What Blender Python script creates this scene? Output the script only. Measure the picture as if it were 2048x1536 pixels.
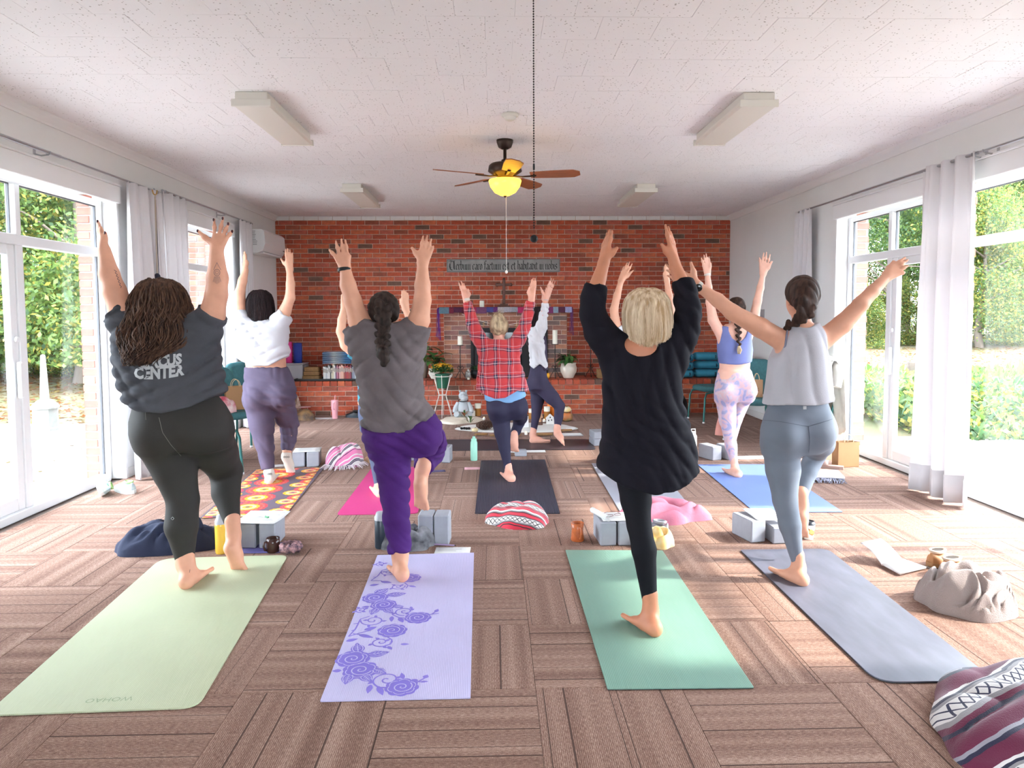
import bpy, math, random
import numpy as np
from mathutils import Matrix, Vector
from mathutils.bvhtree import BVHTree
for _o in list(bpy.data.objects): bpy.data.objects.remove(_o, do_unlink=True)
SC = bpy.context.scene
COL = SC.collection
rnd = random.Random(7)
# ---------------------------------------------------------------- camera
FPX, PIT, YAW, ROL = 1421.51, math.radians(3.4428), math.radians(1.4291), math.radians(-0.2481)
PX, PY, EYE = 1024.0, 712.54, 1.45
def ray(u, v):
    u, v = u - PX, v - PY
    c, s = math.cos(-ROL), math.sin(-ROL); u, v = c*u - s*v, s*u + c*v
    x, y, z = u/FPX, 1.0, -v/FPX
    c, s = math.cos(PIT), math.sin(PIT); y, z = c*y + s*z, -s*y + c*z
    c, s = math.cos(YAW), math.sin(YAW); x, y = c*x + s*y, -s*x + c*y
    return np.array([x, y, z])
CAMP = np.array([0.0, 0.0, EYE])
def at(u, v, y):
    d = ray(u, v); return CAMP + d*(y/d[1])
def fl(u, v, z=0.0):
    d = ray(u, v); return CAMP + d*((z - EYE)/d[2])
def atx(u, v, x):
    d = ray(u, v); return CAMP + d*(x/d[0])
cam_d = bpy.data.cameras.new('camera'); cam = bpy.data.objects.new('camera', cam_d); COL.objects.link(cam)
_r = Vector(ray(PX+1, PY) - ray(PX, PY)).normalized(); _f = Vector(ray(PX, PY)).normalized(); _u = _r.cross(_f)
cam.matrix_world = Matrix(((_r.x, _u.x, -_f.x, 0), (_r.y, _u.y, -_f.y, 0), (_r.z, _u.z, -_f.z, EYE), (0, 0, 0, 1)))
cam_d.sensor_fit = 'HORIZONTAL'; cam_d.sensor_width = 36.0; cam_d.lens = FPX*36.0/2048
cam_d.shift_y = (PY - 768)/2048; cam_d.clip_start = 0.05; cam_d.clip_end = 300
SC.camera = cam
# ---------------------------------------------------------------- light
SC.view_settings.view_transform = 'Standard'; SC.view_settings.look = 'None'
SC.view_settings.gamma = 1.0; SC.view_settings.use_curve_mapping = False
SC.view_settings.exposure = 2.2
W = bpy.data.worlds.new('sky'); SC.world = W; W.use_nodes = True
_bg = W.node_tree.nodes['Background']; _bg.inputs[0].default_value = (0.85, 0.93, 1.06, 1); _bg.inputs[1].default_value = 5.0
sun_d = bpy.data.lights.new('sun', 'SUN'); sun_d.energy = 2.6; sun_d.angle = math.radians(2.5); sun_d.color = (1.0, 0.93, 0.84)
sun = bpy.data.objects.new('sun', sun_d); COL.objects.link(sun)
sun.rotation_euler = Vector((-math.cos(math.radians(37)), 0.06, -math.sin(math.radians(37)))).to_track_quat('-Z', 'Y').to_euler()
sun.location = (30, 5, 25)
# ---------------------------------------------------------------- materials
MATS = {}
def mat(name, col, rough=0.6, metal=0.0, var=0.0, vscale=8.0, bump=0.0, bscale=60.0, emit=0.0, sheen=0.0, trans=0.0, alpha=1.0, vstretch=None, col2=None, spec=0.5):
    if name in MATS: return MATS[name]
    m = bpy.data.materials.new(name); m.use_nodes = True; MATS[name] = m
    nt = m.node_tree; b = nt.nodes['Principled BSDF']; L = nt.links
    b.inputs['Base Color'].default_value = (*col, 1); b.inputs['Roughness'].default_value = rough; b.inputs['Metallic'].default_value = metal
    b.inputs['Specular IOR Level'].default_value = spec
    if sheen: b.inputs['Sheen Weight'].default_value = sheen
    if trans: b.inputs['Transmission Weight'].default_value = trans
    if emit: b.inputs['Emission Color'].default_value = (*col, 1); b.inputs['Emission Strength'].default_value = emit
    tc = None
    if var or bump:
        tc = nt.nodes.new('ShaderNodeTexCoord'); src = tc.outputs['Object']
        if vstretch:
            mp = nt.nodes.new('ShaderNodeMapping'); mp.inputs['Scale'].default_value = vstretch; L.new(src, mp.inputs[0]); src = mp.outputs[0]
    if var:
        n = nt.nodes.new('ShaderNodeTexNoise'); n.inputs['Scale'].default_value = vscale; n.inputs['Detail'].default_value = 4
        L.new(src, n.inputs['Vector'])
        mx = nt.nodes.new('ShaderNodeMix'); mx.data_type = 'RGBA'
        c2 = col2 if col2 else tuple(max(0, c*(1-var)) for c in col)
        rmp = nt.nodes.new('ShaderNodeValToRGB'); rmp.color_ramp.elements[0].position = 0.35; rmp.color_ramp.elements[1].position = 0.68
        rmp.color_ramp.elements[0].color = (*c2, 1); rmp.color_ramp.elements[1].color = (*col, 1)
        L.new(n.outputs['Fac'], rmp.inputs[0]); L.new(rmp.outputs[0], b.inputs['Base Color'])
    if bump:
        n2 = nt.nodes.new('ShaderNodeTexNoise'); n2.inputs['Scale'].default_value = bscale; n2.inputs['Detail'].default_value = 3
        L.new(src, n2.inputs['Vector'])
        bp = nt.nodes.new('ShaderNodeBump'); bp.inputs['Strength'].default_value = bump; bp.inputs['Distance'].default_value = 0.01
        L.new(n2.outputs['Fac'], bp.inputs['Height']); L.new(bp.outputs[0], b.inputs['Normal'])
    return m
def nodes_of(m):
    nt = m.node_tree; return nt, nt.nodes, nt.links, nt.nodes['Principled BSDF']
def ramp(nt, stops, interp='LINEAR'):
    r = nt.nodes.new('ShaderNodeValToRGB'); cr = r.color_ramp; cr.interpolation = interp
    while len(cr.elements) < len(stops): cr.elements.new(0.5)
    for e, (p, c) in zip(cr.elements, stops): e.position = p; e.color = (*c, 1)
    return r
def math_node(nt, op, a=None, b=None, c=None):
    n = nt.nodes.new('ShaderNodeMath'); n.operation = op
    for i, x in enumerate((a, b, c)):
        if x is None: continue
        if isinstance(x, (int, float)): n.inputs[i].default_value = x
        else: nt.links.new(x, n.inputs[i])
    return n.outputs[0]
# ---------------------------------------------------------------- mesh helpers
class MB:
    """collects shapes into one mesh"""
    def __init__(s): s.v = []; s.f = []; s.mi = []; s.m = 0; s.sm = []
    def add(s, V, Fs, smooth=False):
        n = len(s.v); s.v.extend(tuple(map(float, p)) for p in V)
        for f in Fs: s.f.append(tuple(i+n for i in f)); s.mi.append(s.m); s.sm.append(smooth)
        return s
    def box(s, lo, hi, R=None, o=(0,0,0)):
        x0, y0, z0 = lo; x1, y1, z1 = hi
        V = [(x0,y0,z0),(x1,y0,z0),(x1,y1,z0),(x0,y1,z0),(x0,y0,z1),(x1,y0,z1),(x1,y1,z1),(x0,y1,z1)]
        if R is not None: V = [tuple(np.array(R) @ np.array(p) + np.array(o)) for p in V]
        return s.add(V, [(0,3,2,1),(4,5,6,7),(0,1,5,4),(1,2,6,5),(2,3,7,6),(3,0,4,7)])
    def rbox(s, lo, hi, r=0.006, rz=0.0, o=(0,0,0)):
        # box with chamfered edges; rz turns it about z then moves by o
        lo = np.array(lo, float); hi = np.array(hi, float); r = min(r, 0.49*min(hi-lo)); V = []; idx = {}
        for i in range(3):
            a, b = (i+1) % 3, (i+2) % 3
            for si in (0, 1):
                for sa in (0, 1):
                    for sb in (0, 1):
                        p = np.zeros(3); p[i] = (lo, hi)[si][i]; p[a] = lo[a]+r if sa == 0 else hi[a]-r; p[b] = lo[b]+r if sb == 0 else hi[b]-r
                        idx[(i, si, sa, sb)] = len(V); V.append(p)
        Fs = []
        for i in range(3):
            for si in (0, 1):
                q = [idx[(i,si,0,0)], idx[(i,si,1,0)], idx[(i,si,1,1)], idx[(i,si,0,1)]]
                Fs.append(q if si else q[::-1])
        def key(i, c):
            a, b = (i+1) % 3, (i+2) % 3; return idx[(i, c[i], c[a], c[b])]
        for e in range(3):
            a, b = (e+1) % 3, (e+2) % 3
            for sa in (0, 1):
                for sb in (0, 1):
                    c0 = [0,0,0]; c1 = [0,0,0]; c0[a] = c1[a] = sa; c0[b] = c1[b] = sb; c1[e] = 1
                    q = [key(a,c0), key(b,c0), key(b,c1), key(a,c1)]
                    Fs.append(q if (sa == sb) else q[::-1])
        for c in [(i,j,k) for i in (0,1) for j in (0,1) for k in (0,1)]:
            t = [key(0,c), key(1,c), key(2,c)]; Fs.append(t if sum(c) % 2 else t[::-1])
        V = np.array(V)
        if rz: cz, sz = math.cos(rz), math.sin(rz); V = V @ np.array([[cz,sz,0],[-sz,cz,0],[0,0,1]])
        return s.add(V + np.array(o), Fs)
    def lathe(s, prof, c=(0,0,0), n=24, sx=1.0, sy=1.0, smooth=True, cap=True, wob=None):
        V = []; Fs = []; m = len(prof)
        for j, (r, z) in enumerate(prof):
            for i in range(n):
                t = 2*math.pi*i/n; rr = r*(wob(t, j/(m-1)) if wob else 1)
                V.append((c[0]+rr*math.cos(t)*sx, c[1]+rr*math.sin(t)*sy, c[2]+z))
        for j in range(m-1):
            for i in range(n): a, b = j*n+i, j*n+(i+1) % n; Fs.append((a, b, b+n, a+n))
        s.add(V, Fs, smooth)
        if cap:
            if prof[0][0] > 1e-5: s.add(V[:n], [tuple(range(n))[::-1]])
            if prof[-1][0] > 1e-5: s.add(V[-n:], [tuple(range(n))])
        return s
    def tube(s, P, r, n=8, cap=True, smooth=True, flat=1.0):
        P = np.array(P, float); N = len(P); r = np.broadcast_to(np.array(r, float), (N,))
        T = np.gradient(P, axis=0); T /= np.linalg.norm(T, axis=1)[:, None] + 1e-12
        up = np.array([0,0,1.0]) if abs(T[0][2]) < 0.9 else np.array([1.0,0,0])
        A = np.cross(T[0], up); A /= np.linalg.norm(A); V = []; th = np.arange(n)*2*math.pi/n
        for i in range(N):
            A = A - T[i]*(A @ T[i]); A /= np.linalg.norm(A) + 1e-12; B = np.cross(T[i], A)
            V.extend(P[i] + r[i]*(np.cos(th)[:, None]*A + flat*np.sin(th)[:, None]*B))
        Fs = [(j*n+i, j*n+(i+1) % n, (j+1)*n+(i+1) % n, (j+1)*n+i) for j in range(N-1) for i in range(n)]
        s.add(V, Fs, smooth)
        if cap: s.add(V[:n], [tuple(range(n))[::-1]]); s.add(V[-n:], [tuple(range(n))])
        return s
    def sphere(s, c, r, n=12, m=8, R=None):
        r = np.broadcast_to(np.array(r, float), (3,)); V = []; Fs = []
        for j in range(m+1):
            ph = math.pi*j/m
            for i in range(n): t = 2*math.pi*i/n; V.append(np.array([math.sin(ph)*math.cos(t), math.sin(ph)*math.sin(t), -math.cos(ph)])*r)
        V = np.array(V)
        if R is not None: V = V @ np.array(R).T
        for j in range(m):
            for i in range(n): a, b = j*n+i, j*n+(i+1) % n; Fs.append((a, b, b+n, a+n))
        return s.add(V + np.array(c), Fs, True)
    def prism(s, poly, z0, z1):
        n = len(poly); V = [(x, y, z0) for x, y in poly] + [(x, y, z1) for x, y in poly]
        Fs = [tuple(range(n))[::-1], tuple(range(n, 2*n))] + [(i, (i+1) % n, (i+1) % n + n, i+n) for i in range(n)]
        return s.add(V, Fs)
    def grid(s, P, smooth=True, closed=False):
        a, b = len(P), len(P[0]); V = [q for row in P for q in row]
        Fs = [(i*b+j, i*b+j+1, (i+1)*b+j+1, (i+1)*b+j) for i in range(a-1) for j in range(b-1)]
        if closed: Fs += [(i*b+b-1, i*b, (i+1)*b, (i+1)*b+b-1) for i in range(a-1)]
        return s.add(V, Fs, smooth)
    def data(s, name, mats):
        me = bpy.data.meshes.new(name); me.from_pydata(s.v, [], s.f)
        for m in (mats if isinstance(mats, (list, tuple)) else [mats]): me.materials.append(m)
        me.polygons.foreach_set('material_index', s.mi); me.polygons.foreach_set('use_smooth', s.sm); me.update()
        return me
    def build(s, name, mats, parent=None):
        return put(name, s.data(name, mats), parent)
def put(name, me, parent=None, loc=None, rz=None):
    o = bpy.data.objects.new(name, me); COL.objects.link(o)
    if parent is not None: o.parent = parent
    if loc is not None: o.location = loc
    if rz is not None: o.rotation_euler = (0, 0, rz)
    return o
def tag(o, label, cat, group=None):
    o['label'] = label; o['category'] = cat
    if group: o['group'] = group
    return o
def thing(name, label, cat, loc=(0,0,0), rz=0.0, group=None):
    o = bpy.data.objects.new(name, None); COL.objects.link(o); o.location = loc; o.rotation_euler = (0, 0, rz); o.empty_display_size = 0.1
    return tag(o, label, cat, group)
def struct(o): o['kind'] = 'structure'; return o
def stuff(o): o['kind'] = 'stuff'; return o
def dup(root, loc, rz, label, group=None):
    r = root.copy(); COL.objects.link(r); r.location = loc; r.rotation_euler = (0, 0, rz); r['label'] = label
    if group: r['group'] = group
    for ch in root.children:
        c = ch.copy(); COL.objects.link(c); c.parent = r
        for g in ch.children: d = g.copy(); COL.objects.link(d); d.parent = c
    return r
def sines(seed, n, scale):
    r = np.random.default_rng(seed); k = r.normal(size=(n, 3))*scale; ph = r.uniform(0, 6.28, n)
    return lambda p: np.sin(np.asarray(p) @ k.T + ph).sum(-1)/math.sqrt(n)
# ================================================================ STRUCTURE
XL, XR, YB, ZC, YF = -3.2835, 3.6183, 10.868, 2.923, -2.6
M_wall = mat('wall_paint', (0.80, 0.80, 0.79), 0.7, var=0.03, vscale=2)
M_white = mat('white_paint', (0.82, 0.82, 0.82), 0.45)
M_alu = mat('white_frame', (0.80, 0.81, 0.82), 0.35)
M_ceil = mat('ceiling_tile', (0.80, 0.775, 0.775), 0.85)
nt, N, L, B = nodes_of(M_ceil)
tc = N.new('ShaderNodeTexCoord'); vo = N.new('ShaderNodeTexVoronoi'); vo.inputs['Scale'].default_value = 42; L.new(tc.outputs['Object'], vo.inputs['Vector'])
ge = N.new('ShaderNodeNewGeometry'); vw = N.new('ShaderNodeTexVoronoi'); vw.inputs['Scale'].default_value = 42; L.new(ge.outputs['Position'], vw.inputs['Vector'])
nz = N.new('ShaderNodeTexNoise'); nz.inputs['Scale'].default_value = 9; L.new(ge.outputs['Position'], nz.inputs['Vector'])
th = math_node(nt, 'MULTIPLY', nz.outputs['Fac'], 0.30)
pit = math_node(nt, 'LESS_THAN', vw.outputs['Distance'], th)
r1 = ramp(nt, [(0, (0.88,0.86,0.875)), (1, (0.44,0.41,0.40))]); L.new(pit, r1.inputs[0]); L.new(r1.outputs[0], B.inputs['Base Color'])
bp = N.new('ShaderNodeBump'); bp.invert = True; bp.inputs['Strength'].default_value = 0.5; bp.inputs['Distance'].default_value = 0.004
L.new(pit, bp.inputs['Height']); L.new(bp.outputs[0], B.inputs['Normal'])
# --- carpet tiles
M_sub = mat('subfloor', (0.16, 0.12, 0.10), 0.9)
floor = struct(MB().box((XL-0.14, YF, -0.06), (XR+0.14, YB, -0.012)).build('floor', M_sub))
M_carp = mat('carpet', (0.36, 0.28, 0.225), 0.95, spec=0.1, sheen=0.05)
nt, N, L, B = nodes_of(M_carp)
tc = N.new('ShaderNodeTexCoord'); sx = N.new('ShaderNodeSeparateXYZ'); L.new(tc.outputs['Object'], sx.inputs[0])
oi = N.new('ShaderNodeObjectInfo'); rs = math_node(nt, 'MULTIPLY', oi.outputs['Random'], 97.0)
X = math_node(nt, 'ADD', sx.outputs[0], rs)
# fine loop-pile ribs
rib = math_node(nt, 'SINE', math_node(nt, 'MULTIPLY', sx.outputs[0], 2*math.pi/0.0066))
cmb = N.new('ShaderNodeCombineXYZ'); L.new(X, cmb.inputs[0]); L.new(math_node(nt, 'MULTIPLY', sx.outputs[1], 0.17), cmb.inputs[1])
n1 = N.new('ShaderNodeTexNoise'); n1.inputs['Scale'].default_value = 330; n1.inputs['Detail'].default_value = 2; L.new(cmb.outputs[0], n1.inputs['Vector'])
n2 = N.new('ShaderNodeTexNoise'); n2.inputs['Scale'].default_value = 320; L.new(tc.outputs['Object'], n2.inputs['Vector'])
n3 = N.new('ShaderNodeTexNoise'); n3.inputs['Scale'].default_value = 14; n3.inputs['Detail'].default_value = 1; n3.noise_dimensions = '1D'; L.new(X, n3.inputs['W'])
fac = math_node(nt, 'ADD', math_node(nt, 'MULTIPLY', rib, 0.07), math_node(nt, 'ADD', math_node(nt, 'MULTIPLY', n1.outputs['Fac'], 0.50), math_node(nt, 'ADD', math_node(nt, 'MULTIPLY', n2.outputs['Fac'], 0.40), math_node(nt, 'MULTIPLY', n3.outputs['Fac'], 0.25))))
r1 = ramp(nt, [(0.36, (0.105,0.052,0.036)), (0.57, (0.245,0.136,0.101)), (0.80, (0.52,0.36,0.285))]); L.new(fac, r1.inputs[0])
# a few dark grooves per tile
v1 = N.new('ShaderNodeTexVoronoi'); v1.voronoi_dimensions = '1D'; v1.inputs['Scale'].default_value = 9.0; v1.inputs['Randomness'].default_value = 1.0; L.new(X, v1.inputs['W'])
wn = N.new('ShaderNodeTexWhiteNoise'); wn.noise_dimensions = '1D'; L.new(v1.outputs['W'], wn.inputs['W'])
gr = math_node(nt, 'LESS_THAN', v1.outputs['Distance'], math_node(nt, 'MULTIPLY', wn.outputs['Value'], 0.036))
mx = N.new('ShaderNodeMix'); mx.data_type = 'RGBA'; L.new(gr, mx.inputs[0]); L.new(r1.outputs[0], mx.inputs[6]); mx.inputs[7].default_value = (0.085, 0.047, 0.035, 1)
L.new(mx.outputs[2], B.inputs['Base Color'])
bp = N.new('ShaderNodeBump'); bp.inputs['Strength'].default_value = 0.35; bp.inputs['Distance'].default_value = 0.003; L.new(fac, bp.inputs['Height']); L.new(bp.outputs[0], B.inputs['Normal'])
TS, TX0, TY0 = 0.56477, 0.15197, 4.36387
_h = TS/2 - 0.0006
tile_me = MB().rbox((-_h, -_h, -0.012), (_h, _h, 0.0), 0.0012).data('carpet_tile', M_carp)
_clip = {}
for j in range(-13, 13):
    for i in range(-7, 7):
        x0, x1 = TX0+i*TS, TX0+(i+1)*TS; y0, y1 = TY0-(j+1)*TS, TY0-j*TS
        xa, xb, ya, yb = max(x0, XL-0.02), min(x1, XR+0.02), max(y0, YF), min(y1, YB)
        if xb-xa < 0.02 or yb-ya < 0.02: continue
        vert = (i + j) % 2 != 0
        if xb-xa > TS-1e-4 and yb-ya > TS-1e-4: me = tile_me
        else:
            a, b = xb-xa, yb-ya
            if not vert: a, b = b, a
            key = (round(a, 4), round(b, 4))
            if key not in _clip: _clip[key] = MB().rbox((-a/2, -b/2, -0.012), (a/2, b/2, 0.0), 0.0012).data('carpet_tile', M_carp)
            me = _clip[key]
        put('carpet_tile', me, floor, ((xa+xb)/2, (ya+yb)/2, 0.0), 0.0 if vert else math.pi/2)
# --- ceiling
ceiling = struct(MB().box((XL-0.46, YF-0.2, ZC+0.012), (XR+0.46, YB+0.2, ZC+0.1)).build('ceiling', M_white))
CT = 0.2951; cme = MB().rbox((-CT/2+0.0005, -CT/2+0.0005, 0.0), (CT/2-0.0005, CT/2-0.0005, 0.012), 0.0012).data('ceiling_tile', M_ceil)
rest = MB(); cnt = 0; cr = random.Random(3)
nx = int((XR-XL)/CT) + 2
for r in range(-21, 27):
    yc = 4.51 + CT*(r+0.5)
    if yc - CT/2 < YF or yc + CT/2 > YB: 
        if yc + CT/2 > YB and yc - CT/2 < YB: rest.box((XL, yc-CT/2, ZC), (XR, YB, ZC+0.012))
        elif yc - CT/2 < YF and yc + CT/2 > YF: rest.box((XL, YF, ZC), (XR, yc+CT/2, ZC+0.012))
        continue
    off = 0.0 if r % 2 else CT/2
    for i in range(-1, nx):
        x0 = XL + i*CT + off; xa, xb = max(x0, XL), min(x0+CT, XR)
        if xb - xa < 0.01: continue
        full = xb-xa > CT-1e-4
        dz = cr.uniform(-0.0012, 0.0012); rx = cr.uniform(-1, 1)*(0.011 if cr.random() < 0.06 else 0.0015); ry = cr.uniform(-1, 1)*(0.011 if cr.random() < 0.06 else 0.0015)
        if full and 3.2 < yc and cnt < 296:
            o = put('ceiling_tile', cme, ceiling, ((xa+xb)/2, yc, ZC+dz+0.001)); o.rotation_euler = (rx, ry, 0); cnt += 1
        else: rest.box((xa+0.0005, yc-CT/2+0.0005, ZC+dz), (xb-0.0005, yc+CT/2-0.0005, ZC+0.012+dz))
stuff(rest.build('ceiling_tile_field', M_ceil, ceiling))
# --- crown trims
for nm, xs, sg in (('trim_1', XL, 1), ('trim_2', XR, -1)):
    P = [(0,-0.075),(0.012,-0.075),(0.016,-0.06),(0.035,-0.03),(0.055,-0.012),(0.06,0),(0,0)]
    m = MB(); V = [(xs+sg*a, y, ZC+b) for y in (YF, YB) for a, b in P]; n = len(P)
    Fs = [(i, (i+1) % n, (i+1) % n+n, i+n) for i in range(n)]; m.add(V, Fs); struct(m.build(nm, M_white))
# --- bricks
BC, BLN = 0.0703, 0.2157
_bc = [(0.50,0.085,0.038), (0.56,0.10,0.043), (0.40,0.070,0.034), (0.60,0.14,0.060), (0.33,0.080,0.045), (0.44,0.11,0.058), (0.17,0.085,0.058), (0.52,0.12,0.075)]
_bw = [5, 5, 4, 3, 2.5, 2.5, 1.6, 3]
BRK = [mat('brick_%d' % i, c, 0.85, var=0.35, vscale=22, bump=0.25, bscale=90) for i, c in enumerate(_bc)]
M_mort = mat('mortar', (0.66, 0.47, 0.38), 0.9, var=0.15, vscale=30)
M_wbrick = mat('white_brick', (0.78, 0.74, 0.72), 0.7, var=0.08, vscale=10)
_bme = {}
def brick_mesh(L_, H_, D_, m):
    key = (round(L_, 4), round(H_, 4), round(D_, 4), m.name)
    if key not in _bme: _bme[key] = MB().rbox((-L_/2, 0, -H_/2), (L_/2, D_, H_/2), 0.003).data('brick', m)
    return _bme[key]
def pick(r, pal=None): return (pal or BRK)[r.choices(range(len(_bw)), _bw)[0]]
def brick_run(parent, x0, x1, z, y, r, off, H=BC, LN=BLN, joint=0.010, acc=None, D=0.05, pal=None, axis='x'):
    """one course from x0 to x1, outer face at y (facing -y) or at x=y (axis 'y')"""
    x = x0 - off
    while x < x1 - 0.02:
        a, b = max(x, x0), min(x+LN, x1); x += LN
        if b - a < 0.03: continue
        m = pick(r, pal); ln, hh = b-a-joint, H-joint
        if acc is not None:
            acc.m = (pal or BRK).index(m)
            if axis == 'x': acc.box(((a+b)/2-ln/2, y, z+joint/2), ((a+b)/2+ln/2, y+D, z+joint/2+hh))
            else: acc.box((min(y, y+D), (a+b)/2-ln/2, z+joint/2), (max(y, y+D), (a+b)/2+ln/2, z+joint/2+hh))
        else:
            o = put('brick', brick_mesh(ln, hh, abs(D), m), parent, ((a+b)/2, y + r.uniform(-0.0015, 0.0015), z+H/2))
            if axis == 'y': o.location = (y, (a+b)/2, z+H/2); o.rotation_euler = (0, 0, math.pi/2 if D < 0 else -math.pi/2)
rb = random.Random(11)
wall_back = struct(MB().box((XL-0.3, YB+0.012, 0), (XR+0.3, YB+0.25, ZC+0.1)).build('wall_back', M_mort))
acc = MB(); ztop = ZC - 0.062
for k in range(38):
    z = ztop - (k+1)*BC
    if z < 0.40: break
    brick_run(wall_back, XL, XR, z, YB, rb, (0.06 if k % 2 else 0.06+BLN/2), acc=None if k < 9 else acc)
stuff(acc.build('brick_field', BRK, wall_back))
x = XL
while x < XR-0.03:
    b = min(x+BLN, XR); o = put('brick', brick_mesh(b-x-0.006, 0.058, 0.05, M_wbrick), wall_back, ((x+b)/2, YB, ztop+0.031)); x = b
# hearth bench
YH, ZH = 10.14, 0.50
hearth = struct(MB().box((XL, YH+0.012, 0), (XR, YB, ZH-0.012)).build('hearth_bench', M_mort))
for k in range(6): brick_run(hearth, XL, XR, k*BC+0.002, YH, rb, (0.03 if k % 2 else 0.03+BLN/2))
x = XL
zc = 6*BC+0.002
while x < XR-0.02:
    b = min(x+0.105, XR); m = pick(rb)
    key = ('row', m.name, round(b-x, 3))
    if key not in _bme: _bme[key] = MB().rbox((-(b-x)/2+0.005, 0, 0), ((b-x)/2-0.005, 0.205, ZH-zc-0.005), 0.003).data('brick', m)
    put('brick', _bme[key], hearth, ((x+b)/2, YH-0.012, zc+0.004)); x = b
acc = MB()
for k in range(5):
    y0 = YH+0.20+k*0.105; x = XL - (0.1 if k % 2 else 0)
    while x < XR-0.02:
        a, b = max(x, XL), min(x+BLN, XR); x += BLN
        if b-a < 0.03: continue
        acc.m = BRK.index(pick(rb)); acc.box((a+0.005, y0+0.005, ZH-0.02), (b-0.005, y0+0.1, ZH-0.002))
stuff(acc.build('brick_field', BRK, hearth))
# fireplace surround of mottled brick
_fc = [(0.30,0.12,0.085), (0.40,0.17,0.11), (0.24,0.12,0.10), (0.46,0.20,0.12), (0.20,0.13,0.115), (0.34,0.15,0.11), (0.17,0.12,0.11), (0.30,0.14,0.12)]
FBR = [mat('fire_brick_%d' % i, c, 0.85, var=0.3, vscale=20, bump=0.25, bscale=90) for i, c in enumerate(_fc)]
YFP = 10.56; fx0, fx1 = at(888, 700, YFP)[0], at(1134, 700, YFP)[0]; ox0, ox1 = at(943, 700, YFP)[0], at(1094, 700, YFP)[0]; zo = at(1000, 657, YFP)[2]; zm = at(1000, 622, YFP)[2]
fire = struct(MB().box((fx0, YFP+0.012, ZH), (ox0, YB+0.01, zm)).box((ox1, YFP+0.012, ZH), (fx1, YB+0.01, zm)).box((ox0, YFP+0.012, zo), (ox1, YB+0.01, zm)).build('fireplace', M_mort))
M_black = mat('black_metal', (0.015, 0.015, 0.017), 0.45, metal=0.4)
M_firebox = mat('firebox_black', (0.03, 0.027, 0.025), 0.95)  # plain near-black for the block filling the firebox
k = 0; z = ZH
while z < zm-0.03:
    H = min(BC, zm-z); of = 0.0 if k % 2 else BLN/2
    if z+H/2 < zo: brick_run(fire, fx0, ox0, z, YFP, rb, of, pal=FBR, H=H); brick_run(fire, ox1, fx1, z, YFP, rb, of, pal=FBR, H=H)
    else: brick_run(fire, fx0, fx1, z, YFP, rb, of, pal=FBR, H=H)
    z += H; k += 1
MB().box((ox0, YFP+0.02, ZH), (ox1, YB+0.009, zo)).build('firebox', M_firebox, fire)
m = MB(); w = 0.035
m.box((ox0-0.01, YFP-0.02, ZH), (ox0+w, YFP+0.03, zo)).box((ox1-w, YFP-0.02, ZH), (ox1+0.01, YFP+0.03, zo)).box((ox0-0.01, YFP-0.02, zo-0.05), (ox1+0.01, YFP+0.03, zo+0.01))
m.build('firescreen_frame', M_black, fire)
M_smoke = mat('dark_glass', (0.03, 0.03, 0.032), 0.08)
for i in range(3):
    a = ox0+w+(ox1-ox0-2*w)*i/3; b = ox0+w+(ox1-ox0-2*w)*(i+1)/3
    MB().rbox((a+0.006, YFP-0.004, ZH+0.02), (b-0.006, YFP+0.008, zo-0.055), 0.004).build('glass_door', M_smoke, fire)
M_mantel = mat('mantel_wood', (0.16, 0.075, 0.05), 0.6, var=0.3, vscale=6, vstretch=(1, 10, 10))
MB().rbox((fx0-0.05, YFP-0.09, zm), (fx1+0.05, YB, zm+0.05), 0.005).build('mantel_shelf', M_mantel, fire)
ZM = zm + 0.05
# --- side walls with window openings
OUT = 0.345; SET = 0.115
M_conc = mat('stone_sill', (0.55, 0.53, 0.5), 0.9)
M_ext = [mat('outer_brick_%d' % i, c, 0.85, var=0.25, vscale=22) for i, c in enumerate([(0.30,0.115,0.08),(0.28,0.10,0.07),(0.25,0.11,0.08),(0.32,0.15,0.10),(0.22,0.13,0.11),(0.30,0.13,0.09),(0.21,0.14,0.12),(0.31,0.125,0.085)])]
M_extm = mat('outer_mortar', (0.42, 0.39, 0.36), 0.9)
M_glass = bpy.data.materials.new('window_glass'); M_glass.use_nodes = True
nt = M_glass.node_tree; N = nt.nodes; L = nt.links; N.clear()
ou = N.new('ShaderNodeOutputMaterial'); ms = N.new('ShaderNodeMixShader'); tr = N.new('ShaderNodeBsdfTransparent'); tr.inputs[0].default_value = (0.93, 0.95, 0.94, 1); gl = N.new('ShaderNodeBsdfGlossy'); gl.inputs['Roughness'].default_value = 0.02
fr = N.new('ShaderNodeLayerWeight'); fr.inputs[0].default_value = 0.5; fx_ = math_node(nt, 'MULTIPLY_ADD', math_node(nt, 'POWER', fr.outputs['Facing'], 5.0), 0.7, 0.03); L.new(fx_, ms.inputs[0]); L.new(tr.outputs[0], ms.inputs[1]); L.new(gl.outputs[0], ms.inputs[2]); L.new(ms.outputs[0], ou.inputs[0])
M_gask = mat('gasket', (0.10, 0.10, 0.11), 0.6)
ZT = 2.44
opens = {-1: [(3.35, 6.33), (6.93, 9.06)], 1: [(2.55, 5.78), (5.95, 7.46)]}
win_n = 0; door_n = 0
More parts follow.
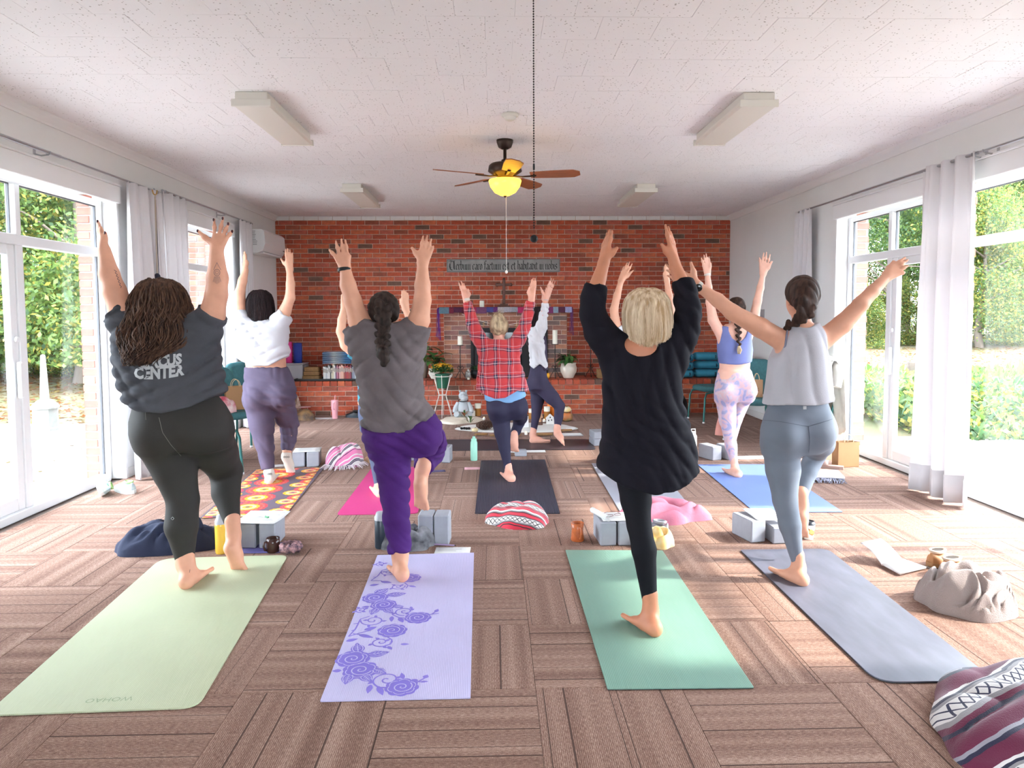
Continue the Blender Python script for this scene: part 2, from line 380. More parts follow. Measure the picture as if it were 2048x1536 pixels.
def side_wall(sg, xs, name):
    ops = opens[sg]; m = MB(); xo = xs+sg*0.20
    def seg(y0, y1, z0, z1): m.box((min(xs, xo), y0, z0), (max(xs, xo), y1, z1))
    y = YF
    for a, b in ops: seg(y, a, 0, ZC); seg(a, b, ZT+0.06, ZC); y = b
    seg(y, YB+0.2, 0, ZC)
    wl = struct(m.build(name, M_wall))
    # brick veneer outside
    xi, xe = xs+sg*0.20, xs+sg*OUT
    m = MB(); y = YF
    for a, b in ops:
        m.box((min(xi, xe-sg*0.01), y+0.012, 0), (max(xi, xe-sg*0.01), a-0.012, ZC)); m.box((min(xi, xe), a-0.012, ZT+0.06), (max(xi, xe), b+0.012, ZC)); y = b
    m.box((min(xi, xe-sg*0.01), y+0.012, 0), (max(xi, xe-sg*0.01), YB, ZC))
    vn = struct(m.build('outer_wall', M_extm)); rr = random.Random(5)
    for a, b in ops:                      # far jamb faces seen through the glass
        k = 0; z = 0.0
        while z < ZT+0.05:
            H = min(BC, ZT+0.06-z)
            if H > 0.03: brick_run(vn, min(xi, xe), max(xi, xe), z, b+0.0, rr, (0.0 if k % 2 else 0.1), pal=M_ext, H=H, D=0.04)
            z += BC; k += 1
    return wl
def glazing(sg, xs, a, b, splits, slider=None):
    """a frame of posts and rails with panes; splits = y positions of the posts"""
    global win_n, door_n
    xf = xs+sg*SET; dx = 0.07*sg
    if slider: door_n += 1; nm = 'door_%d' % door_n
    else: win_n += 1; nm = 'window_%d' % win_n
    w = struct(bpy.data.objects.new(nm, None)); COL.objects.link(w); w.location = (xf, (a+b)/2, 0)
    def bx(n, y0, y1, z0, z1, m=M_alu, d0=0.0, d1=0.07, r=0.005):
        q = MB().rbox((min(xf+sg*d0, xf+sg*d1), y0, z0), (max(xf+sg*d0, xf+sg*d1), y1, z1), r); V = [(p[0]-xf, p[1]-(a+b)/2, p[2]) for p in q.v]; q.v = V
        return q.build(n, m, w)
    bx('window_frame', a, a+0.055, 0, ZT); bx('window_frame', b-0.055, b, 0, ZT); bx('window_frame', a+0.055, b-0.055, ZT-0.05, ZT); bx('window_sill', a+0.055, b-0.055, -0.005, 0.055, d0=-0.02, d1=0.09)
    bx('transom_rail', a+0.055, b-0.055, 1.955, 2.03)
    ys = [a+0.055] + list(splits) + [b-0.055]
    for s_ in splits: bx('mullion', s_-0.04, s_+0.04, 0.055, 1.955); bx('mullion', s_-0.03, s_+0.03, 2.03, ZT-0.05)
    for i in range(len(ys)-1):
        l, r = ys[i]+(0.04 if i else 0), ys[i+1]-(0.04 if i < len(ys)-2 else 0)
        bx('pane', l, r, 2.03, ZT-0.05, M_glass, 0.040, 0.046, 0.0005)
        bx('gasket', l, l+0.008, 2.03, ZT-0.05, M_gask, 0.03, 0.05, 0.001); bx('gasket', r-0.008, r, 2.03, ZT-0.05, M_gask, 0.03, 0.05, 0.001); bx('gasket', l, r, ZT-0.058, ZT-0.05, M_gask, 0.03, 0.05, 0.001)
        if slider is not None and i == slider:
            f = 0.075
            for q in ((l, l+f, 0.055, 1.955), (r-f, r, 0.055, 1.955), (l+f, r-f, 0.055, 0.15), (l+f, r-f, 1.88, 1.955)): bx('door_frame', *q, d0=0.012, d1=0.06)
            bx('pane', l+f, r-f, 0.15, 1.88, M_glass, 0.034, 0.040, 0.0005)
            hy = r-f/2; bx('door_handle', hy-0.018, hy+0.018, 0.86, 1.12, M_alu, -0.03, 0.0, 0.008); 
            q = MB(); q.lathe([(0.022, 0), (0.022, 0.01), (0.012, 0.014)], n=14); o = q.build('door_lock', M_alu, w); o.location = (-sg*0.0, hy-(a+b)/2, 1.28); o.rotation_euler = (0, -sg*math.pi/2, 0)
        else:
            bx('pane', l, r, 0.055, 1.955, M_glass, 0.040, 0.046, 0.0005)
            bx('gasket', l, l+0.01, 0.055, 1.955, M_gask, 0.03, 0.05, 0.001); bx('gasket', r-0.01, r, 0.055, 1.955, M_gask, 0.03, 0.05, 0.001)
    # white header board and side casing on the room side
    q = MB().rbox((min(xs, xs-sg*0.035), a-0.06, ZT-0.02), (max(xs, xs-sg*0.035), b+0.03, ZT+0.125), 0.004).rbox((min(xs, xs-sg*0.045), a-0.07, ZT+0.125), (max(xs, xs-sg*0.045), b+0.04, ZT+0.145), 0.004)
    q.v = [(p[0]-xf, p[1]-(a+b)/2, p[2]) for p in q.v]; q.build('header_board', M_white, w)
    q = MB()
    for c, e in ((b-0.006, b+0.025),): q.rbox((min(xs-sg*0.012, xs+sg*SET), c, 0), (max(xs-sg*0.012, xs+sg*SET), e, ZT-0.02), 0.003)
    q.v = [(p[0]-xf, p[1]-(a+b)/2, p[2]) for p in q.v]; q.build('jamb_casing', M_white, w)
wall_left = side_wall(-1, XL, 'wall_left'); wall_right = side_wall(1, XR, 'wall_right')
glazing(-1, XL, 3.35, 6.33, (5.22,), slider=0)
glazing(-1, XL, 6.93, 9.06, (8.0,))
glazing(1, XR, 5.95, 7.46, (6.66,), slider=0)
glazing(1, XR, 2.55, 5.78, (4.1,))
# wall behind the camera with an unseen window, added to let in more light
m = MB().box((XL, YF-0.2, 0), (XR, YF, 0.3)).box((XL, YF-0.2, 2.5), (XR, YF, ZC)).box((XL, YF-0.2, 0.3), (XL+2.2, YF, 2.5)).box((XR-2.2, YF-0.2, 0.3), (XR, YF, 2.5))
struct(m.build('wall_front', M_wall))
m = MB().box((XL+2.2, YF-0.12, 0.3), (XR-2.2, YF-0.06, 0.36)).box((XL+2.2, YF-0.12, 2.44), (XR-2.2, YF-0.06, 2.5))
for i in range(5):
    xx = XL+2.2+(XR-XL-4.4-0.05)*i/4; m.box((xx, YF-0.12, 0.36), (xx+0.05, YF-0.06, 2.44))
wf = struct(m.build('window_3', M_alu)); MB().box((XL+2.2, YF-0.095, 0.36), (XR-2.2, YF-0.09, 2.44)).build('pane', M_glass, wf)
# baseboards
M_base = mat('baseboard_paint', (0.70, 0.69, 0.67), 0.5)
for nm, xs, sg, segs in (('baseboard_left', XL, 1, ((9.08, 10.13), (6.36, 6.9))), ('baseboard_right', XR, -1, ((7.5, 10.13),))):
    m = MB()
    for a, b in segs: m.rbox((min(xs, xs+sg*0.012), a, 0), (max(xs, xs+sg*0.012), b, 0.09), 0.003)
    struct(m.build(nm, M_base))
# ================================================================ OUTSIDE
M_patio = mat('patio_concrete', (0.31, 0.285, 0.26), 0.9, var=0.12, vscale=1.2)
M_lawn = mat('lawn', (0.050, 0.062, 0.018), 0.95, var=0.6, vscale=0.5, col2=(0.085, 0.052, 0.024), bump=0.3, bscale=30)
nt, N, L, B = nodes_of(M_lawn)
lawn = struct(MB().box((-60, -25, -0.35), (70, 80, -0.075)).build('lawn', M_lawn))
pt = struct(MB().box((-9.5, -8, -0.07), (XL-OUT, 9.75, -0.02)).box((XR+OUT, -8, -0.07), (6.05, 8.2, -0.02)).build('patio', M_patio))
m = MB()
for y in (2.3, 4.6, 6.9): m.box((-9.5, y, -0.021), (XL-OUT, y+0.012, -0.0185)).box((XR+OUT, y, -0.021), (6.05, y+0.012, -0.0185))
m.box((-6.4, -8, -0.021), (-6.388, 9.75, -0.0185)).box((4.9, -8, -0.021), (4.912, 8.2, -0.0185))
m.build('joint', mat('joint_dark', (0.22, 0.2, 0.18), 0.95), pt)
# brick wing beyond the far left window
wing = struct(MB().box((-4.8, 9.35, -0.05), (XL-OUT+0.02, 9.7, 3.0)).build('outer_wing', M_extm)); acc = MB(); rr = random.Random(9); k = 0; z = 0.0
while z < 3.0:
    brick_run(wing, -4.8, XL-OUT, z, 9.338, rr, (0.0 if k % 2 else 0.1), pal=M_ext, acc=None if z > 0.7 and z < 2.5 else acc, D=0.03); z += BC; k += 1
stuff(acc.build('brick_field', M_ext, wing))
# leaf litter and ground cover
def scatter(name, n, area, size, cols, parent=None, zf=None, seed=1, up=0.3):
    r = np.random.default_rng(seed); m = MB()
    C = np.column_stack([r.uniform(area[0], area[1], n), r.uniform(area[2], area[3], n), np.zeros(n)]); C[:, 2] = -0.07 if zf is None else zf(C, r)
    S = r.uniform(size[0], size[1], n); T = r.uniform(0, 6.28, n); tl = r.normal(0, up, (n, 2)); mi = r.integers(0, len(cols), n)
    a = np.column_stack([np.cos(T), np.sin(T), tl[:, 0]])*S[:, None]; b = np.column_stack([-np.sin(T), np.cos(T), tl[:, 1]])*S[:, None]*0.6
    V = np.stack([C-a, C+b, C+a, C-b], 1).reshape(-1, 3)
    me = bpy.data.meshes.new(name); me.from_pydata(V.tolist(), [], [(4*i, 4*i+1, 4*i+2, 4*i+3) for i in range(n)])
    for c in cols: me.materials.append(c)
    me.polygons.foreach_set('material_index', mi.tolist()); me.update()
    return stuff(put(name, me, parent))
def leafmat(name, col):
    m = mat(name, col, 0.7); nt, N, L, B = nodes_of(m)
    tl = N.new('ShaderNodeBsdfTranslucent'); tl.inputs[0].default_value = (*[min(1, c*1.6) for c in col], 1); ms = N.new('ShaderNodeMixShader'); ms.inputs[0].default_value = 0.45
    L.new(B.outputs[0], ms.inputs[1]); L.new(tl.outputs[0], ms.inputs[2]); L.new(ms.outputs[0], N['Material Output'].inputs[0]); return m
ML = [leafmat('leaf_green', (0.055, 0.10, 0.022)), leafmat('leaf_light', (0.095, 0.15, 0.034)), leafmat('leaf_yellow', (0.24, 0.21, 0.04)), leafmat('leaf_deep', (0.035, 0.075, 0.03))]
MF = [leafmat('fallen_orange', (0.12, 0.042, 0.014)), leafmat('fallen_tan', (0.10, 0.062, 0.028)), leafmat('fallen_yellow', (0.13, 0.09, 0.022))]
a = scatter('fallen_leaves', 9000, (-16, -5.5, 9.8, 19), (0.03, 0.07), MF, seed=2); tag(a, 'fallen orange and tan leaves on the lawn past the concrete patio', 'leaves')
a = scatter('fallen_leaves', 9000, (6.2, 24, 6, 30), (0.04, 0.09), MF, seed=3); tag(a, 'fallen leaves over the lawn beyond the window curtain', 'leaves')
a = scatter('grass', 14000, (6.1, 14, 4, 18), (0.05, 0.12), [ML[1], ML[0]], seed=4, up=1.2); tag(a, 'bright green grass beside the patio past the glass door', 'grass')
a = scatter('fallen_leaves', 160, (-9, -3.9, 4, 9.7), (0.02, 0.05), MF, seed=5, zf=lambda C, r: -0.015+0*C[:, 0], up=0.1); tag(a, 'few dry brown leaves lying on the concrete patio', 'leaves')
a = scatter('ground_cover', 9000, (5.2, 7.4, 7.9, 11.5), (0.02, 0.06), ML, seed=6, zf=lambda C, r: -0.05+r.uniform(0, 0.55, len(C))*np.clip((C[:, 1]-7.6)/2, 0.2, 1), up=0.8); tag(a, 'leafy green ground cover growing against the window', 'shrub')
# trees
M_bark = mat('bark', (0.16, 0.125, 0.10), 0.95, var=0.4, vscale=5, vstretch=(1, 1, 0.2))
def tree_mesh(seed, h, cr, n, low=0.25, w=(5, 3, 1, 2), leaf=0.085):
    r = np.random.default_rng(seed); m = MB()
    z = np.linspace(0, h*0.8, 9); P = np.column_stack([np.cumsum(r.normal(0, 0.06, 9)), np.cumsum(r.normal(0, 0.06, 9)), z]); P[0, :2] = 0
    m.tube(P, np.linspace(0.06*h/2.2, 0.03, 9), 8)
    tips = []
    for i in range(16):
        k = r.integers(2, 9); t = r.uniform(0, 6.28); ln = cr*r.uniform(0.5, 0.95); q = P[k-1]; e = q + np.array([math.cos(t)*ln, math.sin(t)*ln, r.uniform(0.0, 0.35)*h*0.5])
        mid = (q+e)/2 + np.array([0, 0, 0.15]); m.tube([q, mid, e], [0.06, 0.035, 0.012], 5); tips += [mid, e]
    trunk = m.data('trunk', M_bark)
    zc = np.concatenate([r.uniform(low*h, h, n//3)]); C = []
    cl = [np.array([math.cos(t)*cr*s, math.sin(t)*cr*s, zz]) for t, s, zz in zip(r.uniform(0, 6.28, 34), r.uniform(0.2, 0.95, 34), r.uniform(low*h, h, 34))]
    cl = [c*np.array([1-0.45*max(0, (c[2]/h-0.55)/0.45)]*2+[1]) for c in cl]
    ci = r.integers(0, len(cl), n); C = np.array(cl)[ci] + r.normal(0, cr*0.17, (n, 3))
    C[:, 2] = np.maximum(C[:, 2], low*h*0.7)
    D = r.normal(size=(n, 3)); D /= np.linalg.norm(D, axis=1)[:, None]; E = np.cross(D, r.normal(size=(n, 3))); E /= np.linalg.norm(E, axis=1)[:, None]
    S = r.uniform(0.5, 1.0, n)*leaf; a = D*S[:, None]; b = E*S[:, None]*0.55
    V = np.stack([C-a, C+b, C+a, C-b], 1).reshape(-1, 3)
    me = bpy.data.meshes.new('foliage'); me.from_pydata(V.tolist(), [], [(4*i, 4*i+1, 4*i+2, 4*i+3) for i in range(n)])
    for c in ML: me.materials.append(c)
    ww = np.array(w, float); me.polygons.foreach_set('material_index', r.choice(4, n, p=ww/ww.sum()).tolist()); me.update()
    return trunk, me
TRE = [tree_mesh(21, 8.0, 2.9, 34000, 0.12, (3, 5, 2, 1)), tree_mesh(22, 9.5, 3.2, 34000, 0.3, (5, 3, 0.6, 3)), tree_mesh(23, 7.0, 2.6, 30000, 0.08, (2, 4, 3, 1)), tree_mesh(24, 11.0, 3.0, 30000, 0.35, (4, 2, 0.5, 4))]
def tree(k, x, y, s, rz, label, grp):
    t = thing('tree', label, 'tree', (x, y, -0.1), rz, grp); t.scale = (s, s, s); put('trunk', TRE[k][0], t); put('foliage', TRE[k][1], t)
for k, x, y, s, rz in ((0, -9.3, 16.2, 0.9, 0.3), (2, -12.6, 17.0, 1.0, 1.2), (1, -10.6, 21.5, 1.1, 2.2), (0, -15.4, 20.5, 1.15, 4.0), (1, -14.0, 26, 1.3, 0.5), (3, -18.5, 27, 1.1, 1.5), (2, -7.4, 24, 1.1, 2.6), (3, -22, 24, 1.1, 5.5), (1, -19, 15, 1.0, 3.0), (0, -14.5, 12.0, 0.9, 2.4)):
    tree(k, x, y, s, rz, ('low branching light green', 'round crowned mid green', 'yellowing bushy', 'tall dark green')[k]+' tree on the rise beyond the concrete patio', 'trees beyond the patio')
for k, x, y, s, rz in ((3, 17.5, 31, 1.0, 0.2), (1, 22, 35, 1.2, 1.0), (2, 20.5, 29.5, 0.9, 2.0), (0, 26, 34, 1.2, 3.0), (1, 29, 38, 1.2, 4.0), (3, 24.5, 42, 1.3, 5.0), (0, 18.0, 40, 1.2, 0.8), (2, 31, 42, 1.4, 1.7), (1, 35, 40, 1.2, 2.2), (3, 34.0, 33.0, 1.0, 2.7), (1, 28.5, 27.5, 0.95, 3.7), (2, 14.5, 36, 1.1, 0.5)):
    tree(k, x, y, s, rz, ('low branching light green', 'round crowned mid green', 'yellowing bushy', 'tall dark green')[k]+' tree at the far edge of the leaf strewn lawn', 'trees beyond the lawn')
for k, (x, y, s) in enumerate(((-8.6, 18.2, 0.34), (-10.4, 18.6, 0.4), (-12.2, 19.2, 0.36), (-14.2, 18.8, 0.42), (-16.2, 18.0, 0.36), (-7.0, 19.5, 0.36))):
    t = thing('bush', 'low leafy bush at the foot of the trees beyond the patio', 'bush', (x, y, -0.35), k*1.3, 'bushes beyond the patio'); t.scale = (s*1.25, s*1.25, s); put('foliage', TRE[2][1], t); put('trunk', TRE[2][0], t)
for k, (x, y, s) in enumerate(((15.5, 30, 0.40), (18.2, 32.5, 0.45), (21.0, 33, 0.42), (23.8, 31.5, 0.45), (26.6, 31, 0.42), (29.5, 31.5, 0.45), (32.0, 36, 0.5))):
    t = thing('bush', 'low leafy bush at the foot of the trees beyond the lawn', 'bush', (x, y, -0.4), k*1.7, 'bushes beyond the lawn'); t.scale = (s*1.5, s*1.5, s); put('foliage', TRE[2][1], t); put('trunk', TRE[2][0], t)
# stone monument on the patio edge
c = fl(92, 857); t = thing('stone_obelisk', 'white stone obelisk on an octagonal base at the patio edge', 'monument', (c[0], c[1], -0.02))
M_stone = mat('pale_stone', (0.22, 0.215, 0.20), 0.85, var=0.1, vscale=12)
MB().lathe([(0.165, 0), (0.165, 0.03), (0.150, 0.045), (0.145, 0.27), (0.165, 0.285), (0.165, 0.305)], n=8, smooth=False).build('pedestal', M_stone, t)
MB().lathe([(0.165, 0.305), (0.15, 0.33), (0.09, 0.385), (0.055, 0.40)], n=8, smooth=False).build('cap', M_stone, t)
MB().lathe([(0.055, 0.40), (0.030, 0.95), (0.022, 0.97), (0.0, 0.975)], n=8, smooth=False).build('shaft', M_stone, t)
# tree stump seen beside the curtain and picnic table far off
c = fl(1840, 790); MB().lathe([(0.28, -0.05), (0.2, 0.1), (0.19, 0.5), (0.21, 0.62), (0.0, 0.63)], n=14, wob=lambda t, k: 1+0.1*math.sin(3*t)).build('tree_stump', M_bark)
o = bpy.data.objects['tree_stump']; o.location = (c[0], c[1], -0.05); tag(o, 'rough grey tree stump on the lawn behind the curtain', 'stump')
c = fl(1765, 662); t = thing('picnic_table', 'grey picnic table far off at the lawn edge', 'table', (c[0]*0.75, c[1]*0.75, -0.08), 0.5)
M_gw = mat('grey_wood', (0.45, 0.43, 0.40), 0.9)
MB().rbox((-0.9, -0.38, 0.7), (0.9, 0.38, 0.76)).build('tabletop', M_gw, t)
for sy in (-1, 1): MB().rbox((-0.9, sy*0.7-0.13, 0.42), (0.9, sy*0.7+0.13, 0.47)).build('bench_seat', M_gw, t)
for sx_ in (-1, 1): MB().rbox((sx_*0.65-0.04, -0.75, 0.33), (sx_*0.65+0.04, 0.75, 0.41)).rbox((sx_*0.65-0.04, -0.5, 0), (sx_*0.65+0.04, -0.4, 0.7)).rbox((sx_*0.65-0.04, 0.4, 0), (sx_*0.65+0.04, 0.5, 0.7)).build('leg', M_gw, t)
# ================================================================ CEILING FIXTURES AND CURTAINS
M_lens = mat('diffuser', (0.74, 0.70, 0.63), 0.4)
M_cream = mat('cream_enamel', (0.72, 0.69, 0.63), 0.4)
def ceiling_light(x, y0, y1, label):
    w = 0.125; t = thing('fluorescent_light', label, 'light', (x, (y0+y1)/2, ZC)); h = (y1-y0)/2
    MB().rbox((-w*0.85, -h, -0.055), (w*0.85, h, 0.0), 0.004).build('housing', M_cream, t)
    MB().rbox((-w, -h+0.004, -0.095), (w, h-0.004, -0.055), 0.012).build('diffuser', M_lens, t)
    for s_ in (-1, 1): MB().rbox((-w-0.006, s_*h-0.008, -0.098), (w+0.006, s_*h+0.008, -0.05), 0.003).build('end_cap', M_cream, t)
for (ua, va, ub, vb, lab) in ((501, 212, 596, 291, 'long fluorescent ceiling fixture between the fan and patio sliding door'), (1519, 213, 1418, 291, 'long fluorescent ceiling fixture between the fan and broad curtain'),
        (704, 384, 740, 416, 'shorter looking fluorescent fixture on the ceiling by the wall air conditioner'), (1290, 384, 1257, 414, 'fluorescent fixture on the ceiling above the teal bolsters')):
    a = fl(ua, va, ZC-0.095); b = fl(ub, vb, ZC-0.095); ceiling_light((a[0]+b[0])/2, a[1], b[1], lab)
c = fl(1020, 228, ZC); t = thing('smoke_detector', 'round cream smoke detector on the ceiling', 'detector', (c[0], c[1], ZC))
MB().lathe([(0.062, -0.0), (0.065, -0.012), (0.055, -0.022)], n=24).build('base', M_cream, t); MB().lathe([(0.048, -0.022), (0.036, -0.042), (0.02, -0.05), (0.0, -0.05)], n=20).build('sensor_cap', M_cream, t)
# ceiling fan
M_bronze = mat('oiled_bronze', (0.055, 0.035, 0.028), 0.4, metal=0.6)
M_blade = mat('fan_blade_wood', (0.36, 0.115, 0.045), 0.35, var=0.3, vscale=10, vstretch=(1, 8, 8))
M_amber = mat('amber_glass', (1.0, 0.52, 0.03), 0.3, emit=1.5)
YFAN = 6.15; c = at(1010, 350, YFAN); fx = c[0]; t = thing('ceiling_fan', 'bronze ceiling fan with five wooden blades and lit amber bowl', 'fan', (fx, YFAN, ZC))
MB().lathe([(0.0, 0), (0.072, 0), (0.070, -0.02), (0.055, -0.06), (0.03, -0.075)], n=24).build('canopy', M_bronze, t)
zz = lambda v: at(1010, v, YFAN)[2]-ZC
MB().lathe([(0.014, -0.07), (0.014, zz(318)), (0.03, zz(320)), (0.034, zz(327)), (0.03, zz(328))], n=16).build('downrod', M_bronze, t)
MB().lathe([(0.03, zz(327)), (0.12, zz(328)), (0.138, zz(332)), (0.145, zz(343)), (0.10, zz(350)), (0.07, zz(353)), (0.06, zz(360))], n=28).build('motor_housing', M_bronze, t)
zb = zz(352)
for k, an in enumerate((0.10, 0.10+2*math.pi/5, 0.10+4*math.pi/5, 0.10+6*math.pi/5, 0.10+8*math.pi/5)):
    an -= 0.30; ca, sa = math.cos(an), math.sin(an); m = MB(); rows = []
    for s_ in np.linspace(0, 1, 9):
        r_ = 0.22 + 0.42*s_; wd = 0.055 + 0.015*min(1, s_*2) ; wd *= math.sqrt(max(0.05, 1-max(0, (s_-0.93)/0.07)**2*0.8))
        rows.append([(r_, sgn*wd, -sgn*wd*0.21) for sgn in (-1, 1)])
    top = [[(p[0]*ca-p[1]*sa, p[0]*sa+p[1]*ca, p[2]+zb+0.004) for p in q] for q in rows]; bot = [[(p[0]*ca-p[1]*sa, p[0]*sa+p[1]*ca, p[2]+zb-0.004) for p in q] for q in rows]
    ring = [[a[0], a[1], b[1], b[0]] for a, b in zip(top, bot)]; m.grid(ring, False, True); m.add(ring[-1], [(0,1,2,3)]); m.add(ring[0], [(3,2,1,0)])
    bl = m.build('blade', M_blade, t)
    q = MB(); q.tube([(0.06*ca, 0.06*sa, zb-0.002), (0.14*ca, 0.14*sa, zb-0.012), (0.27*ca, 0.27*sa, zb-0.008)], [0.012, 0.012, 0.016], 6, flat=0.5); q.build('blade_iron', M_bronze, bl)
MB().lathe([(0.135, zz(360)), (0.14, zz(362)), (0.125, zz(374)), (0.09, zz(385)), (0.04, zz(391)), (0.0, zz(392))], n=28).build('bowl_shade', M_amber, t)
MB().lathe([(0.02, zz(389)), (0.018, zz(391)), (0.008, zz(394)), (0.0, zz(396))], n=12).build('finial', M_bronze, t)
M_cord = mat('white_cord', (0.78, 0.75, 0.70), 0.6)
pc = MB().tube([(0.008, 0, zz(394)), (0.008, 0, zz(541))], 0.0022, 6).build('pull_cord', M_cord, t); MB().lathe([(0.004, 0.01), (0.011, 0.004), (0.011, -0.012), (0.004, -0.018)], c=(0.008, 0, zz(543)), n=10).build('cord_knob', M_cord, pc)
ld = bpy.data.lights.new('fan_bulb', 'POINT'); ld.energy = 60; ld.color = (1.0, 0.62, 0.26); ld.shadow_soft_size = 0.05; lo = bpy.data.objects.new('fan_bulb', ld); COL.objects.link(lo); lo.location = (0, 0, zz(360)+0.02); lo.parent = t
# black bead chain with ball
YCH = 3.0; p0 = at(1068, 470, YCH); t = thing('pull_chain', 'black bead pull chain ending in a black ball', 'chain', (p0[0], YCH, p0[2]))
m = MB(); z = 0.03; n = 0
while z < ZC-p0[2]-0.03:
    m.sphere((0, 0, z), 0.0036, 6, 4); z += 0.0105
m.tube([(0, 0, 0.01), (0, 0, ZC-p0[2])], 0.0009, 4); m.lathe([(0.028, 0), (0.024, -0.02), (0.008, -0.03)], c=(0, 0, ZC-p0[2]), n=14).lathe([(0.004, -0.012), (0.0045, 0), (0.004, 0.012)], c=(0, 0, at(1068, 334, YCH)[2]-p0[2]), n=8)
m.build('bead_chain', M_black, t)
MB().sphere((0, 0, -0.0155), 0.0165, 18, 12).build('ball', M_black, t)
# curtain rods
M_rod = mat('steel_rod', (0.45, 0.46, 0.48), 0.3, metal=0.9)
def rod(xs, sg, ya, yb, z, brackets, label):
    x = xs-sg*0.10; t = thing('curtain_rod', label, 'curtain rod', (x, (ya+yb)/2, z)); ym = (ya+yb)/2
    MB().tube([(0, ya-ym, 0), (0, 0.3, 0)], 0.0125, 10).build('outer_tube', M_rod, t); MB().tube([(0, 0.3, 0), (0, yb-ym, 0)], 0.009, 10).build('inner_tube', M_rod, t)
    for y in brackets:
        q = MB().tube([(sg*0.10, y-ym, -0.01), (sg*0.05, y-ym, -0.022), (0, y-ym, -0.016)], 0.006, 6); q.rbox((sg*0.10-0.004, y-ym-0.014, -0.045), (sg*0.10+0.004, y-ym+0.014, 0.03), 0.002)
        q.tube([(0.016*math.cos(a), y-ym, 0.016*math.sin(a)) for a in np.linspace(2.6, 6.8, 9)], 0.004, 5); q.build('bracket', M_rod, t)
rod(XL, -1, 3.2, 6.98, 2.615, (3.4, 5.25, 6.9), 'steel curtain rod above the patio sliding door')
rod(XL, -1, 7.0, 9.55, 2.645, (7.05, 8.6, 9.45), 'steel curtain rod above the window facing the brick wing')
rod(XR, 1, 5.15, 8.2, 2.60, (5.2, 8.15), 'steel curtain rod above the glass door with the handle')
rod(XR, 1, 2.5, 5.13, 2.60, (2.6, 5.08), 'steel curtain rod above the window with one large pane')
M_curt = mat('curtain_cotton', (0.80, 0.775, 0.79), 0.85, sheen=0.2)
nt, N, L, B = nodes_of(M_curt); tl = N.new('ShaderNodeBsdfTranslucent'); tl.inputs[0].default_value = (0.85, 0.82, 0.82, 1); ms = N.new('ShaderNodeMixShader'); ms.inputs[0].default_value = 0.22
L.new(B.outputs[0], ms.inputs[1]); L.new(tl.outputs[0], ms.inputs[2]); L.new(ms.outputs[0], N['Material Output'].inputs[0])
def curtain(x, ya, yb, zt, zb, pleats, label, seed, flare=1.15, amp=0.04, sgn=1, shift=0.0, inset=0.0):
    r = np.random.default_rng(seed); nj, ni = 72, 26; P = []; ph = r.uniform(0, 6.28, 4)
    for i in range(ni):
        s_ = i/(ni-1); row = []
        for j in range(nj):
            q = j/(nj-1); wv = math.sin(2*math.pi*pleats*q + ph[0] + 0.5*math.sin(3*q*2+ph[1]+s_*0.8)) + 0.35*math.sin(2*math.pi*pleats*2.3*q+ph[2]+s_)
            a = amp*(0.55+0.6*min(1, s_*2.5)); w = 1+(flare-1)*s_
            y = (ya+yb)/2 + shift*s_ + (q-0.5)*(yb-ya)*w + 0.012*math.sin(9*q+6*s_+ph[3])*s_
            row.append((x - sgn*inset*s_ + a*wv - (0.02 if i == 0 else 0)*0, y, zt+(zb-zt)*s_ + (0.006*math.sin(14*q) if i == ni-1 else 0)))
        P.append(row)
    m = MB().grid(P); o = m.build('curtain', M_curt); md = o.modifiers.new('thickness', 'SOLIDIFY'); md.thickness = 0.004
    # hem band as a part
    c = np.mean(np.array(m.v), 0); o.data.transform(Matrix.Translation((-c[0], -c[1], -zb))); o.location = (c[0], c[1], zb); tag(o, label, 'curtain')
    hb = MB(); V = []
    for s0 in (ni-3, ni-1): V.append([(p[0]-sgn*0.006-c[0], p[1]-c[1], p[2]-zb+0.002) for p in P[s0]])
    hb.grid(V); h = hb.build('hem', M_curt, o); h.modifiers.new('thickness', 'SOLIDIFY').thickness = 0.003
    return o
curtain(XL+0.11, 6.33, 6.93, 2.61, 0.012, 3.6, 'white curtain bunched on the pier beside the patio sliding door', 1, 1.05, 0.04, -1, -0.1, 0.08)
curtain(XL+0.10, 6.99, 7.56, 2.64, 0.012, 3.6, 'white curtain hanging next to the brass hooked pole', 2, 1.0, 0.04, -1)
curtain(XL+0.10, 9.05, 9.50, 2.64, 0.012, 3.0, 'narrow white curtain hanging under the wall air conditioner', 3, 1.0, 0.035, -1)
curtain(XR-0.12, 5.16, 5.80, 2.615, 0.015, 3.4, 'broad white curtain hanging between the two big windows', 4, 1.1, 0.05, 1, -0.1, 0.06)
curtain(XR-0.10, 7.86, 8.26, 2.61, 0.015, 3.0, 'slim white curtain against the grey wall by the draped jacket', 5, 1.0, 0.035, 1)
# hooked pole leaning at the curtains
M_brass = mat('brass', (0.62, 0.40, 0.13), 0.3, metal=0.9)
c = atx(310, 388, XL+0.17); d0 = atx(306, 555, XL+0.17); t = thing('window_pole', 'slim pole with brass hook hanging between the white curtains', 'pole', (c[0], c[1], c[2]))
MB().tube([(0, 0, -0.02), (0, -0.01, d0[2]-c[2])], 0.007, 8).build('rod', mat('pole_wood', (0.50, 0.42, 0.33), 0.5), t)
MB().tube([(0, -0.05, 0.03), (0, -0.035, 0.0), (0, 0, -0.01), (0, 0.03, 0.005), (0, 0.045, 0.04)], 0.006, 6).build('hook', M_brass, t)
MB().sphere((0, -0.01, d0[2]-c[2]), (0.03, 0.03, 0.045), 12, 8).tube([(0.0, 0.012, -0.05), (0.0, 0.02, d0[2]-c[2]+0.03)], 0.003, 5).build('cord_bundle', mat('navy_cord', (0.02, 0.02, 0.04), 0.7), t)
